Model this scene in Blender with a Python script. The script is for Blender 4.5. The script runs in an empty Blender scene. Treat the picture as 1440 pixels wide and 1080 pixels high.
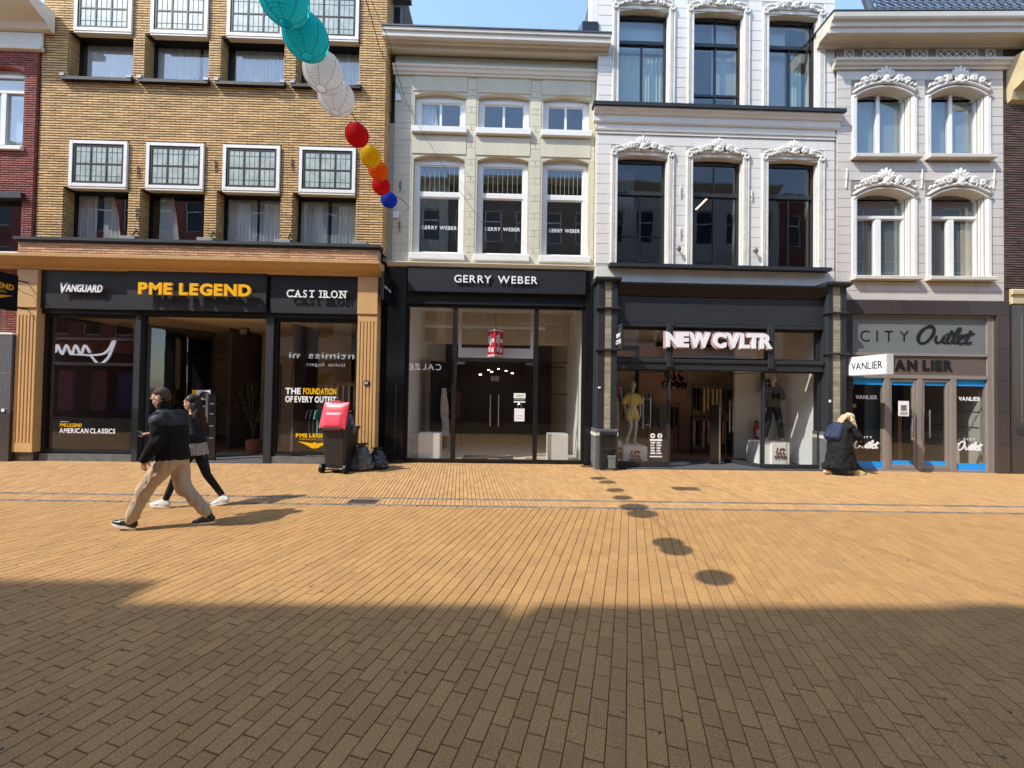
import bpy, bmesh, math, random
from math import sin, cos, tan, pi, radians, sqrt, atan2, floor
from mathutils import Vector, Matrix, noise
random.seed(7)
S = bpy.context.scene
COL = S.collection
# ------------------------------------------------------------------ camera, sky, sun, exposure
FPX, EYE = 575.0, 1.85
cam = bpy.data.cameras.new('camera'); cam.sensor_fit = 'HORIZONTAL'; cam.sensor_width = 36
cam.lens = FPX / 1440 * 36; cam.clip_start = .05; cam.clip_end = 2000
camo = bpy.data.objects.new('camera', cam); COL.objects.link(camo); S.camera = camo
_a, _t, _r = radians(1.25), radians(1.0), radians(.916)
CF = Vector((sin(_a) * cos(_t), cos(_a) * cos(_t), sin(_t))); _R0 = Vector((cos(_a), -sin(_a), 0)); _U0 = _R0.cross(CF)
CR = cos(_r) * _R0 + sin(_r) * _U0; CU = cos(_r) * _U0 - sin(_r) * _R0
camo.matrix_world = Matrix(((CR.x, CU.x, -CF.x, 0), (CR.y, CU.y, -CF.y, 0), (CR.z, CU.z, -CF.z, EYE), (0, 0, 0, 1)))

SUN = Vector((.80, .42, -1.0)).normalized()
el = math.asin(-SUN.z); az = atan2(-SUN.x, -SUN.y)
W = bpy.data.worlds.new('World'); S.world = W; W.use_nodes = True
wn = W.node_tree; sk = wn.nodes.new('ShaderNodeTexSky'); sk.sky_type = 'NISHITA'; sk.sun_disc = False
sk.sun_elevation = el; sk.sun_rotation = az; sk.air_density = 1.1; sk.dust_density = .6; sk.ozone_density = 1.6
bg = wn.nodes['Background']; bg.inputs[1].default_value = .15
wn.links.new(sk.outputs[0], bg.inputs[0])
sl = bpy.data.lights.new('sun', 'SUN'); sl.energy = 2.0; sl.angle = radians(.53); sl.color = (1, .945, .86)
so = bpy.data.objects.new('sun', sl); COL.objects.link(so); so.rotation_euler = SUN.to_track_quat('-Z', 'Y').to_euler(); so.location = (-10, -5, 20)
S.view_settings.view_transform = 'Standard'; S.view_settings.look = 'None'; S.view_settings.gamma = 1; S.view_settings.exposure = 1.56
S.view_settings.use_curve_mapping = False
S.cycles.max_bounces = 8; S.cycles.transparent_max_bounces = 16; S.cycles.caustics_reflective = False; S.cycles.caustics_refractive = False
try: S.cycles.use_denoising = True
except Exception: pass

# ------------------------------------------------------------------ materials
def lin(c):
    return tuple((v / 255 / 12.92 if v / 255 <= .04045 else ((v / 255 + .055) / 1.055) ** 2.4) for v in c)
MATS = {}
def mat(name, rgb, rough=.6, speck=0, metal=0, var=0, nscale=3, bump=0, bscale=40, spec=.5, island=0, objrand=0, dirt=0, emit=0, coat=0, trans=0, stretch=None, dirtcol=(.12, .11, .10)):
    if name in MATS: return MATS[name]
    m = bpy.data.materials.new(name); m.use_nodes = True; nt = m.node_tree; N = nt.nodes; L = nt.links
    b = N['Principled BSDF']; b.inputs['Roughness'].default_value = rough; b.inputs['Metallic'].default_value = metal
    b.inputs['Specular IOR Level'].default_value = spec
    if coat: b.inputs['Coat Weight'].default_value = coat; b.inputs['Coat Roughness'].default_value = .1
    col = None
    rgbn = N.new('ShaderNodeRGB'); rgbn.outputs[0].default_value = (*rgb, 1); col = rgbn.outputs[0]
    geo = N.new('ShaderNodeNewGeometry')
    pos = geo.outputs['Position']
    if stretch:
        mp = N.new('ShaderNodeMapping'); mp.inputs['Scale'].default_value = stretch; L.new(pos, mp.inputs[0]); spos = mp.outputs[0]
    else: spos = pos
    def mul(c, fac):
        x = N.new('ShaderNodeMix'); x.data_type = 'RGBA'; x.blend_type = 'MULTIPLY'; x.inputs[0].default_value = 1
        L.new(c, x.inputs[6]); L.new(fac, x.inputs[7]); return x.outputs[2]
    def rng(v, a, c):
        r = N.new('ShaderNodeMapRange'); r.inputs[3].default_value = a; r.inputs[4].default_value = c; L.new(v, r.inputs[0]); return r.outputs[0]
    if var:
        t = N.new('ShaderNodeTexNoise'); t.inputs['Scale'].default_value = nscale; t.inputs['Detail'].default_value = 6; t.inputs['Roughness'].default_value = .65; L.new(spos, t.inputs[0])
        r = N.new('ShaderNodeMapRange'); r.inputs[1].default_value = .3; r.inputs[2].default_value = .7; r.inputs[3].default_value = 1 - var; r.inputs[4].default_value = 1 + var; L.new(t.outputs[0], r.inputs[0])
        col = mul(col, r.outputs[0])
    if speck:
        t = N.new('ShaderNodeTexNoise'); t.inputs['Scale'].default_value = 115; t.inputs['Detail'].default_value = 3; L.new(pos, t.inputs[0])
        r = N.new('ShaderNodeMapRange'); r.inputs[1].default_value = .32; r.inputs[2].default_value = .62; r.inputs[3].default_value = 1 - speck * 1.4; r.inputs[4].default_value = 1 + speck * .6; L.new(t.outputs[0], r.inputs[0]); col = mul(col, r.outputs[0])
    if island: col = mul(col, rng(geo.outputs['Random Per Island'], 1 - island, 1 + island))
    if objrand:
        oi = N.new('ShaderNodeObjectInfo'); col = mul(col, rng(oi.outputs['Random'], 1 - objrand, 1 + objrand))
    if dirt:
        t = N.new('ShaderNodeTexNoise'); t.inputs['Scale'].default_value = .9; t.inputs['Detail'].default_value = 9; t.inputs['Roughness'].default_value = .7; L.new(spos, t.inputs[0])
        r = N.new('ShaderNodeMapRange'); r.inputs[1].default_value = .5; r.inputs[2].default_value = .75; r.inputs[3].default_value = 0; r.inputs[4].default_value = dirt; L.new(t.outputs[0], r.inputs[0])
        x = N.new('ShaderNodeMix'); x.data_type = 'RGBA'; L.new(r.outputs[0], x.inputs[0]); L.new(col, x.inputs[6]); x.inputs[7].default_value = (*dirtcol, 1); col = x.outputs[2]
    if bump:
        t = N.new('ShaderNodeTexNoise'); t.inputs['Scale'].default_value = bscale; t.inputs['Detail'].default_value = 4; L.new(spos, t.inputs[0])
        bp = N.new('ShaderNodeBump'); bp.inputs['Strength'].default_value = bump; bp.inputs['Distance'].default_value = .01; L.new(t.outputs[0], bp.inputs['Height']); L.new(bp.outputs[0], b.inputs['Normal'])
    L.new(col, b.inputs['Base Color'])
    if emit:
        L.new(col, b.inputs['Emission Color']); b.inputs['Emission Strength'].default_value = emit
    if trans:
        tr = N.new('ShaderNodeBsdfTranslucent'); L.new(col, tr.inputs[0]); mx = N.new('ShaderNodeMixShader'); mx.inputs[0].default_value = trans
        L.new(b.outputs[0], mx.inputs[1]); L.new(tr.outputs[0], mx.inputs[2]); L.new(mx.outputs[0], N['Material Output'].inputs[0])
    MATS[name] = m; return m
def glassmat(name, tint=(.93, .95, .94), ior=1.5, haze=0, wav=0.0):
    if name in MATS: return MATS[name]
    m = bpy.data.materials.new(name); m.use_nodes = True; nt = m.node_tree; N = nt.nodes; L = nt.links; N.remove(N['Principled BSDF'])
    tr = N.new('ShaderNodeBsdfTransparent'); tr.inputs[0].default_value = (*tint, 1)
    gl = N.new('ShaderNodeBsdfGlossy'); gl.inputs['Roughness'].default_value = .0; gl.inputs[0].default_value = (.95, .97, 1, 1)
    fr = N.new('ShaderNodeFresnel'); bf = N.new('ShaderNodeNewGeometry'); im = N.new('ShaderNodeMapRange'); im.inputs[3].default_value = ior; im.inputs[4].default_value = 1 / ior
    L.new(bf.outputs['Backfacing'], im.inputs[0]); L.new(im.outputs[0], fr.inputs[0])
    mx = N.new('ShaderNodeMixShader'); L.new(fr.outputs[0], mx.inputs[0]); L.new(tr.outputs[0], mx.inputs[1]); L.new(gl.outputs[0], mx.inputs[2])
    if wav:
        geo = N.new('ShaderNodeNewGeometry'); t = N.new('ShaderNodeTexNoise'); t.inputs['Scale'].default_value = 1.3; t.inputs['Detail'].default_value = 1; L.new(geo.outputs['Position'], t.inputs[0])
        bp = N.new('ShaderNodeBump'); bp.inputs['Strength'].default_value = wav; bp.inputs['Distance'].default_value = .02; L.new(t.outputs[0], bp.inputs['Height']); L.new(bp.outputs[0], gl.inputs['Normal']); L.new(bp.outputs[0], fr.inputs['Normal'])
    out = mx.outputs[0]
    if haze:
        df = N.new('ShaderNodeBsdfDiffuse'); df.inputs[0].default_value = (.5, .52, .52, 1)
        m2 = N.new('ShaderNodeMixShader'); m2.inputs[0].default_value = haze; L.new(out, m2.inputs[1]); L.new(df.outputs[0], m2.inputs[2]); out = m2.outputs[0]
    L.new(out, N['Material Output'].inputs[0]); MATS[name] = m; return m
M = {}
M['paver'] = mat('paver', (.405, .226, .084), .85, var=.06, nscale=2, speck=.26, bump=.5, bscale=130, island=.085, dirt=.16, dirtcol=(.22, .15, .08), spec=.3)
M['paver1'] = mat('paver_single', (.405, .226, .084), .85, var=.06, nscale=2, speck=.26, bump=.5, bscale=130, objrand=.085, dirt=.16, dirtcol=(.22, .15, .08), spec=.3)
M['paver2'] = mat('footway_brick', (.435, .252, .103), .85, var=.07, nscale=2, bump=.4, bscale=90, island=.12, dirt=.10, dirtcol=(.25, .17, .09), spec=.3)
M['joint'] = mat('joint_sand', (.08, .056, .036), .95, var=.3, nscale=30)
M['greystone'] = mat('grey_stone', (.155, .135, .115), .8, var=.2, nscale=8, bump=.4, bscale=60, objrand=.3)
M['asph'] = mat('far_ground', (.30, .20, .11), .9, var=.2, nscale=2)
M['ybrick'] = mat('yellow_brick', (.62, .405, .175), .75, var=.12, nscale=4, bump=.5, bscale=60, island=.22, dirt=.1, dirtcol=(.25, .15, .07))
M['ymortar'] = mat('dark_mortar', (.075, .052, .036), .95, var=.3, nscale=10)
M['obrick'] = mat('orange_brick', (.52, .31, .17), .75, var=.15, nscale=4, bump=.4, bscale=60, island=.25)
M['lmortar'] = mat('light_mortar', (.36, .30, .24), .95, var=.2, nscale=10)
M['rbrick'] = mat('red_brick', (.30, .088, .068), .8, var=.2, nscale=5, bump=.6, bscale=60, island=.28)
M['rmortar'] = mat('red_mortar', (.15, .06, .05), .95, var=.2, nscale=10)
M['bbrick'] = mat('brown_brick', (.11, .068, .052), .8, var=.2, nscale=5, bump=.6, bscale=60, island=.35)
M['bmortar'] = mat('brown_mortar', (.07, .05, .04), .95)
M['white'] = mat('white_paint', (.72, .70, .65), .45, var=.06, nscale=2.5, bump=.08, bscale=30, dirt=.06, dirtcol=(.4, .38, .34))
M['whitew'] = mat('white_window_paint', (.82, .81, .77), .35, var=.04, nscale=3, spec=.5, dirt=.05, dirtcol=(.4, .38, .34))
M['stucco3'] = mat('white_stucco', (.71, .685, .63), .75, var=.07, nscale=1.3, bump=.25, bscale=26, dirt=.22, dirtcol=(.46, .43, .37), objrand=.02, stretch=(1.8, 1, .22))
M['orn3'] = mat('ornament_plaster', (.70, .68, .62), .7, var=.12, nscale=7, bump=.25, bscale=40, dirt=.3, dirtcol=(.36, .34, .30))
M['stucco4'] = mat('grey_stucco', (.57, .53, .48), .75, var=.07, nscale=1.3, bump=.25, bscale=26, dirt=.22, dirtcol=(.36, .33, .3), objrand=.02, stretch=(1.8, 1, .22))
M['joint3'] = mat('stucco_joint', (.48, .46, .41), .9)
M['stucco2'] = mat('cream_stucco', (.62, .585, .45), .75, var=.07, nscale=1.3, bump=.3, bscale=22, dirt=.22, dirtcol=(.42, .39, .29), objrand=.03, stretch=(1.8, 1, .22))
M['joint2'] = mat('cream_joint', (.54, .51, .39), .9)
M['cream'] = mat('cream_trim', (.74, .70, .60), .6, var=.06, nscale=3, dirt=.15, dirtcol=(.4, .37, .3))
M['sage'] = mat('sage_frieze', (.52, .54, .43), .7, var=.06, nscale=2, dirt=.1, dirtcol=(.3, .3, .24))
M['corn4'] = mat('stone_trim', (.60, .56, .48), .6, var=.07, nscale=3, dirt=.2, dirtcol=(.33, .3, .25))
M['black'] = mat('black_paint', (.009, .009, .010), .5, spec=.3, var=.2, nscale=4)
M['blackg'] = mat('black_gloss', (.012, .012, .014), .18, var=.2, nscale=3)
M['panel'] = mat('sign_panel', (.016, .016, .019), .55, spec=.35, var=.12, nscale=2)
M['anth'] = mat('anthracite', (.026, .029, .033), .5, spec=.35, var=.12, nscale=3)
M['granite'] = mat('black_granite', (.055, .045, .042), .25, var=.35, nscale=60, objrand=.12, dirt=.15, dirtcol=(.12, .1, .09))
M['bluestone'] = mat('blue_stone', (.12, .125, .13), .55, var=.25, nscale=6, bump=.2)
M['tan'] = mat('tan_timber_paint', (.60, .37, .155), .42, var=.06, nscale=3, dirt=.08, dirtcol=(.35, .2, .09))
M['taupe'] = mat('taupe_frame', (.25, .215, .19), .4, var=.05)
M['greyp'] = mat('grey_sign_panel', (.155, .17, .165), .5, var=.05)
M['brownp'] = mat('brown_sign_panel', (.125, .092, .078), .45, var=.05)
M['blue'] = mat('blue_film', (.01, .33, .85), .4)
M['yel'] = mat('yellow_letter', (.85, .45, .005), .4, spec=.3)
M['wlet'] = mat('white_letter', (.86, .86, .86), .4)
M['pink'] = mat('pink_letter_edge', (.55, .38, .42), .5)
M['blet'] = mat('black_letter', (.008, .008, .008), .35)
M['lead'] = mat('lead', (.09, .095, .1), .55, metal=.3, var=.2)
M['zinc'] = mat('zinc', (.22, .225, .235), .5, metal=.5, var=.2)
M['iron'] = mat('iron_anchor', (.16, .14, .12), .7, metal=.4, var=.3)
M['steel'] = mat('steel', (.6, .6, .6), .28, metal=1)
M['tile'] = mat('roof_tile', (.035, .038, .045), .35, var=.3, nscale=8, island=.3)
M['glass'] = glassmat('window_glass', ior=1.75, wav=.10)
M['shopglass'] = glassmat('shop_glass', tint=(.975, .985, .98), ior=1.52)
M['glassd'] = glassmat('window_glass_plain', tint=(.7, .72, .74), ior=1.5, wav=.1)
M['darkg'] = glassmat('tinted_glass', tint=(.55, .57, .57), ior=1.55, wav=.1)
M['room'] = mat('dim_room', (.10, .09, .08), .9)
M['curtain'] = mat('curtain', (.80, .79, .76), .85, var=.1, nscale=3, stretch=(9, 1, .4), trans=.2)
M['curtaing'] = mat('green_curtain', (.62, .80, .70), .85, var=.1, nscale=3, stretch=(7, 1, .4), trans=.3)
M['blind'] = mat('grey_blind', (.34, .40, .42), .7, var=.08, nscale=2)
M['blindd'] = mat('dark_blind', (.07, .075, .085), .6, var=.1)
M['leaded'] = mat('leaded_pane', (.36, .43, .38), .35, var=.28, nscale=4.5, bump=.3, bscale=9, spec=.7)
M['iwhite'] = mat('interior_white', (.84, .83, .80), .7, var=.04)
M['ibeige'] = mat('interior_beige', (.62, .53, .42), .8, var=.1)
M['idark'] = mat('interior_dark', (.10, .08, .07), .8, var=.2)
M['iwood'] = mat('interior_wood_floor', (.30, .18, .10), .5, var=.2, nscale=3)
M['matgrey'] = mat('entrance_mat', (.06, .06, .065), .95, var=.35, nscale=60)

# ------------------------------------------------------------------ mesh builder and naming
ORG = {}
TMP = bpy.data.scenes.new('workbench')
def bake(o):
    TMP.collection.objects.link(o); vl = TMP.view_layers[0]; vl.update(); dg = vl.depsgraph; dg.update()
    me = bpy.data.meshes.new_from_object(o.evaluated_get(dg)); TMP.collection.objects.unlink(o); return me
class MB:
    def __init__(s): s.v = []; s.f = []; s.sm = False
    def add(s, vs, fs):
        n = len(s.v); s.v += vs; s.f += [tuple(i + n for i in f) for f in fs]; return s
    def box(s, x0, x1, y0, y1, z0, z1):
        if x0 > x1: x0, x1 = x1, x0
        if y0 > y1: y0, y1 = y1, y0
        if z0 > z1: z0, z1 = z1, z0
        return s.add([(x0, y0, z0), (x1, y0, z0), (x1, y1, z0), (x0, y1, z0), (x0, y0, z1), (x1, y0, z1), (x1, y1, z1), (x0, y1, z1)],
                     [(0, 3, 2, 1), (4, 5, 6, 7), (0, 1, 5, 4), (1, 2, 6, 5), (2, 3, 7, 6), (3, 0, 4, 7)])
    def bbox(s, x0, x1, y0, y1, z0, z1, c=.006):     # box with a chamfered front face (front = y0)
        vs = [(x0, y1, z0), (x1, y1, z0), (x1, y1, z1), (x0, y1, z1), (x0, y0 + c, z0), (x1, y0 + c, z0), (x1, y0 + c, z1), (x0, y0 + c, z1),
              (x0 + c, y0, z0 + c), (x1 - c, y0, z0 + c), (x1 - c, y0, z1 - c), (x0 + c, y0, z1 - c)]
        return s.add(vs, [(0, 3, 2, 1), (8, 9, 10, 11), (4, 5, 9, 8), (5, 6, 10, 9), (6, 7, 11, 10), (7, 4, 8, 11), (0, 1, 5, 4), (1, 2, 6, 5), (2, 3, 7, 6), (3, 0, 4, 7)])
    def prism(s, pts, axis, a, b):      # pts 2D polygon; axis 'x': (y,z) swept a..b in x ; 'y': (x,z); 'z': (x,y)
        n = len(pts)
        def P(p, t): return (t, p[0], p[1]) if axis == 'x' else ((p[0], t, p[1]) if axis == 'y' else (p[0], p[1], t))
        return s.add([P(p, a) for p in pts] + [P(p, b) for p in pts],
                     [tuple(range(n)), tuple(range(2 * n - 1, n - 1, -1))] + [(i, n + i, n + (i + 1) % n, (i + 1) % n) for i in range(n)])
    def tube(s, pts, r, n=8, cap=True, r1=None):
        pts = [Vector(p) for p in pts]; rings = []
        up = None
        for i, p in enumerate(pts):
            d = (pts[min(i + 1, len(pts) - 1)] - pts[max(i - 1, 0)]).normalized()
            if up is None: up = Vector((0, 0, 1)) if abs(d.z) < .9 else Vector((1, 0, 0))
            a = d.cross(up).normalized(); b = a.cross(d).normalized(); up = b
            rr = r if r1 is None else r + (r1 - r) * i / max(1, len(pts) - 1)
            if isinstance(r, (list, tuple)): rr = r[i]
            rings.append([tuple(p + (a * cos(2 * pi * k / n) + b * sin(2 * pi * k / n)) * rr) for k in range(n)])
        vs = [q for R in rings for q in R]; fs = []
        for i in range(len(pts) - 1):
            for k in range(n): fs.append((i * n + k, i * n + (k + 1) % n, (i + 1) * n + (k + 1) % n, (i + 1) * n + k))
        if cap: fs += [tuple(range(n - 1, -1, -1)), tuple((len(pts) - 1) * n + k for k in range(n))]
        return s.add(vs, fs)
    def ell(s, c, r, n=10, m=6, rot=None):
        vs = []; fs = []
        for j in range(m + 1):
            th = pi * j / m
            for k in range(n):
                v = Vector((r[0] * sin(th) * cos(2 * pi * k / n), r[1] * sin(th) * sin(2 * pi * k / n), r[2] * cos(th)))
                if rot is not None: v = rot @ v
                vs.append((v.x + c[0], v.y + c[1], v.z + c[2]))
        for j in range(m):
            for k in range(n): fs.append((j * n + k, (j + 1) * n + k, (j + 1) * n + (k + 1) % n, j * n + (k + 1) % n))
        return s.add(vs, fs)
    def lathe(s, prof, c, n=16, cap=True):      # prof (r,z)
        vs = []; fs = []
        for r, z in prof:
            for k in range(n): vs.append((c[0] + r * cos(2 * pi * k / n), c[1] + r * sin(2 * pi * k / n), c[2] + z))
        for j in range(len(prof) - 1):
            for k in range(n): fs.append((j * n + k, j * n + (k + 1) % n, (j + 1) * n + (k + 1) % n, (j + 1) * n + k))
        if cap: fs += [tuple(range(n - 1, -1, -1)), tuple((len(prof) - 1) * n + k for k in range(n))]
        return s.add(vs, fs)
    def build(s, name, m, parent=None, smooth=False, **kw):
        o = [0, 0, 0]
        if parent is not None: o = ORG.get(parent.name, (0, 0, 0))
        elif 'org' in kw: o = kw.pop('org')
        me = bpy.data.meshes.new(name)
        me.from_pydata([(x - o[0], y - o[1], z - o[2]) for x, y, z in s.v], [], s.f)
        me.materials.append(M[m] if isinstance(m, str) else m)
        if smooth: me.shade_smooth()
        me.update()
        ob = bpy.data.objects.new(name, me); COL.objects.link(ob)
        if parent is not None: ob.parent = parent; ORG[ob.name] = o
        else:
            ob.location = o; ORG[ob.name] = tuple(o)
        for k, v in kw.items(): ob[k] = v
        return ob
def thing(name, label, cat, loc=(0, 0, 0), rz=0, group=None):
    o = bpy.data.objects.new(name, None); COL.objects.link(o); o.empty_display_size = .1
    o.location = loc; o.rotation_euler = (0, 0, rz); o['label'] = label; o['category'] = cat; ORG[o.name] = tuple(loc)
    if group: o['group'] = group
    return o
def tag(o, label, cat, group=None):
    o['label'] = label; o['category'] = cat
    if group: o['group'] = group
    return o
def copy_thing(root, loc, label, rz=None):
    r = root.copy(); COL.objects.link(r); r.location = loc; r['label'] = label
    if rz is not None: r.rotation_euler = (0, 0, rz)
    for ch in root.children:
        c = ch.copy(); COL.objects.link(c); c.parent = r
        for g in ch.children:
            d = g.copy(); COL.objects.link(d); d.parent = c
    return r

# walls with openings, brick courses
def holes_wall(mb, x0, x1, z0, z1, yf, yb, holes):
    xs = sorted({x0, x1, *[min(max(v, x0), x1) for h in holes for v in h[:2]]}); zs = sorted({z0, z1, *[min(max(v, z0), z1) for h in holes for v in h[2:4]]})
    def solid(i, j):
        if i < 0 or j < 0 or i >= len(xs) - 1 or j >= len(zs) - 1: return False
        cx, cz = (xs[i] + xs[i + 1]) / 2, (zs[j] + zs[j + 1]) / 2
        return not any(h[0] < cx < h[1] and h[2] < cz < h[3] for h in holes)
    for i in range(len(xs) - 1):
        for j in range(len(zs) - 1):
            if not solid(i, j): continue
            a, b, c, d = xs[i], xs[i + 1], zs[j], zs[j + 1]
            mb.add([(a, yf, c), (b, yf, c), (b, yf, d), (a, yf, d)], [(0, 1, 2, 3)])
            mb.add([(a, yb, c), (b, yb, c), (b, yb, d), (a, yb, d)], [(3, 2, 1, 0)])
            if not solid(i - 1, j): mb.add([(a, yf, c), (a, yf, d), (a, yb, d), (a, yb, c)], [(0, 1, 2, 3)])
            if not solid(i + 1, j): mb.add([(b, yf, c), (b, yb, c), (b, yb, d), (b, yf, d)], [(0, 1, 2, 3)])
            if not solid(i, j - 1): mb.add([(a, yf, c), (a, yb, c), (b, yb, c), (b, yf, c)], [(0, 1, 2, 3)])
            if not solid(i, j + 1): mb.add([(a, yf, d), (b, yf, d), (b, yb, d), (a, yb, d)], [(0, 1, 2, 3)])
    return mb
def subtract(a, b, cuts):
    iv = [(a, b)]
    for c, d in cuts:
        n = []
        for p, q in iv:
            if d <= p or c >= q: n.append((p, q)); continue
            if c > p: n.append((p, c))
            if d < q: n.append((d, q))
        iv = n
    return iv
def bricks(mb, u0, u1, v0, v1, F, holes, bw=.25, ch=.062, jt=.020, proud=.014, jj=.002):
    # F(u, v, n) -> point ; n = distance out of the wall
    k = 0; v = v0
    while v < v1 - .01:
        va, vb = v + jt / 2, min(v + ch, v1) - jt / 2
        cuts = [(h[0], h[1]) for h in holes if h[2] < vb and h[3] > va]
        for a, b in subtract(u0, u1, cuts):
            u = a - (bw * (.5 if k % 2 else 0)) - (a - u0) % bw
            while u < b:
                p, q = max(u + jt * .14, a + .002), min(u + bw - jt * .14, b - .002)
                if q - p > .025:
                    pr = proud + random.uniform(-jj, jj); c = .003; e = random.uniform(-.0015, .0015)
                    vs = [F(p, va + e, 0), F(q, va - e, 0), F(q, vb - e, 0), F(p, vb + e, 0), F(p + c, va + c + e, pr), F(q - c, va + c - e, pr), F(q - c, vb - c - e, pr), F(p + c, vb - c + e, pr)]
                    mb.add(vs, [(4, 5, 6, 7), (0, 1, 5, 4), (1, 2, 6, 5), (2, 3, 7, 6), (3, 0, 4, 7)])
                u += bw
        v += ch; k += 1
    return mb
def Ffront(y): return lambda u, v, n: (u, y - n, v)
def arch_fill(mb, x0, x1, zs, zt, yf, yb, n=10):        # spandrels above a segmental arch springing at zs, crown at zt
    w = (x1 - x0) / 2; h = zt - zs; R = (w * w + h * h) / (2 * h); cx = (x0 + x1) / 2; cz = zt - R
    arc = []
    for i in range(n + 1):
        x = x0 + (x1 - x0) * i / n; arc.append((x, cz + sqrt(max(0, R * R - (x - cx) ** 2))))
    L = [p for p in arc if p[0] <= cx + 1e-6]; Rr = [p for p in arc if p[0] >= cx - 1e-6]
    mb.prism(L + [(x0, zt)], 'y', yf, yb); mb.prism([(x1, zt)] + Rr, 'y', yf, yb)
    return arc
def frame(mb, x0, x1, z0, z1, y0, y1, w, wb=None, wt=None):
    wb = w if wb is None else wb; wt = w if wt is None else wt
    mb.box(x0, x0 + w, y0, y1, z0, z1); mb.box(x1 - w, x1, y0, y1, z0, z1)
    mb.box(x0 + w, x1 - w, y0 + .002, y1 - .002, z0, z0 + wb); mb.box(x0 + w, x1 - w, y0 + .002, y1 - .002, z1 - wt, z1)
    return mb
def pane(win, x0, x1, z0, z1, y, m='glass', name='pane'):
    mb = MB(); mb.box(x0, x1, y, y + .006, z0, z1); return mb.build(name, m, win)
def curtain(parent, x0, x1, z0, z1, y, m='curtain', amp=.03, fr=14, name='curtain', part=None, flare=0):
    mb = MB(); n = max(8, int((x1 - x0) * 60)); vs = []; ph = random.uniform(0, 6)
    for j in range(5):
        t = j / 4
        for i in range(n + 1):
            s = i / n; x = x0 + (x1 - x0) * s + flare * (1 - t) * (s) 
            vs.append((x, y + amp * sin(fr * 2 * pi * (x - x0) / 1.2 + ph + .8 * sin(5 * s)) * (.6 + .4 * (1 - t)) + amp * .4 * sin(31 * s + 2 * t), z0 + (z1 - z0) * t))
    fs = [(j * (n + 1) + i, j * (n + 1) + i + 1, (j + 1) * (n + 1) + i + 1, (j + 1) * (n + 1) + i) for j in range(4) for i in range(n)]
    mb.add(vs, fs); return mb.build(name, m, parent, smooth=True)
# ------------------------------------------------------------------ lettering
GL = {}
def glyph(ch, bold, depth):
    k = (ch, bold, depth)
    if k in GL: return GL[k]
    c = bpy.data.curves.new('t', 'FONT'); c.body = ch; c.size = 1; c.offset = bold; c.extrude = depth / 2; c.resolution_u = 4
    o = bpy.data.objects.new('t', c); me = bake(o)
    vs = [tuple(v.co) for v in me.vertices]; fs = [tuple(p.vertices) for p in me.polygons]
    bpy.data.objects.remove(o); bpy.data.curves.remove(c); bpy.data.meshes.remove(me)
    xs = [v[0] for v in vs]; GL[k] = (vs, fs, min(xs), max(xs)); return GL[k]
CAPH = None
SERIF = {'C': [(.95, 1)], 'A': [(.05, 0), (.95, 0)], 'S': [], 'T': [(.5, 0)], 'I': [(.5, 0), (.5, 1)], 'R': [(.12, 0), (.95, 0), (.1, 1)], 'O': [], 'N': [(.1, 0), (.1, 1), (.92, 1)]}
def text(s, x0, x1, z0, h, y, m, parent, bold=0, depth=.01, gap=.14, space=.45, letters=True, fr=None, shear=0, serif=False, name='letter', zig=0):
    """cap height h, text fitted between x0 and x1, lower edge z0, front face at y; fr maps (u, v, n) to a point"""
    global CAPH
    dd = depth / h
    if CAPH is None:
        g = glyph('H', 0, 0); CAPH = max(v[1] for v in g[0])
    sc = h / (CAPH + 2 * bold); pen = 0; items = []
    for ci, ch in enumerate(s):
        if ch == ' ': pen += space; continue
        if s[max(ci - 1, 0):ci + 1] in ('VA', 'AV', 'LT', 'AT', 'TA', 'RY', 'LV'): pen -= .09 + gap * .3
        g = glyph(ch, bold, dd * (CAPH + 2 * bold)); items.append((ch, g, pen - g[2])); pen += g[3] - g[2] + gap
    tot = pen - gap; kx = (x1 - x0) / tot
    if fr is None: fr = lambda u, v, n: (u, y - n, v)
    allm = MB(); objs = []
    for i, (ch, g, off) in enumerate(items):
        mb = MB() if letters else allm
        z = (i % 2) * zig
        vs = []
        for vx, vy, vz in g[0]:
            u = x0 + (vx + off) * kx + shear * (vy + bold) * sc; v = z0 + (vy + bold) * sc; vs.append(fr(u, v, vz * sc + depth / 2 + z))
        mb.add(vs, g[1])
        if serif:
            for sx, sz in SERIF.get(ch, []):
                cx = x0 + (g[2] + off + (g[3] - g[2]) * sx) * kx; zz = z0 if sz == 0 else z0 + h - .028 * h / .19
                w = .05 * h / .19; t = .028 * h / .19; a = fr(cx - w, zz, 0); mb.box(cx - w, cx + w, y - depth - .002, y, zz, zz + t)
        if letters: objs.append(mb.build(name, m, parent))
    if not letters: objs.append(allm.build('lettering' if name == 'letter' else name, m, parent))
    return objs
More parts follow.
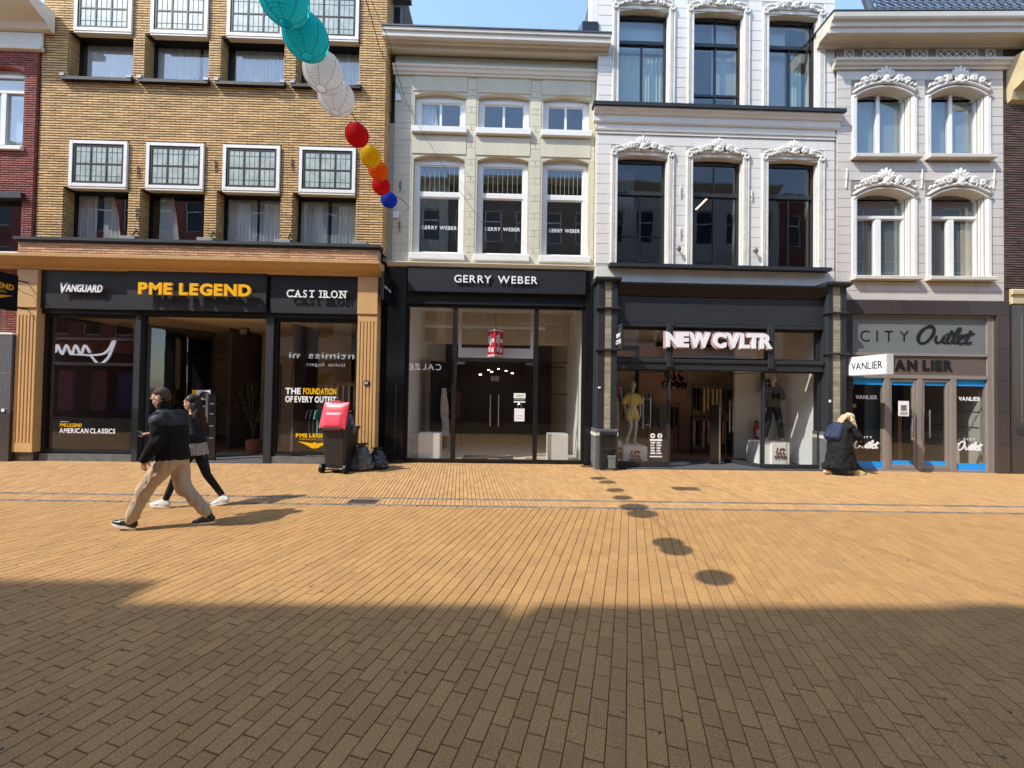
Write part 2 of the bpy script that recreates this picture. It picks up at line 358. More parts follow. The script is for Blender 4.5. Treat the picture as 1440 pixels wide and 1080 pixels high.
def stroke(mb, pts, w, fr, depth=.01, rise=.002, n0=0):
    """brush stroke: pts (u, v, width factor); fr(u, v, n)"""
    P = []
    for i in range(len(pts) - 1):       # catmull-rom
        p0 = pts[max(i - 1, 0)]; p1 = pts[i]; p2 = pts[i + 1]; p3 = pts[min(i + 2, len(pts) - 1)]
        for k in range(5):
            t = k / 5; P.append(tuple(.5 * (2 * p1[j] + (p2[j] - p0[j]) * t + (2 * p0[j] - 5 * p1[j] + 4 * p2[j] - p3[j]) * t * t + (3 * p1[j] - p0[j] - 3 * p2[j] + p3[j]) * t ** 3) for j in range(3)))
    P.append(tuple(pts[-1])); vs = []; fs = []; n = len(P)
    for i, p in enumerate(P):
        a, b = P[max(i - 1, 0)], P[min(i + 1, n - 1)]; dx, dy = b[0] - a[0], b[1] - a[1]; l = sqrt(dx * dx + dy * dy) or 1
        nx, ny = -dy / l * w * p[2] / 2, dx / l * w * p[2] / 2; z = n0 + depth + rise * i / n
        vs += [fr(p[0] + nx, p[1] + ny, z), fr(p[0] - nx, p[1] - ny, z), fr(p[0] - nx, p[1] - ny, 0), fr(p[0] + nx, p[1] + ny, 0)]
    for i in range(n - 1):
        for k in range(4): fs.append((4 * i + k, 4 * i + (k + 1) % 4, 4 * i + 4 + (k + 1) % 4, 4 * i + 4 + k))
    fs += [(3, 2, 1, 0), (4 * n - 4, 4 * n - 3, 4 * n - 2, 4 * n - 1)]
    return mb.add(vs, fs)
SCRIPT = {  # 'Outlet' brush script; glyph box height 1
 'O': [[(.52, .93, .8), (.30, .92, 1.1), (.08, .66, 1.6), (.00, .30, 1.7), (.12, .03, 1.3), (.36, .06, 1.1), (.58, .38, 1.4), (.66, .74, 1.5), (.55, .99, 1.3), (.36, 1.0, .9), (.28, .90, .5)]],
 'u': [[(0, .50, .9), (-.02, .2, 1.3), (.08, .05, 1.1), (.22, .15, .8), (.36, .48, 1.3), (.30, .18, 1.2), (.38, .05, 1), (.48, .12, .6)]],
 't': [[(.24, .82, 1.3), (.12, .40, 1.4), (.08, .12, 1.2), (.18, .03, .9), (.34, .14, .6)], [(-.02, .58, .7), (.18, .60, 1.0), (.40, .66, .6)]],
 'l': [[(0, .15, .6), (.16, .42, .8), (.34, .85, 1.1), (.30, .98, .9), (.20, .80, 1.2), (.10, .3, 1.5), (.14, .06, 1.1), (.30, .12, .6)]],
 'e': [[(.02, .22, .7), (.20, .34, .8), (.28, .48, .9), (.18, .54, 1), (.05, .34, 1.3), (.06, .10, 1.3), (.20, .02, 1), (.38, .14, .6)]]}
def outlet(x0, z0, w, h, fr, m, parent, depth=.01, wt=.095):
    adv = [('O', 0), ('u', .80), ('t', 1.22), ('l', 1.47), ('e', 1.74), ('t', 2.06)]
    for i, (c, a) in enumerate(adv):
        mb = MB()
        for j, st in enumerate(SCRIPT[c]): stroke(mb, [(x0 + (a + p[0] + .12 * p[1]) / 2.56 * w, z0 + p[1] * h * (1 if c in 'O' else .93), p[2]) for p in st], wt * h * 1.15, fr, depth, n0=.0015 * (i + j))
        mb.build('letter', m, parent)
# ------------------------------------------------------------------ ground
mb = MB(); mb.add([(-250, -250, -.02), (250, -250, -.02), (250, 250, -.02), (-250, 250, -.02)], [(0, 1, 2, 3)]); g = mb.build('ground', 'asph', kind='structure')
mb = MB(); mb.add([(-17, -2.6, -.008), (17, -2.6, -.008), (17, 6.9, -.008), (-17, 6.9, -.008)], [(0, 1, 2, 3)]); street = mb.build('street', 'joint', kind='structure')
mb = MB(); mb.add([(-17, 6.9, -.008), (17, 6.9, -.008), (17, 10.9, -.008), (-17, 10.9, -.008)], [(0, 1, 2, 3)]); footway = mb.build('footway', 'joint', kind='structure')
def clip(poly, a, b, c):        # keep a x + b y <= c
    out = []
    for i in range(len(poly)):
        p, q = poly[i], poly[(i + 1) % len(poly)]; dp, dq = a * p[0] + b * p[1] - c, a * q[0] + b * q[1] - c
        if dp <= 0: out.append(p)
        if dp * dq < 0:
            t = dp / (dp - dq); out.append((p[0] + (q[0] - p[0]) * t, p[1] + (q[1] - p[1]) * t))
    return out
def paver_poly(mb, poly, ch, dz, tx=0, ty=0):
    cx = sum(p[0] for p in poly) / len(poly); cy = sum(p[1] for p in poly) / len(poly); n = len(poly)
    vs = []
    for x, y in poly: vs.append((x, y, -.03))
    for x, y in poly: vs.append((x, y, -ch * .8 + dz + (x - cx) * tx + (y - cy) * ty))
    for x, y in poly:
        d = sqrt((x - cx) ** 2 + (y - cy) ** 2) or 1; k = max(0, 1 - ch * 1.3 / d); vs.append((cx + (x - cx) * k, cy + (y - cy) * k, dz + (x - cx) * tx + (y - cy) * ty))
    fs = [tuple(2 * n + i for i in range(n))]
    for i in range(n):
        j = (i + 1) % n; fs += [(i, j, n + j, n + i), (n + i, n + j, 2 * n + j, 2 * n + i)]
    mb.add(vs, fs)
def lay(ang, pw, pl, jt, lims, singles_at, seed, warp=0):
    rnd = random.Random(seed); a = radians(ang); e1 = (sin(a), cos(a)); e2 = (cos(a), -sin(a))
    big = MB(); cand = []; off = 0
    for i in range(int(-26 / pw), int(26 / pw)):
        off = (off + pl * rnd.choice((.33, .38, .3, .62, .66, .5))) % pl
        for j in range(-55 if pl > .2 else -60, 75):
            u = i * pw; v = j * pl + off; cx = e2[0] * (u + pw / 2) + e1[0] * (v + pl / 2); cy = e2[1] * (u + pw / 2) + e1[1] * (v + pl / 2)
            if not (-16.6 < cx < 16.6) or not (lims[0] - .2 < cy + .013 * cx < lims[1] + .2): continue
            g1, g2, g3, g4 = [jt / 2 + rnd.uniform(-.0008, .0012) for _ in range(4)]
            poly = [(u + g1, v + g2), (u + pw - g3, v + g2 + rnd.uniform(-.001, .001)), (u + pw - g3, v + pl - g4), (u + g1, v + pl - g4 + rnd.uniform(-.001, .001))]
            poly = [(e2[0] * p + e1[0] * q, e2[1] * p + e1[1] * q) for p, q in poly]; full = True
            for s_, c in ((1, lims[1]), (-1, -lims[0])):
                if any(s_ * (y + .013 * x) > c for x, y in poly): poly = clip(poly, .013 * s_, s_, c); full = False
            if len(poly) < 3: continue
            dep = cy * cos(_a) + cx * sin(_a)
            if singles_at and full and dep > 1.95 and abs(cx) < dep * 1.22: cand.append((dep * dep + .15 * cx * cx, cx, cy, poly))
            else: paver_poly(big, poly, .0035, rnd.uniform(-.0022, .001), rnd.uniform(-.004, .004), rnd.uniform(-.003, .003))
    cand.sort(key=lambda c: c[0])
    for c in cand[singles_at:]: paver_poly(big, c[3], .0035, rnd.uniform(-.0022, .001), rnd.uniform(-.004, .004), rnd.uniform(-.003, .003))
    return big, cand[:singles_at], (a, e1, e2)
big, near, (pa, e1, e2) = lay(17.35, .1035, .214, .005, (-2.6, 6.54), 300, 3)
big.build('pavers', 'paver', street, kind='stuff')
mb = MB(); paver_poly(mb, [(-.0492, -.1044), (.0492, -.1044), (.0492, .1044), (-.0492, .1044)], .0035, 0)
pm = None
for _, cx, cy, _p in near:
    if pm is None: o = mb.build('paver', 'paver1', street); pm = o.data
    else: o = bpy.data.objects.new('paver', pm); COL.objects.link(o); o.parent = street
    o.location = (cx, cy, random.uniform(-.0022, .001)); o.rotation_euler = (random.uniform(-.003, .003), random.uniform(-.004, .004), -pa + random.uniform(-.004, .004))
big, _, _ = lay(-5.8, .071, .215, .008, (6.62, 6.955), 0, 5); big.build('gutter_bricks', 'paver2', footway, kind='stuff')
big, _, _ = lay(-5.8, .071, .215, .008, (7.04, 10.6), 0, 6); big.build('footway_bricks', 'paver2', footway, kind='stuff')
mb = MB(); mb.bbox(-.098, .098, 0, .03, -.045, .045, .004)
km = None
for s0 in (6.58, 6.997):
    x = -15.5
    while x < 15.5:
        if km is None: o = mb.build('kerb_stone', 'greystone', footway); km = o.data
        else: o = bpy.data.objects.new('kerb_stone', km); COL.objects.link(o); o.parent = footway
        o.location = (x, s0 - .013 * x + random.uniform(-.004, .004), .001 + random.uniform(-.003, .002)); o.rotation_euler = (-pi / 2, 0, -.013 + random.uniform(-.02, .02))
        o.rotation_euler = (Matrix.Rotation(-.013 + random.uniform(-.02, .02), 3, 'Z') @ Matrix.Rotation(-pi / 2, 3, 'X')).to_euler()
        x += .213
# chewing-gum spots and the drain
mb = MB()
for _ in range(90):
    x, y = random.uniform(-5, 5), random.uniform(1.9, 6.2); r = random.uniform(.006, .014); mb.lathe([(r, .0005), (r * .8, .002), (.001, .0025)], (x, y, -.0005), 7, cap=False)
mb.build('gum_spots', mat('gum', (.05, .048, .045), .7), street, kind='stuff')
dg = thing('drain_grate', 'rusty iron drain grate set between the two grey gutter lines', 'drain', (-2.25, 6.79, 0))
mb = MB(); x0, x1, y0, y1 = -2.5, -2.02, 6.66, 6.92
mb.box(x0, x1, y0, y0 + .03, -.03, .004); mb.box(x0, x1, y1 - .03, y1, -.03, .004); mb.box(x0, x0 + .03, y0 + .03, y1 - .03, -.03, .0035); mb.box(x1 - .03, x1, y0 + .03, y1 - .03, -.03, .0035)
mb.build('frame', mat('rust', (.09, .055, .04), .8, var=.4, nscale=20), dg)
for i in range(9):
    x = x0 + .055 + i * .045; MB().add([(x, y0 + .03, .003), (x + .02, y0 + .03, .003), (x + .045, y1 - .03, .003), (x + .025, y1 - .03, .003), (x, y0 + .03, -.02), (x + .02, y0 + .03, -.02), (x + .045, y1 - .03, -.02), (x + .025, y1 - .03, -.02)], [(0, 1, 2, 3), (0, 4, 5, 1), (2, 6, 7, 3), (1, 5, 6, 2), (0, 3, 7, 4)]).build('bar', MATS['rust'], dg)
MB().box(x0 + .03, x1 - .03, y0 + .03, y1 - .03, .0, .0018).build('shade_sheet', mat('pit_shade', (.006, .005, .005), 1), dg)  # flat black sheet under the bars; the pit's shade is put into its colour

# ------------------------------------------------------------------ generic building shell behind a facade
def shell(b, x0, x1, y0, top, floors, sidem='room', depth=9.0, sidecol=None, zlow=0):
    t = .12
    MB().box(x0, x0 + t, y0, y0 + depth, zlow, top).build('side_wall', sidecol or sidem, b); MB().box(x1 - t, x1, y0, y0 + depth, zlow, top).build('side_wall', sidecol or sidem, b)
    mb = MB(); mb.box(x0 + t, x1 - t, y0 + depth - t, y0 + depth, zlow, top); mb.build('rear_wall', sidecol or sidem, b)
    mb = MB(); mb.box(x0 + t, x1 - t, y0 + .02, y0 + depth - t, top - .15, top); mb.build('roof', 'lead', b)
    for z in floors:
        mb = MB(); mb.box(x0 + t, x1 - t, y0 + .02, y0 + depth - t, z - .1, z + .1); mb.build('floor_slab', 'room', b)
# ================================================================== B1: yellow brick building
b1 = thing('shop_building', 'yellow brick building with white-framed leaded windows over a tan and black shopfront', 'building', (-7.2, 10.1, 0))
Y = 10.1; PX = [-10.60, -8.77, -6.93, -5.09]; OW = [(p - .15, p + 1.40) for p in PX]
levels = [(5.42, 6.62, 6.65, 7.77), (9.31, 10.45, 10.48, 11.62)]
hl = []
for a, b in OW:
    for l in levels: hl.append((a, b, l[0], l[1])); 
for p in PX:
    for l in levels: hl.append((p, p + 1.37, l[1] - .002, l[3]))
mb = MB(); holes_wall(mb, -11.38, -3.03, 5.2, 13.6, Y, Y + .45, hl); mb.build('wall', 'ymortar', b1)
cut = [(a, b, c - .02, d) for a, b, c, d in hl] + [(p - .02, p + 1.39, l[2] - .03, l[3] + .02) for p in PX for l in levels]
mb = MB(); bricks(mb, -11.38, -3.03, 5.34, 13.55, Ffront(Y), cut)
for a, b in OW:
    for l in levels:
        bricks(mb, Y + .002, Y + .24, l[0], l[1], lambda u, v, n, a=a: (a + n, u, v), [], bw=.17)
        bricks(mb, Y + .002, Y + .24, l[0], l[1], lambda u, v, n, b=b: (b - n, u, v), [], bw=.17)
bricks(mb, 10.1, 10.6, 5.2, 13.55, lambda u, v, n: (-3.03 + n, u, v), [])
mb.build('bricks', 'ybrick', b1, kind='stuff')
shell(b1, -11.36, -3.05, Y + .46, 13.5, [5.1, 8.6, 12.6], sidecol='ymortar', zlow=4.6)
# lower window parts
for k, (a, b) in enumerate(OW):
    for li, l in enumerate(levels):
        y = Y + .245
        w = MB(); frame(w, a + .012, b - .012, l[0], l[1] - .01, y, y + .08, .035); w = w.build('window_frame', 'black', b1)
        pane(w, a + .047, b - .047, l[0] + .035, l[1] - .045, y + .03)
        # stepped pier pieces beside the opening
        # upper casement box
        p = PX[k]; f = MB(); yb = Y - .06
        frame(f, p, p + 1.37, l[2], l[3], yb, Y + .10, .075); f = f.build('casement_box', 'whitew', b1)
        MB().box(p + .004, p + 1.366, yb + .012, Y + .24, l[2] - .05, l[2] - .002).build('soffit_board', 'cream', f)
        MB().box(p - .06, p + 1.43, Y + .10, Y + .24, l[2] - .075, l[2] - .052).build('lintel', 'black', f)
        s = MB(); gx0, gx1, gz0, gz1 = p + .075, p + 1.295, l[2] + .075, l[3] - .075
        frame(s, gx0, gx1, gz0, gz1, Y - .045, Y - .01, .058)
        tw = (gx1 - gx0 - .1) / 3
        for i in (1, 2): s.box(gx0 + .05 + tw * i - .018, gx0 + .05 + tw * i + .018, Y - .043, Y - .015, gz0 + .05, gz1 - .05)
        zm = (gz0 + gz1) / 2
        s.box(gx0 + .05, gx1 - .05, Y - .041, Y - .018, zm - .016, zm + .016)
        s.build('sash', 'black', f)
        for i in range(3):
            for j in range(2):
                xx = gx0 + .05 + tw * i + .014; zz = gz0 + .05 if j == 0 else zm + .012
                q = MB(); q.box(xx, xx + tw - .028, Y - .032, Y - .026, zz, zz + (gz1 - gz0) / 2 - .062); q.build('pane', 'leaded', f)
        q = MB()
        for i in range(1, 9):
            if i % 3: q.box(gx0 + .05 + (gx1 - gx0 - .1) * i / 9 - .002, gx0 + .05 + (gx1 - gx0 - .1) * i / 9 + .002, Y - .0385, Y - .033, gz0 + .05, gz1 - .05)
        for z in (gz0 + .19, gz1 - .19): q.box(gx0 + .05, gx1 - .05, Y - .038, Y - .0335, z - .002, z + .002)
        q.build('lead_strips', mat('came', (.19, .22, .20), .6), f, kind='stuff')
        if li: MB().box(a - .06, b + .06, Y - .12, Y + .34, l[0] - .09, l[0] - .015).build('sill', 'black', w); MB().box(b - .04, b + .075, Y - .13, Y - .02, l[0] - .014, l[0] + .05).build('sill_end', 'zinc', w); MB().box(a - .075, a + .03, Y - .13, Y - .02, l[0] - .014, l[0] + .05).build('sill_end', 'zinc', w)
        else: MB().box(b - .03, b + .34, Y - .2, Y - .012, l[0] - .075, l[0] + .0).build('sill_end', 'zinc', w)
        yy = y + .075
        if li: curtain(b1, a + (.1, .05, .12, .3)[k], b - (.05, .45, .05, .05)[k], l[0], l[1] + .1, yy, amp=(.02, .03, .015, .025)[k]); (curtain(b1, b - .40, b - .04, l[0], l[1] + .1, yy + .02, amp=.03) if k == 1 else None)
        elif k == 0: curtain(b1, a + .05, a + .50, l[0], l[1] + .1, yy, amp=.03); curtain(b1, a + .62, a + .86, l[0], l[1] + .1, yy + .02, amp=.03, flare=.25)
        elif k == 1: curtain(b1, a + .22, a + .52, l[0], l[1] + .1, yy, amp=.03, flare=.2)
        elif k == 2: curtain(b1, a + .05, a + .8, l[0], l[1] + .1, yy, amp=.03); curtain(b1, a + .82, b - .1, l[0], l[1] + .1, yy + .03, amp=.035)
        else: curtain(b1, a + .05, a + .72, l[0], l[1] + .1, yy, amp=.025); curtain(b1, a + .8, b - .05, l[0], l[1] + .1, yy + .02, amp=.04)
# crumpled foil on one upper sill
mb = MB(); n = 26
for j in range(5):
    for i in range(n): x = -8.45 + i * .034; mb.v.append((x, 10.37 - j * .03, 9.33 + (.09 + .04 * sin(i * .9) + random.uniform(-.03, .03)) * sin(pi * min(1, (i + .5) / n)) * (1, .95, .7, .35, .02)[j]))
mb.f = [(j * n + i, j * n + i + 1, (j + 1) * n + i + 1, (j + 1) * n + i) for j in range(4) for i in range(n - 1)]
tag(mb.build('foil_sheet', mat('foil', (.8, .8, .82), .3, metal=.6), org=(-8, 10.3, 9.3)), 'crumpled silvery plastic sheet lying on an upper windowsill of the yellow brick building', 'plastic sheet')
# ledge, brick band, tan cornice
MB().box(-11.55, -3.0, 9.78, 10.08, 5.235, 5.30).box(-11.52, -3.03, 9.82, 10.08, 5.19, 5.232).build('ledge', 'anth', b1)
MB().box(-11.5, -3.06, 9.86, 10.09, 4.86, 5.188).build('band_wall', 'lmortar', b1)
mb = MB(); bricks(mb, -11.5, -3.06, 4.90, 5.19, Ffront(9.86), [], bw=.215, ch=.058, jt=.012); mb.build('band_bricks', 'obrick', b1, kind='stuff')
prof = [(10.12, 4.58), (9.98, 4.585), (9.955, 4.64), (9.90, 4.655), (9.82, 4.70), (9.74, 4.77), (9.70, 4.80), (9.685, 4.815), (9.68, 4.875), (10.12, 4.90)]
MB().prism(prof, 'x', -14.2, -2.98).build('cornice', 'tan', b1)
MB().prism([(10.0, 13.3), (9.5, 13.4), (9.45, 13.7), (10.0, 13.7)], 'x', -11.5, -2.55).build('gutter', 'zinc', b1)
MB().box(-3.02, -2.55, 9.5, 10.6, 11.9, 12.15).build('eaves', 'zinc', b1)
# wall anchors
def anchor(par, x, y, z, m='iron'):
    mb = MB(); mb.tube([(x, y - .02, z - .14), (x + .01, y - .03, z - .03), (x - .01, y - .03, z + .06), (x + .015, y - .02, z + .14)], .011, 6); mb.ell((x, y - .025, z), (.03, .02, .03), 8, 5)
    mb.tube([(x - .04, y - .02, z + .1), (x, y - .02, z + .05), (x + .04, y - .02, z + .1)], .008, 5); return mb.build('wall_anchor', m, par)
for x, z in ((-8.98, 7.05), (-8.98, 6.02), (-7.13, 7.25), (-5.28, 7.35)): anchor(b1, x, 10.09, z)
for x in (-8.98, -7.13, -5.28): MB().tube([(x, 10.09, 5.62), (x + .03, 9.98, 5.52), (x + .05, 9.93, 5.44)], .02, 6).build('spout', 'black', b1)
# shopfront of B1
MB().box(-11.15, -3.56, 10.07, 10.3, 3.55, 4.58).build('header', 'black', b1)
for nm, a, b, z0, z1, yf in (('v', -11.12, -9.06, 3.66, 4.575, 10.02), ('p1', -9.055, -7.43, 3.66, 4.60, 9.975), ('p2', -7.425, -5.76, 3.66, 4.60, 9.975), ('c', -5.68, -3.57, 3.66, 4.575, 10.02)):
    MB().bbox(a, b, yf, 10.068, z0, z1, .003).build('sign_panel', 'panel', b1)
text('V', -10.64, -10.47, 4.02, .24, 9.96, 'wlet', b1, bold=.02, depth=.02, shear=.2); text('ANGUARD', -10.47, -9.62, 4.05, .185, 9.96, 'wlet', b1, bold=.028, depth=.02, gap=.05, shear=.12)
text('PME LEGEND', -8.66, -6.03, 4.00, .285, 9.86, 'yel', b1, bold=.045, depth=.045, gap=.10, space=.30)
text('CAST IRON', -5.25, -3.84, 4.03, .18, 9.955, 'wlet', b1, bold=.012, depth=.02, gap=.26, space=.4, serif=True)
mb = MB()
for s in ((-8.5, 9.905), (-6.2, 9.905)): mb.box(s[0], s[0] + .03, 9.905, 9.975, 4.1, 4.13)
mb.build('letter_fixings', 'black', b1)
def flute_pilaster(x0, x1, z0, z1):
    mb = MB(); n = 5; w = (x1 - x0); g = w / (n * 2 + 1.6)
    mb.box(x0, x1, 10.0, 10.25, z0, z1); e = g * .3 + .02; xs = x0 + e
    m2 = MB(); sp = (w - 2 * e) / n
    # raised fillets leave the grooves between
    m2.box(x0, x1, 9.975, 9.999, z0, z0 + .22); m2.box(x0, x1, 9.975, 9.999, z1 - .12, z1)
    edges = [x0] + [xs + sp * (i + .5) for i in range(n)] + [x1]
    for i in range(len(edges) - 1):
        a = edges[i] + (.011 if i else 0); b = edges[i + 1] - (.011 if i < len(edges) - 2 else 0)
        m2.bbox(a, b, 9.975, 9.999, z0 + .221, z1 - .121, .008)
    p = mb.build('pilaster', 'tan', b1); m2.build('fluting', 'tan', p); return p
flute_pilaster(-11.62, -11.15, .22, 3.60); flute_pilaster(-3.55, -3.08, .12, 3.60)
MB().box(-11.60, -11.17, 10.02, 10.25, 0, .218).build('plinth', 'granite', b1); MB().box(-3.53, -3.10, 10.02, 10.25, 0, .118).build('plinth', 'granite', b1)
for a, b in ((-11.62, -11.13), (-3.56, -3.07)): MB().bbox(a, b, 9.95, 10.2, 3.66, 4.575, .01).box(a + .01, b - .01, 9.99, 10.2, 3.601, 3.659).build('pilaster_block', 'tan', b1)
# window and door frames
mb = MB(); frame(mb, -11.13, -8.93, .2, 3.55, 10.14, 10.24, .08); fr_ = mb.build('shop_window_frame', 'black', b1); pane(fr_, -11.05, -9.01, .28, 3.47, 10.19, 'shopglass')
mb = MB(); frame(mb, -5.62, -3.57, .2, 3.55, 10.14, 10.24, .08); fr2 = mb.build('shop_window_frame', 'black', b1); pane(fr2, -5.54, -3.65, .28, 3.47, 10.19, 'shopglass')
MB().box(-11.13, -8.93, 10.10, 10.26, .0, .17).build('stone_sill', 'bluestone', b1); MB().box(-5.62, -3.57, 10.10, 10.26, .0, .17).build('stone_sill', 'bluestone', b1)
MB().box(-8.93, -8.80, 10.08, 10.30, 0, 3.55).build('door_post', 'anth', b1); MB().box(-5.80, -5.62, 10.08, 10.30, 0, 3.55).build('door_post', 'anth', b1)
MB().box(-8.80, -5.80, 10.06, 11.4, -.006, .012).build('entrance_mat', 'matgrey', b1)
text('MERICAN CLASSIC', -10.0, -9.9, 5, .1, 0, 'wlet', b1, letters=False) if False else None
text('AMERICAN CLASSICS', -10.75, -9.42, .66, .12, 10.184, 'wlet', b1, bold=.025, depth=.002, gap=.10, space=.2, letters=False)
text('PME LEGEND', -10.74, -10.22, .81, .085, 10.184, 'yel', b1, bold=.025, depth=.002, gap=.11, space=.2, letters=False)
MB().box(-10.74, -10.54, 10.182, 10.186, .93, .938).build('print_line', 'wlet', b1)
text('THE', -5.35, -4.98, 1.69, .155, 10.184, 'wlet', b1, bold=.04, depth=.002, gap=.07, letters=False)
text('FOUNDATION', -4.92, -4.11, 1.69, .155, 10.184, 'yel', b1, bold=.04, depth=.002, gap=.07, letters=False)
text('OF EVERY OUTFIT', -5.35, -4.11, 1.49, .155, 10.184, 'wlet', b1, bold=.04, depth=.002, gap=.07, space=.2, letters=False)
text('PME LEGEND', -5.07, -4.15, .63, .10, 10.184, 'yel', b1, bold=.05, depth=.002, gap=.08, space=.22, letters=False)
text('AMERICAN CLASSIC', -4.98, -4.22, .57, .035, 10.184, 'yel', b1, bold=.02, depth=.002, gap=.3, space=.4, letters=False)
def wings(cx, cz, w, fr, m, par, h=1):
    mb = MB()
    for s in (-1, 1):
        for i in range(4):
            z = cz - i * .032 * h; e = w / 2 * (1 - i * .2)
            stroke(mb, [(cx + s * .04 * w, z - .03 * h, .9), (cx + s * e * .55, z - .005 * h, 1.1), (cx + s * e, z + .03 * h, .25)], .03 * h, fr, .002, n0=.0004 * i)
    stroke(mb, [(cx, cz + .02 * h, .6), (cx, cz - .06 * h, 1.6), (cx, cz - .14 * h, .3)], .06 * h, fr, .003)
    return mb.build('wing_emblem', m, par)
wings(-4.61, .50, .8, lambda u, v, n: (u, 10.184 - n, v), 'yel', b1)
MB().bbox(-3.36, -3.24, 9.955, 9.974, 1.93, 2.05, .002).build('number_plate', 'blackg', b1); text('37', -3.345, -3.255, 1.96, .06, 9.95, 'wlet', b1, bold=.03, depth=.002, gap=.1, letters=False)
# glass door leaf folded inward on the left, dark frame
mb = MB(); q = [(-8.78, 10.25), (-8.02, 11.55)]
def slab(mb, p, q, z0, z1, t=.05):
    dx, dy = q[0] - p[0], q[1] - p[1]; l = sqrt(dx * dx + dy * dy); nx, ny = -dy / l * t / 2, dx / l * t / 2
    return mb.prism([(p[0] - nx, p[1] - ny), (q[0] - nx, q[1] - ny), (q[0] + nx, q[1] + ny), (p[0] + nx, p[1] + ny)], 'z', z0, z1)
def leaf(par, p, q, z0, z1, w=.07, fm='anth', gm='darkg', name='door_leaf', bot=.12):
    f = MB(); L_ = sqrt((q[0] - p[0]) ** 2 + (q[1] - p[1]) ** 2); e = w / L_
    P = lambda t: (p[0] + (q[0] - p[0]) * t, p[1] + (q[1] - p[1]) * t)
    slab(f, p, P(e), z0, z1); slab(f, P(1 - e), q, z0, z1); slab(f, P(e), P(1 - e), z0 + .002, z0 + bot, .046); slab(f, P(e), P(1 - e), z1 - w, z1 - .002, .046)
    f = f.build(name, fm, par); g = MB(); slab(g, P(e), P(1 - e), z0 + bot, z1 - w, .008); g.build('pane', gm, f); return f
leaf(b1, q[0], q[1], .02, 3.35)
# interior of B1
X0, X1, YB = -11.3, -3.3, 16.0
MB().box(X0, X1, 10.3, YB, -.05, -.002).build('shop_floor', 'iwood', b1)
MB().box(X0, X1, 10.32, YB, 3.58, 3.66).build('shop_ceiling', 'ibeige', b1)
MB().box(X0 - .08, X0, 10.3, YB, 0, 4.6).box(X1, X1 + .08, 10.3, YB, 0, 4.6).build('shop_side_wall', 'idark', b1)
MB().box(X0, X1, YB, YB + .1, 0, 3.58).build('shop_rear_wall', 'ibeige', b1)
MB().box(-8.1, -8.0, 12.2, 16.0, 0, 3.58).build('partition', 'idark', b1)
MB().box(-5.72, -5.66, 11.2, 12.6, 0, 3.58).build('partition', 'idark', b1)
for z in (1.2, 2.0, 2.8): MB().box(-11.2, -8.2, 14.5, 15.2, z, z + .05).build('shelf', 'iwood', b1)
wings(-5.95, 2.30, .85, lambda u, v, n: (u, 13.5 - n, v), mat('gold', (.5, .33, .1), .5), b1, h=2.2)
text('PME LEGEND', -6.45, -5.5, 2.55, .16, 13.5, MATS['gold'], b1, bold=.03, depth=.004, gap=.08, letters=False)
MB().box(-7.9, -5.0, 13.52, 13.6, 0, 3.58).build('display_wall', 'ibeige', b1)
for x in (-7.3, -6.9): MB().box(x, x + .06, 13.46, 13.518, 0, 2.6).build('batten', 'iwood', b1)
# floor logo
mb = MB(); fr = lambda u, v, n: (u, v, .0135 + n * .1)
stroke(mb, [(-7.05, 10.45, 1), (-6.9, 10.9, 1), (-6.4, 11.0, 1), (-6.1, 10.75, 1), (-6.45, 10.55, 1), (-6.75, 10.65, .6)], .05, fr, .003)
stroke(mb, [(-6.0, 10.4, 1), (-5.95, 10.9, 1)], .05, fr, .003); mb.build('floor_logo', 'greyp', b1)
MB().bbox(-7.04, -6.80, 11.0, 11.06, 3.22, 3.42, .01).build('exit_box', 'black', b1)
MB().box(-7.01, -6.83, 10.992, 10.999, 3.25, 3.39).build('exit_panel', 'greyp', b1)
# ================================================================== B2
b2 = thing('shop_building', 'narrow cream stucco building with two storeys of three windows over a black shopfront', 'building', (-.3, 10.4, 0))
Y = 10.4; WX = [(-2.38, -1.08), (-.75, .56), (.92, 2.12)]
hl = [(a, b, 8.55, 9.50) for a, b in WX] + [(a, b, 5.31, 7.88) for a, b in WX]
mb = MB(); holes_wall(mb, -2.88, 2.26, 5.05, 10.62, Y, Y + .4, hl)
mb.build('wall', 'joint2', b2)
# stucco panels with open joints
def blocks(par, rects, y, m, rowh, holes, t=.012, name='stucco_block', jt=.012, bl=None, c=.004, limit=300, pmin=.05):
    n = 0
    for x0, x1, z0, z1 in rects:
        rows = max(1, round((z1 - z0) / rowh)); rh = (z1 - z0) / rows
        for r in range(rows):
            za, zb = z0 + r * rh + jt / 2, z0 + (r + 1) * rh - jt / 2
            cuts = [(h[0], h[1]) for h in holes if h[2] < zb - .01 and h[3] > za + .01]
            for a, b in subtract(x0, x1, cuts):
                L_ = b - a
                if L_ < pmin: continue
                if bl and L_ > bl * 1.4:
                    k = max(1, round(L_ / bl)); st = [a + L_ * i / k for i in range(k + 1)]
                    if r % 2 and k > 1: st = [a] + [a + L_ * (i + .5) / k for i in range(k)] + [b]
                else: st = [a, b]
                for i in range(len(st) - 1):
                    p, q = st[i] + (jt / 2 if i else 0), st[i + 1] - (jt / 2 if i < len(st) - 2 else 0)
                    if q - p < .03: continue
                    MB().bbox(p, q, y - t, y - .0005, za, zb, c).build(name, m, par); n += 1
    return n
panels = []
for a, b in WX:      # voussoir panels above and between windows
    panels += [(a - .04, b + .04, 9.505, 9.90), (a - .04, b + .04, 7.885, 8.36)]
for x0, x1, z0, z1 in panels: MB().bbox(x0, x1, Y - .016, Y - .0005, z0, z1, .006).build('stucco_panel', 'stucco2', b2)
piers = [(-2.88, -2.43), (-1.03, -.80), (.61, .87), (2.17, 2.26)]
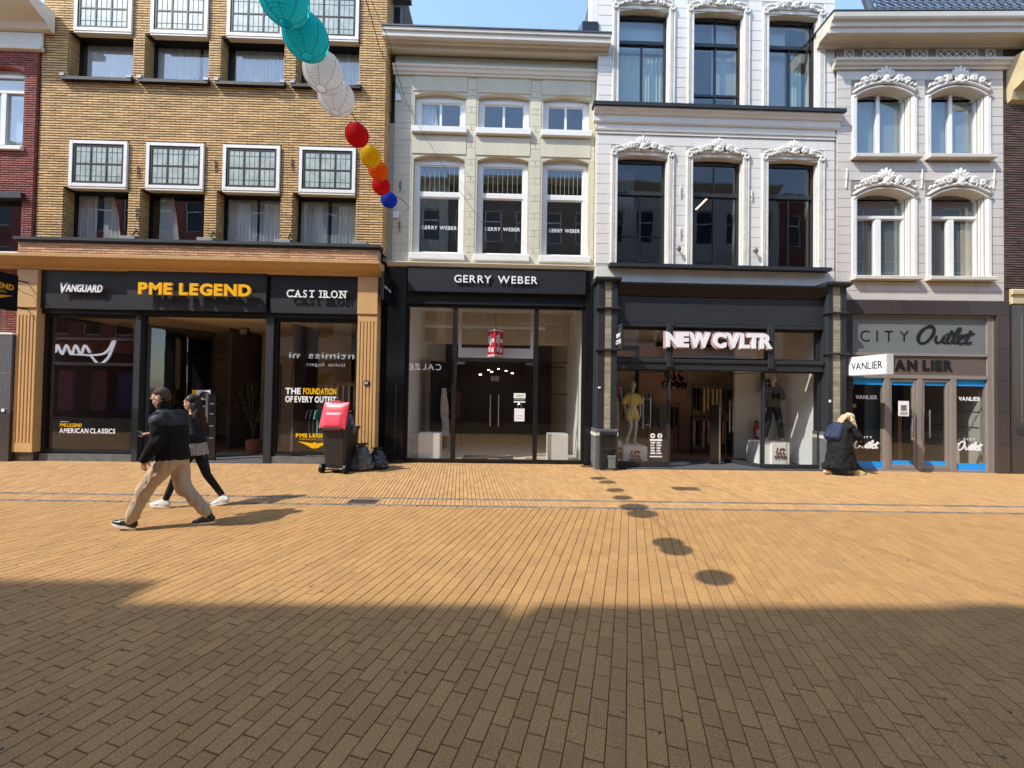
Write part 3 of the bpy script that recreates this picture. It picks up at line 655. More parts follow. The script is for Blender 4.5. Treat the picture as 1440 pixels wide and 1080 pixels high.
for a, b in piers:
    z = 5.07; k = 0
    while z < 9.88:
        hgt = .30 if k % 2 == 0 else .15
        zt = min(z + hgt, 9.89)
        if zt - z > .04:
            if hgt < .2 and b - a > .15: xm = (a + b) / 2; segs = [(a, xm - .005), (xm + .005, b)]
            else: segs = [(a, b)]
            for p, q in segs: MB().bbox(p + .001, q - .001, Y - .008, Y - .0005, z + .003, zt - .003, .003).build('stucco_block', 'stucco2', b2)
        z = zt; k += 1
MB().bbox(-2.88, 2.26, Y - .04, Y - .0005, 10.125, 10.36, .004).build('frieze', 'sage', b2)
MB().prism([(Y, 9.895), (Y - .05, 9.90), (Y - .06, 9.95), (Y - .09, 9.96), (Y - .11, 10.03), (Y - .14, 10.05), (Y - .15, 10.10), (Y, 10.122)], 'x', -2.93, 2.31).build('string_course', 'cream', b2)
MB().prism([(Y, 10.42), (Y - .10, 10.38), (Y - .2, 10.38), (Y - .28, 10.36), (Y - .30, 10.46), (Y - .39, 10.43), (Y - .41, 10.47), (Y - .47, 10.455), (Y - .50, 10.49), (Y - .50, 10.60), (Y - .53, 10.62), (Y - .53, 10.70), (Y, 10.70)], 'x', -3.08, 2.52).build('cornice', 'corn4', b2)
MB().box(-3.10, 2.54, Y - .55, Y + .3, 10.702, 10.735).build('cornice_flashing', 'lead', b2)
for li, (z0, z1, zs) in enumerate(((5.31, 7.88, 7.76), (8.55, 9.50, 9.40))):
    for k, (a, b) in enumerate(WX):
        mb = MB(); arch_fill(mb, a, b, zs, z1 - .001, Y + .0015, Y + .39); mb.build('arch', 'stucco2', b2)
        y = Y + .11
        w = MB(); frame(w, a + .005, b - .005, z0, zs - .02, y, y + .09, .11, wb=.07, wt=.08); w.box(a + .005, b - .005, y + .03, y + .08, zs - .0195, z1 - .01)
        w = w.build('window_frame', 'whitew', b2)
        MB().bbox(a - .05, b + .05, Y - .10, Y + .11, z0 - .15, z0 + .005, .01).build('sill', 'whitew', w)
        gx0, gx1 = a + .115, b - .115
        if li:
            s = MB(); frame(s, gx0, gx1, z0 + .07, zs - .10, y + .025, y + .065, .04); s.box((gx0 + gx1) / 2 - .03, (gx0 + gx1) / 2 + .03, y + .02, y + .07, z0 + .11, zs - .14); s.build('sash', 'whitew', w)
            for p, q in ((gx0 + .04, (gx0 + gx1) / 2 - .03), ((gx0 + gx1) / 2 + .03, gx1 - .04)): pane(w, p, q, z0 + .11, zs - .14, y + .04)
            if k == 0: curtain(b2, gx0, gx0 + .38, z0, zs, y + .12, flare=.1)
            if k == 2: curtain(b2, gx0 + .1, gx1, z0, zs, y + .45, m='blindd')
        else:
            zt = 6.89
            s = MB(); s.box(gx0, gx1, y + .01, y + .085, zt - .05, zt + .05); frame(s, gx0, gx1, z0 + .07, zt - .05, y + .03, y + .07, .035); frame(s, gx0, gx1, zt + .05, zs - .10, y + .02, y + .06, .035); s.build('sash', 'whitew', w)
            pane(w, gx0 + .035, gx1 - .035, z0 + .105, zt - .085, y + .045); pane(w, gx0 + .035, gx1 - .035, zt + .085, zs - .135, y + .035)
            q = MB()
            for i in range(1, 8): xx = gx0 + .035 + (gx1 - gx0 - .07) * i / 8; q.box(xx - .003, xx + .003, y + .028, y + .034, zt + .085 + (.0 if i % 1 else 0), zs - .135)
            q.build('lead_strips', 'sage', w, kind='stuff')
            text('GERRY WEBER', gx0 + .09, gx1 - .07, 6.00, .095, y + .043, 'wlet', b2, bold=.012, depth=.002, gap=.14, space=.35, letters=False)
            MB().box(a, b, y + .6, y + .62, z0, zs).build('screen', 'idark', b2) if k else curtain(b2, gx0, gx1, z0, zs, y + .6, m='blindd')
shell(b2, -2.86, 2.22, Y + .41, 10.6, [5.0, 8.2], zlow=4.9)
MB().box(-3.12, -2.885, 10.42, 10.6, 5.1, 8.66).build('party_wall_strip', 'joint3', b2)
MB().box(-3.12, -2.885, 10.75, 10.9, 8.6, 12).build('recess_wall', 'lead', b2)
MB().box(-2.86, -2.72, Y - .05, Y - .013, 9.22, 9.38).build('cable_box', 'whitew', b2); MB().box(-2.86, -2.72, Y - .05, Y - .013, 6.2, 6.36).build('cable_box', 'whitew', b2)
anchor(b2, -2.70, Y - .02, 7.0); anchor(b2, -2.70, Y - .02, 5.98)
# shopfront of B2
MB().prism([(Y, 4.96), (Y - .10, 4.965), (Y - .13, 5.0), (Y - .16, 5.04), (Y - .16, 5.06), (Y, 5.075)], 'x', -2.97, 2.42).build('shop_cornice', 'cream', b2)
MB().box(-2.95, -2.49, Y - .03, Y + .3, 2.05, 4.955).box(-2.95, -2.49, Y - .03, Y + .3, 0, 2.04).build('pier', 'blackg', b2)
MB().box(-2.70, -2.685, Y - .045, Y - .031, .3, 2.03).build('cable_conduit', 'lead', b2)
MB().box(2.09, 2.40, Y - .03, Y + .3, 2.25, 4.955).box(2.09, 2.40, Y - .03, Y + .3, 0, 2.24).build('pier', 'blackg', b2)
MB().bbox(-2.44, 2.06, Y - .10, Y + .1, 4.33, 4.95, .004).build('sign_panel', 'panel', b2)
MB().box(-2.488, 2.088, Y + .0, Y + .35, 4.04, 4.328).build('header', 'black', b2)
text('GERRY WEBER', -1.27, .83, 4.56, .19, Y - .125, 'wlet', b2, bold=.012, depth=.02, gap=.15, space=.42)
yf = Y + .05
mb = MB(); frame(mb, -2.488, 2.088, .03, 4.04, yf, yf + .10, .07); mb.box(-1.31, -1.20, yf + .002, yf + .098, .1, 3.97); mb.box(.78, .89, yf + .002, yf + .098, .1, 3.97); mb.box(-1.20, .78, yf + .004, yf + .096, 2.6, 2.69)
f2 = mb.build('shop_window_frame', 'black', b2)
pane(f2, -2.418, -1.31, .10, 3.97, yf + .05, 'shopglass'); pane(f2, .89, 2.018, .10, 3.97, yf + .05, 'shopglass'); pane(f2, -1.20, .78, 2.69, 3.97, yf + .05, 'shopglass')
for a, b in ((-1.19, -.215), (-.205, .77)):
    d = pane(b2, a, b, .10, 2.58, yf + .04, 'shopglass', 'glass_door')
    s = 1 if a < -1 else -1; hx = (b - .10) if s > 0 else (a + .10)
    MB().tube([(hx, yf - .02, .95), (hx, yf - .02, 1.75)], .014, 8).tube([(hx, yf - .02, 1.05), (hx, yf + .04, 1.05)], .008, 6).tube([(hx, yf - .02, 1.65), (hx, yf + .04, 1.65)], .008, 6).build('handle', 'steel', d)
    MB().box(a if s > 0 else b - .2, a + .2 if s > 0 else b, yf + .03, yf + .06, 2.52, 2.585).box(a if s > 0 else b - .18, a + .18 if s > 0 else b, yf + .03, yf + .06, .06, .15).box((b - .15) if s > 0 else a, b if s > 0 else a + .15, yf + .028, yf + .058, .06, .13).build('patch_fitting', 'steel', d)
    MB().box(b - .10 if s > 0 else a, b if s > 0 else a + .1, yf + .028, yf + .058, 1.55 + .55, 1.68 + .55).build('lock_plate', 'steel', d)
nt_ = thing('closure_notice', 'white and green closing notice stuck on the right glass door', 'notice', (.42, yf + .03, 1.6))
MB().box(.28, .58, yf + .034, yf + .038, 1.56, 1.80).build('sheet', 'wlet', nt_); MB().box(.28, .58, yf + .03, yf + .0335, 1.60, 1.67).build('black_band', 'blackg', nt_)
text('SORRY', .33, .53, 1.71, .05, yf + .033, mat('green_ink', (.2, .42, .08), .5), nt_, bold=.02, depth=.002, letters=False)
text('WE ARE CLOSED', .30, .56, 1.62, .03, yf + .029, 'wlet', nt_, bold=.0, depth=.001, letters=False)
bgp = thing('paper_bag_sticker', 'white shopping bag shaped sticker with handle below the closing notice', 'sticker', (.43, yf + .03, 1.1))
MB().box(.30, .56, yf + .034, yf + .038, 1.08, 1.41).build('bag', 'wlet', bgp)
MB().tube([(.38, yf + .03, 1.41), (.385, yf + .03, 1.50), (.43, yf + .03, 1.54), (.475, yf + .03, 1.50), (.48, yf + .03, 1.41)], .007, 6).build('bag_handle', 'steel', bgp)
MB().box(.33, .53, yf + .031, yf + .0335, 1.22, 1.225).box(.35, .50, yf + .031, yf + .0335, 1.15, 1.155).build('print', 'greyp', bgp)
# interior B2
X0, X1, YB = -2.45, 2.06, 17.5
MB().box(X0 - .3, X1 + .3, 10.56, YB, -.05, .03).build('shop_floor', 'ibeige', b2)
MB().box(X0 - .3, X1 + .3, 10.76, YB, 4.3, 4.4).build('shop_ceiling', 'iwhite', b2)
MB().box(X0 - .2, X0, 10.56, 13.2, .0, 4.3).build('shop_side_wall', 'iwhite', b2); MB().box(X1, X1 + .2, 10.56, 13.2, 0, 4.3).build('shop_side_wall', 'iwhite', b2)
MB().box(X0 - .2, X0, 13.21, YB, .0, 4.3).build('shop_side_wall', 'ibeige', b2); MB().box(X1, X1 + .2, 13.21, YB, 0, 4.3).build('shop_side_wall', 'ibeige', b2)
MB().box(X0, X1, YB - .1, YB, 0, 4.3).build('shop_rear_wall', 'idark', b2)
MB().box(-1.22, .80, 11.0, 11.1, 2.70, 3.0).box(-1.22, -1.14, 11.02, 11.08, 3.0, 4.3).box(.72, .80, 11.02, 11.08, 3.0, 4.3).build('bulkhead', 'iwhite', b2)
MB().box(-2.45, 2.06, 12.8, 12.9, 3.3, 4.3).build('bulkhead', 'ibeige', b2)
MB().tube([(-2.3, 11.9, 3.72), (1.2, 11.9, 3.72)], .06, 10).build('duct', 'iwhite', b2)
for x in (-2.2, -1.75, 1.25, 1.9): MB().tube([(x, 11.0, 4.3), (x, 11.0, 4.2)], .015, 6).lathe([(.03, -.18), (.06, -.1), (.06, 0), (.03, .03)], (x, 11.0, 4.17), 10).build('spotlight', 'iwhite', b2)
for x, y in ((-.7, 12.5), (.3, 13.5), (.1, 15), (-.4, 14.2), (-.55, 15.5), (-.2, 16.5)):
    MB().lathe([(.0, 0), (.035, .0), (.035, .02)], (x, y, 2.28 + .1 * (y - 12)), 8).build('ceiling_light', mat('lamp_glow', (1, .85, .65), .5, emit=9), b2)
MB().box(-1.05, .3, 10.62, 11.5, .031, .04).build('entrance_mat', 'matgrey', b2)
# ================================================================== ornaments
def crest(par, cx, z, y, w, h, m, kind=0):
    mb = MB(); rnd = random.Random(int(cx * 100) + int(z * 10))
    for i in range(7):          # shell of petals
        a = (i - 3) / 3 * 1.15; L_ = h * (.62 - .12 * abs(i - 3) / 3)
        c = (cx + sin(a) * L_ * .55, y - .045, z + h * .34 + cos(a) * L_ * .5)
        mb.ell(c, (h * .085, .035, L_ * .42), 8, 5, Matrix.Rotation(a, 3, 'Y'))
    mb.ell((cx, y - .06, z + h * .30), (h * .16, .05, h * .17), 10, 6)
    for i in range(5): a = (i - 2) * .5; mb.ell((cx + sin(a) * h * .2, y - .07, z + h * .16 - cos(a) * .0), (h * .06, .03, h * .12), 6, 4, Matrix.Rotation(a, 3, 'Y'))
    for s in (-1, 1):
        for (ox, oz, r0, turns) in ((.22, .22, .13, 1.6), (.36, .10, .10, 1.4)):      # scrolls
            pts = []; rad = []
            for i in range(18):
                t = i / 17; a = t * turns * 2 * pi; r = r0 * h * (1 - .75 * t) * 1.2
                pts.append((cx + s * (ox * w + cos(a) * r), y - .04 - .02 * t, z + oz * h + h * .1 + sin(a) * r)); rad.append(.028 * h / .35 * (1.1 - .4 * t))
            mb.tube(pts, rad, 6)
        for i in range(6):      # leaves running out along the arch
            t = i / 5; x = cx + s * (.18 + .32 * t) * w; zz = z + h * (.30 - .26 * t)
            mb.ell((x, y - .035, zz), (.05 * w * (1.15 - .5 * t), .03, .030 * w), 7, 4, Matrix.Rotation(s * (.5 + rnd.uniform(-.5, .5)), 3, 'Y'))
            mb.ell((x + s * .02, y - .03, zz - .02 * w), (.018 * w, .025, .05 * w * (1 - .4 * t)), 6, 4, Matrix.Rotation(s * (-.7 + rnd.uniform(-.4, .4)), 3, 'Y'))
    for i in range(26):         # acanthus leaflets filling the triangle of the crest
        t = rnd.uniform(-1, 1); x = cx + t * .42 * w; zz = z + h * (.16 + (1 - abs(t)) * rnd.uniform(.1, .62) - .10 * abs(t)); a = t * 1.1 + rnd.uniform(-.6, .6)
        mb.ell((x, y - .04 - rnd.uniform(0, .03), zz), (h * .045, .022, h * rnd.uniform(.09, .15)), 6, 4, Matrix.Rotation(a, 3, 'Y'))
    return mb.build('crest', m, par, smooth=True)
def rope(mb, p, q, r=.022, step=.052):
    p, q = Vector(p), Vector(q); L_ = (q - p).length; d = (q - p) / L_; n = int(L_ / step)
    for i in range(n):
        c = p + d * (i + .5) * L_ / n
        R = Matrix.Rotation(.65 if abs(d.z) > .5 else .9, 3, 'Y'); mb.ell(c, (r * .9, r, r * 1.55) if abs(d.z) > .5 else (r * 1.55, r, r * .9), 6, 4, R)
    return mb
# ================================================================== B3
b3 = thing('shop_building', 'white stucco building with rope-edged ornate window surrounds over a dark grey shopfront', 'building', (5.3, 10.15, 0))
Y = 10.15; WX3 = [(2.79, 4.06), (4.70, 5.98), (6.63, 7.92)]
Z3 = [(5.06, 7.85), (9.09, 11.60)]
hl = [(a, b, z[0], z[1]) for a, b in WX3 for z in Z3]
mb = MB(); holes_wall(mb, 2.27, 8.36, 4.62, 13.2, Y, Y + .45, hl); mb.build('wall', 'joint3', b3)
fh = [(a - .16, b + .16, z[0] - .02, z[1] + .14) for a, b in WX3 for z in Z3]
blocks(b3, [(2.27, 8.36, 5.08, 8.36), (2.27, 8.36, 9.1, 13.2)], Y, 'stucco3', .255, fh, t=.008, jt=.009, bl=1.3)
blocks(b3, [(2.27, 8.36, 4.63, 5.0)], Y, 'stucco3', .4, [], t=.013, jt=.01)
# entablature band
MB().box(2.27, 8.36, Y - .03, Y - .001, 8.375, 8.62).build('frieze', 'stucco3', b3)
MB().prism([(Y, 8.44), (Y - .05, 8.45), (Y - .06, 8.49), (Y - .031, 8.50), (Y - .031, 8.51), (Y, 8.52)], 'x', 2.20, 8.42).build('moulding', 'stucco3', b3)
MB().prism([(Y, 8.62), (Y - .06, 8.63), (Y - .08, 8.66), (Y - .08, 8.80), (Y - .12, 8.83), (Y - .14, 8.88), (Y - .18, 8.90), (Y - .19, 8.955), (Y, 8.96)], 'x', 2.16, 8.44).build('cornice', 'stucco3', b3)
MB().box(2.12, 8.48, Y - .24, Y, 8.965, 9.05).build('ledge', 'anth', b3)
MB().box(2.58, 8.14, Y - .2, Y + .02, 4.97, 5.055).build('ledge', 'anth', b3)
for zi, (z0, z1) in enumerate(Z3):
    for k, (a, b) in enumerate(WX3):
        ft = z1 + .13
        # surround: outer fillet, rope, inner fillet
        f = MB()
        f.bbox(a - .16, a - .118, Y - .05, Y - .001, z0, ft, .008); f.bbox(b + .118, b + .16, Y - .05, Y - .001, z0, ft, .008); f.bbox(a - .117, b + .117, Y - .05, Y - .001, ft - .04, ft, .008)
        f.bbox(a - .06, a - .0, Y - .045, Y - .001, z0, z1 + .02, .006); f.bbox(b + .0, b + .06, Y - .045, Y - .001, z0, z1 + .02, .006); f.box(a - .117, a - .061, Y - .018, Y - .001, z0, ft - .041); f.box(b + .061, b + .117, Y - .018, Y - .001, z0, ft - .041); f.box(a - .0, b + .0, Y - .018, Y - .001, z1 + .001, ft - .041)
        f = f.build('window_surround', 'orn3', b3)
        r = MB(); rope(r, (a - .09, Y - .035, z0), (a - .09, Y - .035, ft - .05)); rope(r, (b + .09, Y - .035, z0), (b + .09, Y - .035, ft - .05)); r.build('rope_moulding', 'orn3', f, smooth=True, kind='stuff')
        c = MB()
        for s, xx in ((-1, a - .09), (1, b + .09)):
            for i in range(7): aa = i * .9; c.ell((xx + cos(aa) * .05, Y - .05, ft - .10 + sin(aa) * .06), (.035, .03, .045), 6, 4, Matrix.Rotation(aa, 3, 'Y'))
            for i in range(8): t = i / 7; c.ell((xx - s * t * .36, Y - .05, ft + .01 + .05 * sin(t * 3) + .03 * t), (.04, .03, .025), 6, 4, Matrix.Rotation(-s * .5 + (i % 2), 3, 'Y'))
        c.build('corner_leaves', 'orn3', f, smooth=True)
        crest(f, (a + b) / 2, ft - .07, Y - .01, 1.25, .47, 'orn3')
        # reveal linings, rounded heads
        mb = MB(); arch_fill(mb, a, b, z1 - .055, z1 - .001, Y + .0015, Y + .43, 12); mb.build('arch', 'orn3', b3)
        m2 = MB()
        m2.box(b - .012, b - .001, Y + .02, Y + .06, z0, z1 - .12); m2.box(b - .012, b - .001, Y + .075, Y + .12, z0, z1 - .12)
        m2.build('reveal_panel', 'orn3', f)
        y = Y + .14
        w = MB(); frame(w, a + .004, b - .004, z0, z1 - .06, y, y + .09, .055, wt=.07); w.box(a + .004, b - .004, y + .04, y + .08, z1 - .0595, z1 - .01)
        zt = 6.95 if zi == 0 else 10.85
        w.box(a + .059, b - .059, y - .02, y + .085, zt - .05, zt + .04); xm = (a + b) / 2; w = w.build('window_frame', 'blackg' if zi else 'anth', b3)
        s = MB(); s.box(xm - .025, xm + .025, y + .01, y + .07, z0 + .055, zt - .05)
        if k == 1: s.box(xm - .015, xm + .015, y + .012, y + .07, zt + .04, z1 - .13)
        if zi and k == 1: s.box(a + .059, b - .059, y + .005, y + .075, z0 + .42, z0 + .48)
        if not zi and k == 0: s.box(a + .059, b - .059, y + .012, y + .068, z0 + .78, z0 + .80)
        s.build('glazing_bar', 'blackg', w)
        gk = 'glass' if zi else 'glassd'; pane(w, a + .059, xm - .025, z0 + .055, zt - .05, y + .035, gk); pane(w, xm + .025, b - .059, z0 + .055, zt - .05, y + .035, gk); pane(w, a + .059, b - .059, zt + .04, z1 - .13, y + .035, gk)
        if zi and k == 0: curtain(b3, a, xm + .05, z0, z1 - .9, y + .22, m='curtaing', amp=.012); curtain(b3, xm + .1, b, z0, z1 - .9, y + .24, m='curtaing', amp=.02); MB().box(a, b, y + .2, y + .21, z1 - .85, z1).build('screen', mat('blue_screen', (.35, .47, .5), .7), b3)
        elif zi and k == 2: MB().box(a, xm + .02, y + .2, y + .21, z0, z1).build('screen', 'blind', b3); curtain(b3, b - .4, b - .1, z0, z1 - .7, y + .3, m='curtaing', amp=.02)
        elif zi: MB().box(xm, b, y + .2, y + .21, z0 + .5, z1).build('screen', 'blind', b3); MB().box(a, xm, y + .2, y + .21, z1 - .75, z1).build('screen', 'blindd', b3)
        else:
            bl = MB(); zz = z0 + .02; top = (z0 + 1.9, z0 + .75, z0 + 1.75)[k]
            while zz < top: bl.add([(a, y + .16, zz), (b, y + .16, zz), (b, y + .185, zz + .012), (a, y + .185, zz + .012)], [(0, 1, 2, 3)]); zz += .022
            bl.build('venetian_blind', 'anth', b3, kind='stuff')
            if k == 0: curtain(b3, a + .15, a + .6, z0 + 1.2, z1 - .1, y + .4, m='curtain', amp=.03)
tl = MB(); tl.tube([(5.35, 11.3, 7.05), (6.05, 11.9, 7.75)], .02, 8); tl = tl.build('tube_light', mat('tube_glow', (1, .62, .3), .5, emit=3.2), b3)
for x, z in ((4.38, 6.95), (4.38, 5.9), (6.2, 6.9)): anchor(b3, x, Y - .012, z, 'orn3')
for x in (4.32, 6.27): MB().tube([(x, Y, 5.5), (x + .02, Y - .1, 5.5)], .02, 6).ell((x + .02, Y - .1, 5.47), (.05, .03, .07), 8, 5).build('hook', 'iron', b3)
shell(b3, 2.29, 8.34, Y + .46, 13.1, [4.7, 8.6], zlow=4.6)
MB().prism([(10.1, 10.95), (10.1, 11.2), (13.5, 13.2), (13.5, 12.9)], 'x', 1.85, 2.25).build('verge_board', 'blackg', b3)
MB().box(2.1, 2.262, Y + .02, Y + .5, 10.72, 13.1).build('verge_wall', 'stucco3', b3)
# B3 shopfront
def pilaster3(x0, x1, st):
    yf_ = 9.86
    p = MB(); w = (x1 - x0); a, b = x0 + w * st[0], x0 + w * st[1]
    p.bbox(x0, a, yf_, 10.3, .97, 4.55, .01); p.bbox(b, x1, yf_, 10.3, .97, 4.55, .01); p = p.build('pilaster', 'anth', b3)
    s = MB(); z = .975; 
    while z < 4.54: s.bbox(a + .002, b - .002, yf_ + .012, yf_ + .05, z, z + .034, .005); z += .036
    s.box(a + .004, b - .004, yf_ + .03, 10.25, .97, 4.54); s.build('ribbed_strip', mat('ribbed_stone', (.34, .30, .21), .7, var=.25, nscale=5, island=.22), p)
    for z in (3.88, 2.87): MB().bbox(x0 - .05, x1 + .05, yf_ - .06, yf_ + .1, z, z + .05, .012).build('band', 'anth', p)
    MB().prism([(10.3, 4.551), (yf_ - .01, 4.551), (yf_ - .10, 4.60), (yf_ - .10, 4.65), (10.14, 4.65), (10.14, 4.60), (10.3, 4.6)], 'x', x0 - .07, x1 + .07).build('capital', 'anth', p)
    MB().bbox(x0 - .03, x1 + .03, yf_ - .04, 10.3, 0, .80, .01).bbox(x0 - .03, x1 + .03, yf_ - .04, 10.3, .88, .97, .01).build('base', 'bluestone', p)
    MB().bbox(x0 - .04, x1 + .04, yf_ - .05, 10.3, .802, .878, .01).build('base_band', 'corn4', p)
    return p
pilaster3(2.27, 2.76, (.36, .70)); pilaster3(7.95, 8.44, (.30, .70))
MB().bbox(7.99, 8.04, 9.845, 9.858, 1.70, 1.76, .002).build('label_plate', 'wlet', b3)
MB().bbox(2.30, 2.36, 9.84, 9.858, 1.95, 1.99, .002).build('label_plate', 'wlet', b3)
MB().bbox(2.765, 7.945, 9.98, 10.2, 3.58, 4.25, .01).build('fascia', 'anth', b3)
MB().prism([(10.2, 4.25), (9.96, 4.25), (9.88, 4.36), (9.80, 4.50), (9.80, 4.54), (10.2, 4.56)], 'x', 2.765, 7.945).build('fascia_cornice', 'black', b3)
MB().bbox(2.765, 7.945, 9.95, 10.25, 2.44, 2.60, .01).bbox(2.765, 7.945, 9.92, 10.25, 2.605, 2.70, .015).bbox(2.765, 7.945, 9.97, 10.25, 3.49, 3.575, .01).build('lintel', 'anth', b3)
for x in (4.0, 6.52): MB().bbox(x, x + .05, 9.9, 10.1, 2.5, 3.58, .008).bbox(x + .055, x + .10, 9.89, 10.1, 2.5, 3.58, .008).bbox(x + .105, x + .15, 9.9, 10.1, 2.5, 3.58, .008).build('post', 'anth', b3)
mb = MB(); frame(mb, 2.77, 7.94, 2.705, 3.485, 10.10, 10.16, .05); tr3 = mb.build('transom_frame', 'anth', b3)
for a, b in ((2.82, 4.0), (4.15, 6.52), (6.67, 7.89)): pane(tr3, a, b, 2.755, 3.435, 10.13, 'shopglass')
MB().box(4.3, 6.4, 10.35, 10.38, 2.80, 2.83).box(2.9, 3.95, 10.6, 10.7, 3.10, 3.2).build('rail', 'corn4', b3)
# NEW CVLTR
fr = lambda u, v, n: (u, 9.86 - n, v)
lt = 'NEW CVLTR'; 
text(lt, 3.90, 6.58, 2.955, .42, 9.90, 'pink', b3, bold=.075, depth=.03, gap=-.05, space=.10, zig=.002, name='letter_back')
text(lt, 3.955, 6.575, 2.985, .36, 9.865, 'wlet', b3, bold=.055, depth=.03, gap=.0, space=.15, zig=.002)
MB().box(3.95, 6.5, 9.90, 9.92, 3.06, 3.12).build('letter_rail', 'anth', b3)
# glazing below
mb = MB(); frame(mb, 2.77, 4.16, .03, 2.44, 10.06, 10.12, .04, wb=.13); fw = mb.build('shop_window_frame', 'anth', b3); pane(fw, 2.81, 4.12, .16, 2.40, 10.09, 'shopglass')
mb = MB(); frame(mb, 6.50, 7.94, .03, 2.44, 10.06, 10.12, .035, wb=.10); fw2 = mb.build('shop_window_frame', 'anth', b3); pane(fw2, 6.535, 7.905, .13, 2.405, 10.09, 'shopglass')
d3 = leaf(b3, (6.50, 10.14), (6.05, 11.0), .02, 2.42, w=.02, fm='anth', gm='shopglass', bot=.10)
MB().tube([(6.06, 10.80, .85), (6.06, 10.80, 1.7)], .014, 8).tube([(6.20, 10.88, .85), (6.20, 10.88, 1.7)], .014, 8).tube([(6.06, 10.80, 1.6), (6.20, 10.88, 1.6)], .009, 6).tube([(6.06, 10.80, .95), (6.20, 10.88, .95)], .009, 6).build('handle', 'steel', d3)
d4 = leaf(b3, (4.14, 10.14), (3.75, 11.3), .02, 2.42, w=.02, fm='anth', gm='shopglass', bot=.08)
MB().tube([(3.98, 10.95, .9), (3.98, 10.95, 1.75)], .015, 8).tube([(3.78, 10.95, .9), (3.78, 10.95, 1.75)], .015, 8).tube([(3.78, 10.95, 1.7), (3.98, 10.95, 1.7)], .01, 6).tube([(3.78, 10.95, 1.0), (3.98, 10.95, 1.0)], .01, 6).build('handle', 'steel', d4)
MB().box(2.77, 7.94, 9.93, 11.5, -.006, .025).build('threshold', 'matgrey', b3)
# stickers on the left glass: two round pictograms and a text block
st = MB()
def disc(mb, x, z, r, y, n=18): return mb.prism([(x + r * cos(2 * pi * k / n), z + r * sin(2 * pi * k / n)) for k in range(n)], 'y', y, y + .002)
disc(st, 3.73, .80, .062, 10.084); disc(st, 3.91, .80, .062, 10.084); st.build('round_sticker', 'wlet', b3)
st = MB(); st.ell((3.73, 10.083, .80), (.035, .002, .018), 8, 4); st.box(3.895, 3.925, 10.081, 10.0835, .77, .81); st.ell((3.91, 10.082, .825), (.014, .002, .014), 8, 4); st.build('pictogram', 'blackg', b3)
st = MB()
for r in range(5):
    for c in range(2): st.box(3.68 + c * .15, 3.68 + c * .15 + random.uniform(.09, .13), 10.084, 10.086, .61 - r * .065, .645 - r * .065)
st.box(3.66, 3.97, 10.084, 10.086, .67, .72); st.box(3.66, 3.97, 10.084, 10.086, .27, .30); st.build('opening_hours_print', 'wlet', b3)
# interior B3
X0, X1, YB = 2.5, 8.1, 17.0
MB().box(X0, X1, 11.5, YB, -.05, .02).box(X0, 4.1, 10.13, 11.499, -.05, .02).box(6.5, X1, 10.13, 11.499, -.05, .02).build('shop_floor', 'iwood', b3)
MB().box(X0, X1, 10.3, YB, 3.6, 3.7).build('shop_ceiling', 'iwhite', b3)
MB().box(7.95, 8.1, 10.31, 12.6, 0, 3.6).build('display_side_wall', 'iwhite', b3)
MB().box(6.75, 7.94, 11.75, 11.85, 0, 3.6).build('display_back_wall', 'iwhite', b3)
MB().box(2.4, 2.5, 10.31, YB, 0, 3.6).build('shop_side_wall', 'ibeige', b3); MB().box(7.951, 8.1, 12.61, YB, 0, 3.6).build('shop_side_wall', 'ibeige', b3)
MB().box(X0, X1, YB, YB + .1, 0, 3.6).build('shop_rear_wall', 'ibeige', b3)
pinkm = mat('pink_wall', (.66, .42, .37), .8)
MB().box(4.45, 6.05, 13.3, 13.4, 0, 3.4).build('partition', pinkm, b3)
MB().box(2.6, 4.0, 12.9, 13.0, 0, 3.2).build('partition', 'ibeige', b3); MB().box(4.05, 4.25, 13.1, 13.2, 0, 3.2).build('partition', 'ibeige', b3); MB().box(6.06, 7.9, 13.3, 13.4, 0, 3.4).build('partition', 'ibeige', b3)
def graffiti(par, cx, z, w, y, m=None, name='logo_print'):
    mb = MB(); fr = lambda u, v, n: (u, y - n, v); rnd = random.Random(4)
    for r in range(3):
        for i in range(3 if r < 2 else 4):
            x = cx + (i - (1 if r < 2 else 1.5)) * w * .24; zz = z - r * w * .30
            q = lambda a: a * w * rnd.uniform(.5, 1.4) + w * rnd.uniform(-.035, .035)
            pts = [(x - q(.07), zz - q(.12), .6), (x - q(.06), zz + q(.1), 1.3), (x + q(.02), zz + q(.13), .8), (x + q(.08), zz + q(.02), 1.5), (x - q(.03), zz - q(.03), .9), (x + q(.08), zz - q(.16), .4)]
            stroke(mb, pts, w * .075, fr, .002, n0=.0006 * (r * 4 + i))
    return mb.build(name, m or 'blackg', par)
graffiti(b3, 5.62, 2.62, .85, 13.3)
# hanging board in the right display with the same print
bd = thing('hanging_sign_board', 'pink board with black scrawl lettering hung in the right display', 'sign', (7.5, 11.7, 2.0))
MB().box(7.38, 7.90, 11.69, 11.72, 1.92, 2.36).build('board', mat('pale_pink', (.66, .55, .54), .6), bd); graffiti(bd, 7.62, 2.25, .40, 11.688)
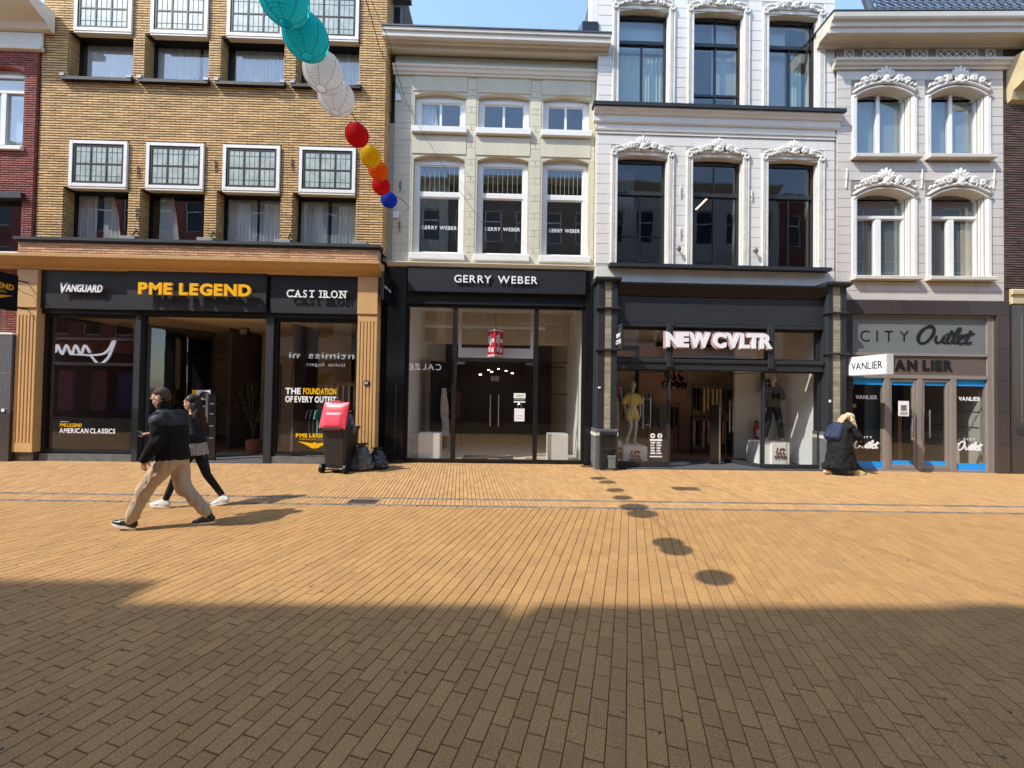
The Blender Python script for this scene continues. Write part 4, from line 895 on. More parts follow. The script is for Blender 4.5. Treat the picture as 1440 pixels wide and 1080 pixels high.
# ================================================================== B4 (slightly turned)
b4 = thing('shop_building', 'pale grey stucco building with crested arched windows over a black granite base', 'building', (8.5, 10.1, 0), radians(-2.5))
Y = 10.1; WX4 = [(8.88, 10.22), (10.72, 12.04)]; Z4 = [(4.88, 7.12), (7.95, 9.72)]
hl = [(a, b, z[0], z[1]) for a, b in WX4 for z in Z4]
mb = MB(); holes_wall(mb, 8.38, 12.5, 4.28, 11.0, Y, Y + .5, hl); mb.build('wall', mat('stucco4_joint', (.26, .235, .21), .9), b4)
fh = [(a - .15, b + .13, z[0], z[1] + .05) for a, b in WX4 for z in Z4]
blocks(b4, [(8.38, 12.5, 4.29, 10.14)], Y, 'stucco4', .232, fh, t=.010, jt=.008, bl=1.25)
for zi, (z0, z1) in enumerate(Z4):
    for k, (a, b) in enumerate(WX4):
        zs = z1 - .20
        mb = MB(); arch_fill(mb, a, b, zs, z1 - .001, Y + .0015, Y + .48, 14); mb.build('arch', 'white', b4)
        f = MB(); f.bbox(a - .14, a - .03, Y - .05, Y - .001, z0, zs - .02, .012); f.bbox(b + .03, b + .13, Y - .05, Y - .001, z0, zs - .02, .012); f.box(a - .0295, a - .0, Y - .02, Y - .001, z0, zs); f.box(b, b + .0295, Y - .02, Y - .001, z0, zs); f.box(a - .13, b + .12, Y - .018, Y - .002, z0 - .04, z0)
        f = f.build('window_surround', 'white', b4)
        # arched label mould
        w_ = (b - a) / 2 + .13; h_ = .27; R_ = (w_ * w_ + h_ * h_) / (2 * h_); cx = (a + b) / 2; cz = zs + h_ + .02 - R_
        for dr, yo, rr in ((0, .05, .045), (-.09, .035, .03)):
            pts = []
            for i in range(17):
                x = cx - w_ * .98 + 1.96 * w_ * i / 16; pts.append((x, Y - yo, cz + sqrt((R_ + dr) ** 2 - (x - cx) ** 2)))
            MB().tube(pts, rr, 6).build('label_mould', 'orn3' if dr == 0 else 'white', f, smooth=True)
        crest(f, cx, z1 + .0, Y - .03, 1.45, .56, 'orn3')
        MB().box(b - .014, b - .001, Y + .02, Y + .07, z0, zs - .02).box(b - .014, b - .001, Y + .09, Y + .14, z0, zs - .02).build('reveal_panel', 'white', f)
        MB().bbox(a - .16, b + .16, Y - .16, Y + .16, z0 - .10, z0 - .002, .012).build('sill', 'corn4', f)
        y = Y + .17
        w = MB(); frame(w, a + .003, b - .003, z0, zs - .0, y, y + .09, .035, wb=.06, wt=.0); xm = (a + b) / 2
        # arched head of the frame
        hh = z1 - zs; wi = (b - a) / 2; R2 = (wi * wi + hh * hh) / (2 * hh); c2 = z1 - R2
        n = 12; top = [(a + (b - a) * i / n, c2 + sqrt(R2 * R2 - (a + (b - a) * i / n - xm) ** 2)) for i in range(n + 1)]
        for i in range(n):
            (xa, za), (xb, zb) = top[i], top[i + 1]; w.prism([(xa, za - .07), (xb, zb - .07), (xb, zb), (xa, za)], 'y', y, y + .09)
        if zi == 0: w.box(a + .038, b - .038, y - .01, y + .088, 6.43, 6.50); w.box(xm - .07, xm + .07, y - .005, y + .087, z0 + .06, 6.42)
        else: w.box(xm - .042, xm + .042, y - .005, y + .087, z0 + .06, z1 - .06)
        w = w.build('window_frame', 'whitew', b4)
        s = MB()
        for p, q in ((a + .038, xm - (.07 if zi == 0 else .042)), (xm + (.07 if zi == 0 else .042), b - .038)):
            if zi == 0: frame(s, p, q, z0 + .06, 6.43, y + .02, y + .07, .025); pane(w, p + .025, q - .025, z0 + .085, 6.405, y + .04)
            else: pane(w, p, q, z0 + .06, z1 - .075, y + .04)
        if zi == 0: s.build('sash', 'whitew', w); pane(w, a + .038, b - .038, 6.50, z1 - .075, y + .04)
        bm = mat('window_film_upper', (.25, .31, .32), .5, var=.06, nscale=2) if zi else mat('window_film_lower', (.19, .215, .215), .5, var=.1, nscale=2)
        MB().box(a, b, y + .11, y + .115, z0, z1).build('roller_blind', bm, b4)
        if k == 1 and zi == 0: MB().box(xm + .35, b - .05, y + .10, y + .105, z0, 6.35).build('blind_edge', 'ibeige', b4)
MB().prism([(Y, 10.15), (Y - .05, 10.16), (Y - .06, 10.21), (Y - .10, 10.23), (Y - .12, 10.29), (Y - .16, 10.31), (Y - .17, 10.37), (Y, 10.39)], 'x', 8.26, 12.62).build('string_course', 'corn4', b4)
MB().box(8.38, 12.5, Y - .012, Y - .001, 10.395, 10.80).build('frieze', MATS['stucco4_joint'], b4)
for a, b, n in ((8.55, 8.78, 1), (9.0, 10.05, 5), (10.22, 10.62, 2), (10.82, 11.85, 5), (12.05, 12.28, 1)):
    l = MB(); frame(l, a, b, 10.44, 10.67, Y - .04, Y - .013, .022); l = l.build('lattice_panel', 'white', b4); x_ = MB(); c = (b - a - .044) / n
    for i in range(n):
        xa = a + .022 + i * c
        for s in (0, 1):
            p, q = ((xa, 10.465), (xa + c, 10.645)) if s else ((xa, 10.645), (xa + c, 10.465)); dx, dz = q[0] - p[0], q[1] - p[1]; L_ = sqrt(dx * dx + dz * dz); nx, nz = -dz / L_ * .012, dx / L_ * .012
            x_.prism([(p[0] - nx, p[1] - nz), (q[0] - nx, q[1] - nz), (q[0] + nx, q[1] + nz), (p[0] + nx, p[1] + nz)], 'y', Y - .035 - s * .003, Y - .013)
    x_.build('lattice_bars', 'white', l)
MB().prism([(Y, 10.70), (Y - .07, 10.71), (Y - .09, 10.77), (Y - .15, 10.79), (Y - .40, 10.80), (Y - .42, 10.74), (Y - .45, 10.74), (Y - .46, 10.84), (Y - .50, 10.86), (Y - .51, 10.96), (Y - .57, 10.98), (Y - .59, 11.02), (Y - .60, 11.12), (Y, 11.14)], 'x', 7.86, 13.05).build('cornice', 'corn4', b4)
MB().box(7.84, 13.07, Y - .61, Y + .3, 11.142, 11.17).build('gutter', 'lead', b4)
shell(b4, 8.40, 12.46, Y + .51, 11.1, [4.4, 7.5], zlow=4.2)
# pantile roof
mb = MB(); ry = [(Y - .42 + i * .24 * .42, 11.16 + i * .24 * .90) for i in range(14)]
nx_ = 24
for r in range(13):
    (ya, za), (yb_, zb) = ry[r], ry[r + 1]
    for c in range(nx_):
        x = 8.95 + c * .205 + (max(0, 4 - r) * 0)
        if x < 8.9 + r * .04: continue
        prof_ = [(0, .0), (.03, .05), (.075, .062), (.11, .03), (.15, .006), (.205, .0)]
        vs = []
        for px_, pz_ in prof_: vs += [(x + px_, ya - .03, za + pz_ + .03), (x + px_, yb_, zb + pz_)]
        mb.add(vs, [(2 * i, 2 * i + 2, 2 * i + 3, 2 * i + 1) for i in range(5)])
        mb.add([(x + px_, ya - .03, za + pz_ + .03) for px_, pz_ in prof_] + [(x + px_, ya - .02, za + pz_) for px_, pz_ in prof_], [(i, i + 1, 7 + i, 6 + i) for i in range(5)])
mb.build('roof_tiles', 'tile', b4, kind='stuff')
MB().tube([(8.9, Y - .42, 11.22), (9.45, Y + .9, 14.0)], .09, 8).build('verge_tiles', 'tile', b4)
for x, z0 in ((8.60, 7.35), (10.47, 7.35), (12.24, 7.35)): MB().tube([(x, Y - .02, z0 - .22), (x, Y - .035, z0), (x + .01, Y - .035, z0 + .2)], .017, 6).ell((x, Y - .03, z0 + .03), (.035, .03, .03), 8, 5).ell((x + .01, Y - .03, z0 + .24), (.02, .02, .04), 6, 4).build('wall_anchor', 'white', b4)
# granite base with panels
def gran(x0, x1, z0, z1): MB().bbox(x0 + .003, x1 - .003, Y - .04, Y + .2, z0 + .003, z1 - .003, .003).build('granite_panel', 'granite', b4)
for a, b in ((8.46, 9.15), (9.15, 9.98), (9.98, 10.8), (10.8, 11.62), (11.62, 12.27)): gran(a, b, 3.93, 4.275)
for z0, z1 in ((0, .72), (.72, 1.5), (1.5, 2.3), (2.3, 3.1), (3.1, 3.93)): gran(8.46, 8.76, z0, z1); gran(12.29, 12.60, z0, z1)
gran(12.27, 12.60, 3.93, 4.275)
mb = MB(); frame(mb, 8.765, 12.285, -.0, 3.925, Y + .02, Y + .16, .035, wb=.05); mb.box(12.13, 12.249, Y + .03, Y + .15, .05, 3.89)
mb.box(8.80, 12.13, Y + .022, Y + .158, 2.90, 2.97); mb.box(8.80, 12.13, Y + .022, Y + .158, 2.33, 2.42)
for x0, x1 in ((9.60, 9.72), (10.41, 10.53), (11.23, 11.36)): mb.box(x0, x1, Y + .025, Y + .155, .05, 2.33)
f4 = mb.build('shopfront_frame', 'taupe', b4)
MB().box(8.80, 12.13, Y + .07, Y + .1, 2.97, 3.89).build('sign_panel', 'greyp', b4); MB().box(8.80, 12.13, Y + .06, Y + .1, 2.42, 2.90).build('sign_panel', 'brownp', b4)
ft4 = lambda u, v, n: (u, Y + .068 - n, v)
text('CITY', 9.03, 10.22, 3.26, .27, Y + .068, 'blet', b4, bold=-.012, depth=.008, gap=.45)
outlet(10.44, 3.22, 1.42, .44, ft4, 'blet', b4, .008, .10)
text('VAN LIER', 9.62, 11.30, 2.53, .27, Y + .058, 'blet', b4, bold=.05, depth=.016, gap=.12, space=.3)
for (a, b, tx) in ((8.80, 9.60, 1), (9.72, 10.41, 0), (10.53, 11.23, 0), (11.36, 12.13, 1)):
    z0, z1 = .05, 2.33
    if not tx: mb = MB(); frame(mb, a, b, .06, 2.32, Y + .05, Y + .13, .07, wb=.10); dd = mb.build('glass_door', 'taupe', b4); pa, pb, pz0, pz1 = a + .07, b - .07, .16, 2.25; par = dd
    else: pa, pb, pz0, pz1 = a, b, z0, z1; par = f4
    pane(par, pa, pb, pz0, pz1, Y + .09, 'shopglass')
    for q0, q1 in ((pz0, pz0 + (.17 if tx else .10)), (pz1 - (.17 if tx else .09), pz1)): MB().box(pa + .002, pb - .002, Y + .084, Y + .0885, q0, q1).build('blue_band', 'blue', par)
    if tx:
        c = (a + b) / 2; t_ = lambda u, v, n: (u, Y + .0875 - n, v)
        text('VANLIER', c - .27, c + .27, 1.79, .10, Y + .087, 'wlet', b4, bold=.03, depth=.002, gap=.1, letters=False)
        text('CITY', c - .15, c + .14, .80, .055, Y + .087, 'wlet', b4, bold=.02, depth=.002, gap=.35, letters=False)
        outlet(c - .30, .55, .62, .22, t_, 'wlet', b4, .002, .11)
    else:
        s = 1 if a < 10 else -1; hx = (b - .13) if s > 0 else (a + .13)
        MB().tube([(hx, Y - .02, .85), (hx, Y - .02, 1.55)], .016, 8).tube([(hx, Y - .02, .97), (hx, Y + .08, .97)], .009, 6).tube([(hx, Y - .02, 1.43), (hx, Y + .08, 1.43)], .009, 6).build('handle', 'steel', dd)
MB().tube([(10.47, Y - .03, .80), (10.47, Y - .03, 1.62)], .016, 8).build('handle', 'steel', b4)
ntc = thing('paper_notice', 'white paper notice with grey square on the left door of the corner outlet', 'notice', (10.0, 10.0, 1.6), radians(-2.5))
ORG[ntc.name] = (10.0, Y + .03, 1.6)
MB().box(9.92, 10.18, Y + .075, Y + .08, 1.38, 1.76).build('sheet', 'wlet', ntc); MB().box(9.98, 10.12, Y + .07, Y + .0745, 1.52, 1.66).build('grey_square', 'greyp', ntc)
for i in range(3): MB().box(9.96, 10.14, Y + .07, Y + .0745, 1.42 + i * .028, 1.428 + i * .028).build('print_line', 'greyp', ntc)
# interior B4
X0, X1, YB = 8.6, 12.3, 14.0
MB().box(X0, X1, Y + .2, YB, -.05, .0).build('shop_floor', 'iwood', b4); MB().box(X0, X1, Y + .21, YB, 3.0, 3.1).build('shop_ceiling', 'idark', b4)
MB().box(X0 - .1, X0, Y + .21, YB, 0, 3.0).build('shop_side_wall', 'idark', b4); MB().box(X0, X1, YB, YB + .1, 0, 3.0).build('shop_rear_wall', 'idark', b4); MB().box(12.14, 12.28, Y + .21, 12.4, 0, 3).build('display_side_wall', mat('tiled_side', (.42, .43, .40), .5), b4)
for z in (.7, 1.1, 1.5): MB().box(12.125, 12.139, Y + .22, 12.3, z, z + .012).build('wall_joint', 'anth', b4)
MB().box(9.25, 9.6, 11.0, 11.3, 1.55, 1.65).box(8.8, 9.3, 10.9, 11.2, 1.10, 1.18).build('shelf', 'ibeige', b4)
MB().box(10.9, 11.0, 11.2, 11.3, .0, 1.4).box(11.4, 11.44, 11.2, 11.3, 0, 1.4).box(10.9, 11.44, 11.2, 11.3, 1.4, 1.44).build('rack', 'iwood', b4)
# projecting light box
vb = thing('light_box_sign', 'white projecting VANLIER light box above the granite pier', 'sign', (8.72, 9.9, 2.4))
xx = 8.55
MB().bbox(xx, xx + .16, 8.93, 9.98, 2.36, 2.82, .004).build('casing', mat('sign_casing', (.55, .55, .53), .4), vb)
MB().box(xx - .006, xx - .0005, 8.95, 9.96, 2.38, 2.80).build('face', mat('sign_face', (.86, .87, .9), .4), vb)
text('VANLIER', -9.85, -9.02, 2.50, .17, 0, 'blet', vb, bold=.012, depth=.003, gap=.10, fr=lambda u, v, n: (xx - .0065 - n, -u, v))
MB().tube([(xx + .08, 9.86, 2.7), (xx + .08, 10.04, 2.7)], .02, 8).tube([(xx + .08, 9.86, 2.45), (xx + .08, 10.04, 2.45)], .02, 8).build('bracket', 'steel', vb)
MB().tube([(8.62 + .1 * cos(i * .5), 9.98, 2.2 + .16 * sin(i * .5) - .004 * i) for i in range(24)], .008, 5).build('cable', 'black', vb)
# ================================================================== B5 and B0
b5 = thing('shop_building', 'dark brown brick building with black tiled base at the right edge', 'building', (15, 9.95, 0))
Y = 9.93
MB().box(12.52, 19.0, Y, Y + .5, 4.1, 11.0).build('wall', 'bmortar', b5)
mb = MB(); bricks(mb, 12.52, 15.5, 4.62, 9.4, Ffront(Y), [], bw=.2, ch=.06); mb.build('bricks', 'bbrick', b5, kind='stuff')
MB().bbox(12.64, 19, Y - .06, Y - .001, 4.22, 4.60, .02).bbox(12.60, 19, Y - .10, Y - .061, 4.45, 4.58, .02).build('stone_band', mat('yellow_stone', (.52, .42, .24), .7, var=.1), b5)
MB().prism([(Y, 9.3), (Y - .10, 9.35), (Y - .14, 9.55), (Y - .25, 9.6), (Y - .5, 9.75), (Y - .75, 9.95), (Y - .9, 10.0), (Y - .92, 10.35), (Y, 10.4)], 'x', 12.60, 19).build('cornice', MATS['yellow_stone'], b5)
MB().prism([(Y - .9, 10.42), (Y + 3, 13.4), (Y + 3, 13.2), (Y - .9, 10.3)], 'x', 12.75, 19).build('roof', 'tile', b5)
anchor(b5, 13.15, Y - .01, 7.3); anchor(b5, 13.2, Y - .01, 6.4)
MB().tube([(13.05, Y, 5.1), (13.15, Y - .15, 5.15)], .03, 8).ell((13.2, Y - .18, 5.05), (.10, .09, .16), 10, 7).ell((13.2, Y - .2, 4.85), (.06, .05, .08), 8, 5).build('lion_bracket', 'black', b5)
MB().box(12.66, 12.95, Y - .05, Y + .3, 0, 4.2).build('black_pier', 'granite', b5)
MB().box(12.951, 19, Y - .02, Y + .3, 0, 1.1).box(12.951, 19, Y + .0, Y + .3, 3.9, 4.2).box(13.02, 19, Y + .15, Y + .2, 1.1, 3.9).build('shopfront', 'blackg', b5)
mb = MB(); z = 1.3
while z < 3.9: mb.ell((12.88, Y - .056, z), (.010, .008, .014), 6, 4); z += .05
mb.build('gold_beading', mat('brass', (.28, .22, .12), .7), b5, kind='stuff')
MB().bbox(12.78, 13.1, Y - .075, Y - .051, 1.0, 1.12, .004).build('carved_label', 'anth', b5)
MB().bbox(12.98, 13.12, Y - .04, Y - .021, 2.2, 2.32, .002).build('number_plate', 'wlet', b5); text('17', 13.01, 13.09, 2.23, .06, Y - .042, 'blet', b5, depth=.002, letters=False)
shell(b5, 12.68, 18.98, Y + .51, 9.7, [4.2], zlow=0)
b0 = thing('shop_building', 'red brick building with white cornice and arched window at the left edge', 'building', (-14, 9.85, 0))
Y = 10.05
hl = [(-12.95, -11.72, 7.55, 9.55), (-13.2, -11.68, 5.0, 6.4), (-15.6, -14.3, 7.55, 9.55)]
mb = MB(); holes_wall(mb, -18.0, -11.42, 3.6, 10.3, Y, Y + .45, hl); mb.build('wall', 'rmortar', b0)
mb = MB(); bricks(mb, -15.5, -11.42, 4.3, 10.2, Ffront(Y), [(h[0] - .02, h[1] + .02, h[2] - .02, h[3] + .02) for h in hl], bw=.2, ch=.056); bricks(mb, -12.0, -11.42, 3.08, 4.2, Ffront(Y), [], bw=.2, ch=.056)
bricks(mb, Y, Y + .4, 4.3, 10.2, lambda u, v, n: (-11.42 + n, u, v), [], bw=.2, ch=.056); mb.build('bricks', 'rbrick', b0, kind='stuff')
MB().box(-12.1, -11.43, Y + .001, Y + .3, 0, 4.3).build('pier', 'rmortar', b0)
for a, b, z0, z1 in (hl[0], hl[2]):
    mb = MB(); arch_fill(mb, a, b, z1 - .15, z1 - .001, Y - .008, Y + .43); mb.build('arch', 'rbrick', b0)
    w = MB(); frame(w, a + .003, b - .003, z0, z1 - .15, Y + .12, Y + .22, .12, wt=.07); w.box(a + .003, b - .003, Y + .16, Y + .2, z1 - .15, z1 - .02); w.box(a + .12, b - .12, Y + .11, Y + .21, 8.95, 9.03); w.box((a + b) / 2 - .06, (a + b) / 2 + .06, Y + .115, Y + .21, z0 + .12, 8.95); w = w.build('window_frame', 'whitew', b0)
    c = (a + b) / 2
    for p, q, r_, t_ in ((a + .12, c - .06, z0 + .12, 8.95), (c + .06, b - .12, z0 + .12, 8.95), (a + .12, b - .12, 9.03, z1 - .22)): pane(w, p, q, r_, t_, Y + .165)
    MB().box(a, b, Y + .35, Y + .36, z0, z1).build('net_curtain', mat('net', (.45, .55, .62), .8), b0)
    MB().bbox(a - .04, b + .05, Y - .08, Y + .12, z0 - .09, z0 - .001, .01).build('sill', 'whitew', w)
mb = MB(); frame(mb, -13.19, -11.69, 5.0, 6.39, Y + .1, Y + .2, .06); w = mb.build('window_frame', 'black', b0); pane(w, -13.1, -11.75, 5.06, 6.33, Y + .15)
MB().bbox(-13.25, -11.62, Y - .06, Y + .1, 4.90, 4.998, .01).build('sill', 'whitew', w); MB().box(-13.25, -11.6, Y - .1, Y + .1, 6.28, 6.42).build('awning_box', 'anth', w)
MB().bbox(-18, -11.30, Y - .04, Y - .001, 10.0, 10.35, .01).prism([(Y, 9.9), (Y - .08, 9.92), (Y - .09, 10.0), (Y, 10.0)], 'x', -18, -11.28).prism([(Y, 10.36), (Y - .12, 10.38), (Y - .2, 10.5), (Y - .45, 10.6), (Y - .6, 10.7), (Y - .62, 10.85), (Y, 10.9)], 'x', -18, -11.05).build('cornice', 'cream', b0)
MB().bbox(-12.12, -11.64, Y - .12, Y + .1, 0, 1.15, .006).build('granite_block', 'granite', b0); MB().bbox(-12.12, -11.64, Y - .12, Y + .1, 2.106, 3.0, .006).build('granite_block', mat('grey_granite', (.085, .085, .09), .45, var=.35, nscale=14), b0); MB().bbox(-12.12, -11.64, Y - .12, Y + .1, 1.156, 2.1, .006).build('granite_block', mat('grey_granite', (.085, .085, .09), .4, var=.35, nscale=14), b0)
MB().box(-12.12, -11.64, Y - .13, Y + .1, 3.003, 3.05).build('pier_cap', 'whitew', b0)
MB().bbox(-11.96, -11.87, Y - .14, Y - .121, 1.17, 1.26, .003).build('socket', 'wlet', b0); MB().bbox(-11.82, -11.75, Y - .14, Y - .121, 1.17, 1.24, .003).build('socket', 'wlet', b0)
MB().box(-18, -12.13, Y - .02, Y + .1, 0, 4.3).build('shopfront', 'blackg', b0); MB().box(-12.24, -12.14, Y - .04, Y - .021, .1, 3.1).build('shopfront_trim', mat('brown_trim', (.1, .05, .03), .4), b0)
shell(b0, -17.98, -11.44, Y + .46, 10.4, [4.5, 7.2], zlow=0)
# projecting signs
ps = thing('projecting_sign', 'black projecting sign with gold wings at the left edge of the photo', 'sign', (-11.35, 9.7, 3.7))
MB().bbox(-11.43, -11.31, 8.65, 9.72, 3.52, 4.35, .01).build('board', 'blackg', ps); MB().tube([(-11.37, 9.72, 4.25), (-11.37, 9.97, 4.25)], .018, 6).tube([(-11.37, 9.72, 3.62), (-11.37, 9.97, 3.62)], .018, 6).build('bracket', 'black', ps)
MB().tube([(-11.37, 9.72, 4.1), (-11.3, 9.82, 3.98), (-11.2, 9.97, 3.92)], .006, 5).build('cable', 'black', ps)
text('PME LEGEND', 8.72, 9.64, 3.98, .13, 0, 'yel', ps, bold=.04, depth=.003, gap=.1, space=.3, fr=lambda u, v, n: (-11.3095 + n, u, v), letters=False)
text('AMERICAN CLASSIC', 8.85, 9.5, 3.90, .04, 0, 'yel', ps, bold=.0, depth=.003, gap=.2, fr=lambda u, v, n: (-11.3095 + n, u, v), letters=False)
wings(9.18, 3.82, .85, lambda u, v, n: (-11.309 + n, u, v), 'yel', ps)
p2 = thing('projecting_sign', 'thin black projecting sign between the tan pilaster and the black granite pier', 'sign', (-2.86, 10.3, 4.2))
MB().bbox(-2.90, -2.84, 9.62, 10.32, 3.95, 4.62, .006).build('board', 'blackg', p2); MB().tube([(-2.87, 10.3, 4.5), (-2.87, 10.38, 4.5)], .015, 6).build('bracket', 'black', p2)
text('GERRY WEBER', 9.70, 10.25, 4.25, .06, 0, 'wlet', p2, depth=.003, gap=.12, fr=lambda u, v, n: (-2.8395 + n, u, v), letters=False)
p3 = thing('projecting_sign', 'small black flag sign on the ribbed pilaster left of the clothes shop', 'sign', (2.72, 9.8, 3.3))
MB().bbox(2.70, 2.74, 9.30, 9.80, 2.85, 3.45, .004).build('board', 'blackg', p3); MB().tube([(2.72, 9.8, 3.3), (2.72, 9.88, 3.3)], .012, 6).build('bracket', 'black', p3)
text('NEW', -9.72, -9.40, 3.15, .10, 0, 'wlet', p3, bold=.03, depth=.003, gap=.03, fr=lambda u, v, n: (2.6995 - n, -u, v), letters=False); text('CVLTR', -9.76, -9.36, 3.0, .10, 0, 'wlet', p3, bold=.03, depth=.003, gap=.03, fr=lambda u, v, n: (2.6995 - n, -u, v), letters=False)
# ================================================================== houses behind the camera across the street (seen in the glass, cast the foreground shade)
def far_house(x0, x1, top, col, label, gable=0, shop='blackg'):
    h = thing('town_house', label, 'building', ((x0 + x1) / 2, -2.8, 0)); yf_ = -2.8
    n = max(2, int((x1 - x0) / 1.7)); hs = []
    for r in range(3):
        zz = 4.6 + r * 3.0
        if zz + 2 > top - .5: break
        for i in range(n): c = x0 + (x1 - x0) * (i + .5) / n; hs.append((c - .5, c + .5, zz, zz + 1.9))
    mb = MB(); holes_wall(mb, x0, x1, 3.6, top, yf_ - .4, yf_, hs); mb.build('wall', col, h)
    for a, b, c, d in hs:
        w = MB(); frame(w, a, b, c, d, yf_ - .18, yf_ - .1, .07); w.box(a + .07, b - .07, yf_ - .17, yf_ - .11, c + 1.2, c + 1.27); w = w.build('window_frame', 'whitew', h); MB().box(a + .07, b - .07, yf_ - .15, yf_ - .14, c + .07, d - .07).build('pane', 'blackg', w)
    MB().box(x0, x1, yf_ - 9, yf_ - 8.9, 0, top).box(x0, x0 + .1, yf_ - 8.9, yf_ - .41, 0, top).box(x1 - .1, x1, yf_ - 8.9, yf_ - .41, 0, top).build('side_wall', 'ymortar', h)
    MB().box(x0 + .1, x1 - .1, yf_ - 8.9, yf_ - .41, top - .2, top - .01).build('roof', 'lead', h)
    MB().prism([(yf_, top - .35), (yf_ + .1, top - .3), (yf_ + .4, top - .1), (yf_ + .42, top), (yf_ - .4, top)], 'x', x0, x1).build('cornice', 'cream', h)
    MB().box(x0, x0 + .4, yf_ - .4, yf_, 0, 3.599).box(x1 - .4, x1, yf_ - .4, yf_, 0, 3.599).box(x0 + .4, x1 - .4, yf_ - .3, yf_ + .02, 2.9, 3.599).build('shop_pier', shop, h)
    MB().box(x0 + .4, x1 - .4, yf_ - .5, yf_ - .45, 0, 2.9).build('shop_window', 'idark', h)
    if gable: MB().prism([(x0 + .6, top), (x1 - .6, top), ((x0 + x1) / 2 + .5, top + gable), ((x0 + x1) / 2 - .5, top + gable)], 'y', yf_ - .4, yf_ - .05).build('gable', col, h)
    return h
h1 = far_house(-34, -15.3, 15.15, 'rbrick', 'red brick town house across the street, farthest along on the side of the sweet shop')
h2 = far_house(-15.29, -11.25, 14.2, 'stucco4', 'narrow grey stucco house across the street between red brick and cream houses')
h3 = far_house(-11.05, -3.4, 14.2, 'stucco2', 'wide cream house across the street with glowing lingerie shop lettering')
h4 = far_house(-3.39, 5.5, 14.35, 'bbrick', 'brown brick house directly behind the photographer')
h5 = far_house(5.51, 16, 14.0, 'stucco3', 'white stucco house across the street opposite the corner outlet')
h6 = far_house(16.01, 30, 13.5, 'rbrick', 'red brick town house across the street at the far end beyond the white one')
MB().box(-11.25, -11.05, -3.6, -2.5, 0, 14.05).build('gap_filler_wall', 'rmortar', h2)  # unseen wall added in the gap, shaped for the notch in the foreground shade
MB().box(-7.6, -7.0, -3.2, -2.5, 14.2, 14.6).build('chimney', 'rbrick', h3)
glow = mat('sign_glow', (.9, .92, 1), .5, emit=1.6)
frb = lambda u, v, n: (-u, -2.76 + n, v)
text('intimissimi', 8.2, 12.0, 3.5, .36, 0, glow, h3, depth=.01, gap=.14, fr=frb, letters=False); text('italian lingerie', 8.9, 11.2, 3.08, .20, 0, glow, h3, depth=.01, gap=.2, fr=frb, letters=False)
text('CALZEDONIA', 3.6, 7.4, 3.0, .34, 0, glow, h3, depth=.01, gap=.2, fr=frb, letters=False)
mb = MB(); stroke(mb, [(24.0, 3.5, .6), (22.2, 3.55, 1), (21.6, 4.4, 1.2), (21.9, 3.4, 1.2), (22.4, 3.0, 1), (22.9, 3.5, 1)], .12, frb, .02); mb.build('letter', glow, h1); mb = MB()
stroke(mb, [(22.9, 3.6, 1), (23.2, 4.0, 1.1), (23.4, 3.5, 1.1), (23.7, 4.0, 1), (23.9, 3.5, 1), (24.2, 4.0, 1), (24.4, 3.5, 1), (24.7, 4.0, 1), (24.8, 3.6, 1), (25.1, 4.0, 1), (25.3, 3.5, 1), (26.4, 3.5, .5)], .12, frb, .03)
mb.build('lettering', glow, h1)
MB().box(-28, -20, -2.75, -2.6, 2.9, 3.05).box(-28, -20, -2.75, -2.6, 4.3, 4.42).build('white_band', 'whitew', h1)
for i, (a, c) in enumerate(((-27.2, (.10, .05, .30)), (-26.0, (.22, .30, .08)), (-24.6, (.45, .06, .18)), (-22.8, (.35, .10, .12)), (-21.4, (.08, .08, .28)))):
    MB().box(a, a + .8, -2.95, -2.79, .4, 2.6).build('candy_display', mat('candy_%d' % i, c, .6), h1)
# side-street neighbours beyond the frame
MB().box(-40, -18.02, 9.87, 19, 0, 12).build('brick_house', 'rbrick', None, org=(-29, 10, 0), label='plain red brick house beyond the left edge of the shopping row', category='building')
MB().box(19.02, 40, 9.95, 19, 0, 11).build('brick_house', 'bbrick', None, org=(29, 10, 0), label='plain brown brick house beyond the right edge of the shopping row', category='building')

# ------------------------------------------------------------------ wheelie bin and bags
wb = thing('wheelie_bin', 'dark grey wheelie bin with open red lid beside the tan pilaster', 'bin', (-3.62, 9.28, 0), radians(-8))
ORG[wb.name] = (0, 0, 0)
def taper(mb, z0, w0, d0, z1, w1, d1, cy0=0, cy1=0, r=.06, open_top=False):
    def ring(w, d, cy, z):
        o = []
        for sx, sy, a0 in ((1, -1, -90), (1, 1, 0), (-1, 1, 90), (-1, -1, 180)):
            for k in range(4): a = radians(a0 + 30 * k); o.append((sx * (w / 2 - r) + r * cos(a), cy + sy * (d / 2 - r) + r * sin(a), z))
        return o
    vs = ring(w0, d0, cy0, z0) + ring(w1, d1, cy1, z1); n = 16
    fs = [(i, (i + 1) % n, n + (i + 1) % n, n + i) for i in range(n)] + [tuple(range(n - 1, -1, -1))]
    if not open_top: fs.append(tuple(n + k for k in range(n)))
    return mb.add(vs, fs)
binm = mat('bin_plastic', (.018, .018, .019), .42, var=.1, nscale=5, dirt=.1, dirtcol=(.07, .065, .06))
redm = mat('red_plastic', (.62, .035, .06), .38, var=.08, nscale=3)
m_ = MB(); taper(m_, .06, .46, .50, .93, .56, .66, open_top=True); taper(m_, .93, .58, .70, .985, .59, .72, r=.05, open_top=True); taper(m_, .10, .42, .46, .92, .52, .60, open_top=True); m_.build('body', binm, wb, smooth=False)
MB().box(-.11, .11, -.315, -.27, .12, .15).build('foot_slot', 'black', wb)
MB().tube([(-.25, -.36, .96), (-.25, -.42, .99), (.25, -.42, .99), (.25, -.36, .96)], .017, 8).build('handle', binm, wb)
for s in (-1, 1):
    MB().tube([(s * .24, -.26, .10), (s * .30, -.26, .10)], .10, 18).build('wheel', 'black', wb)
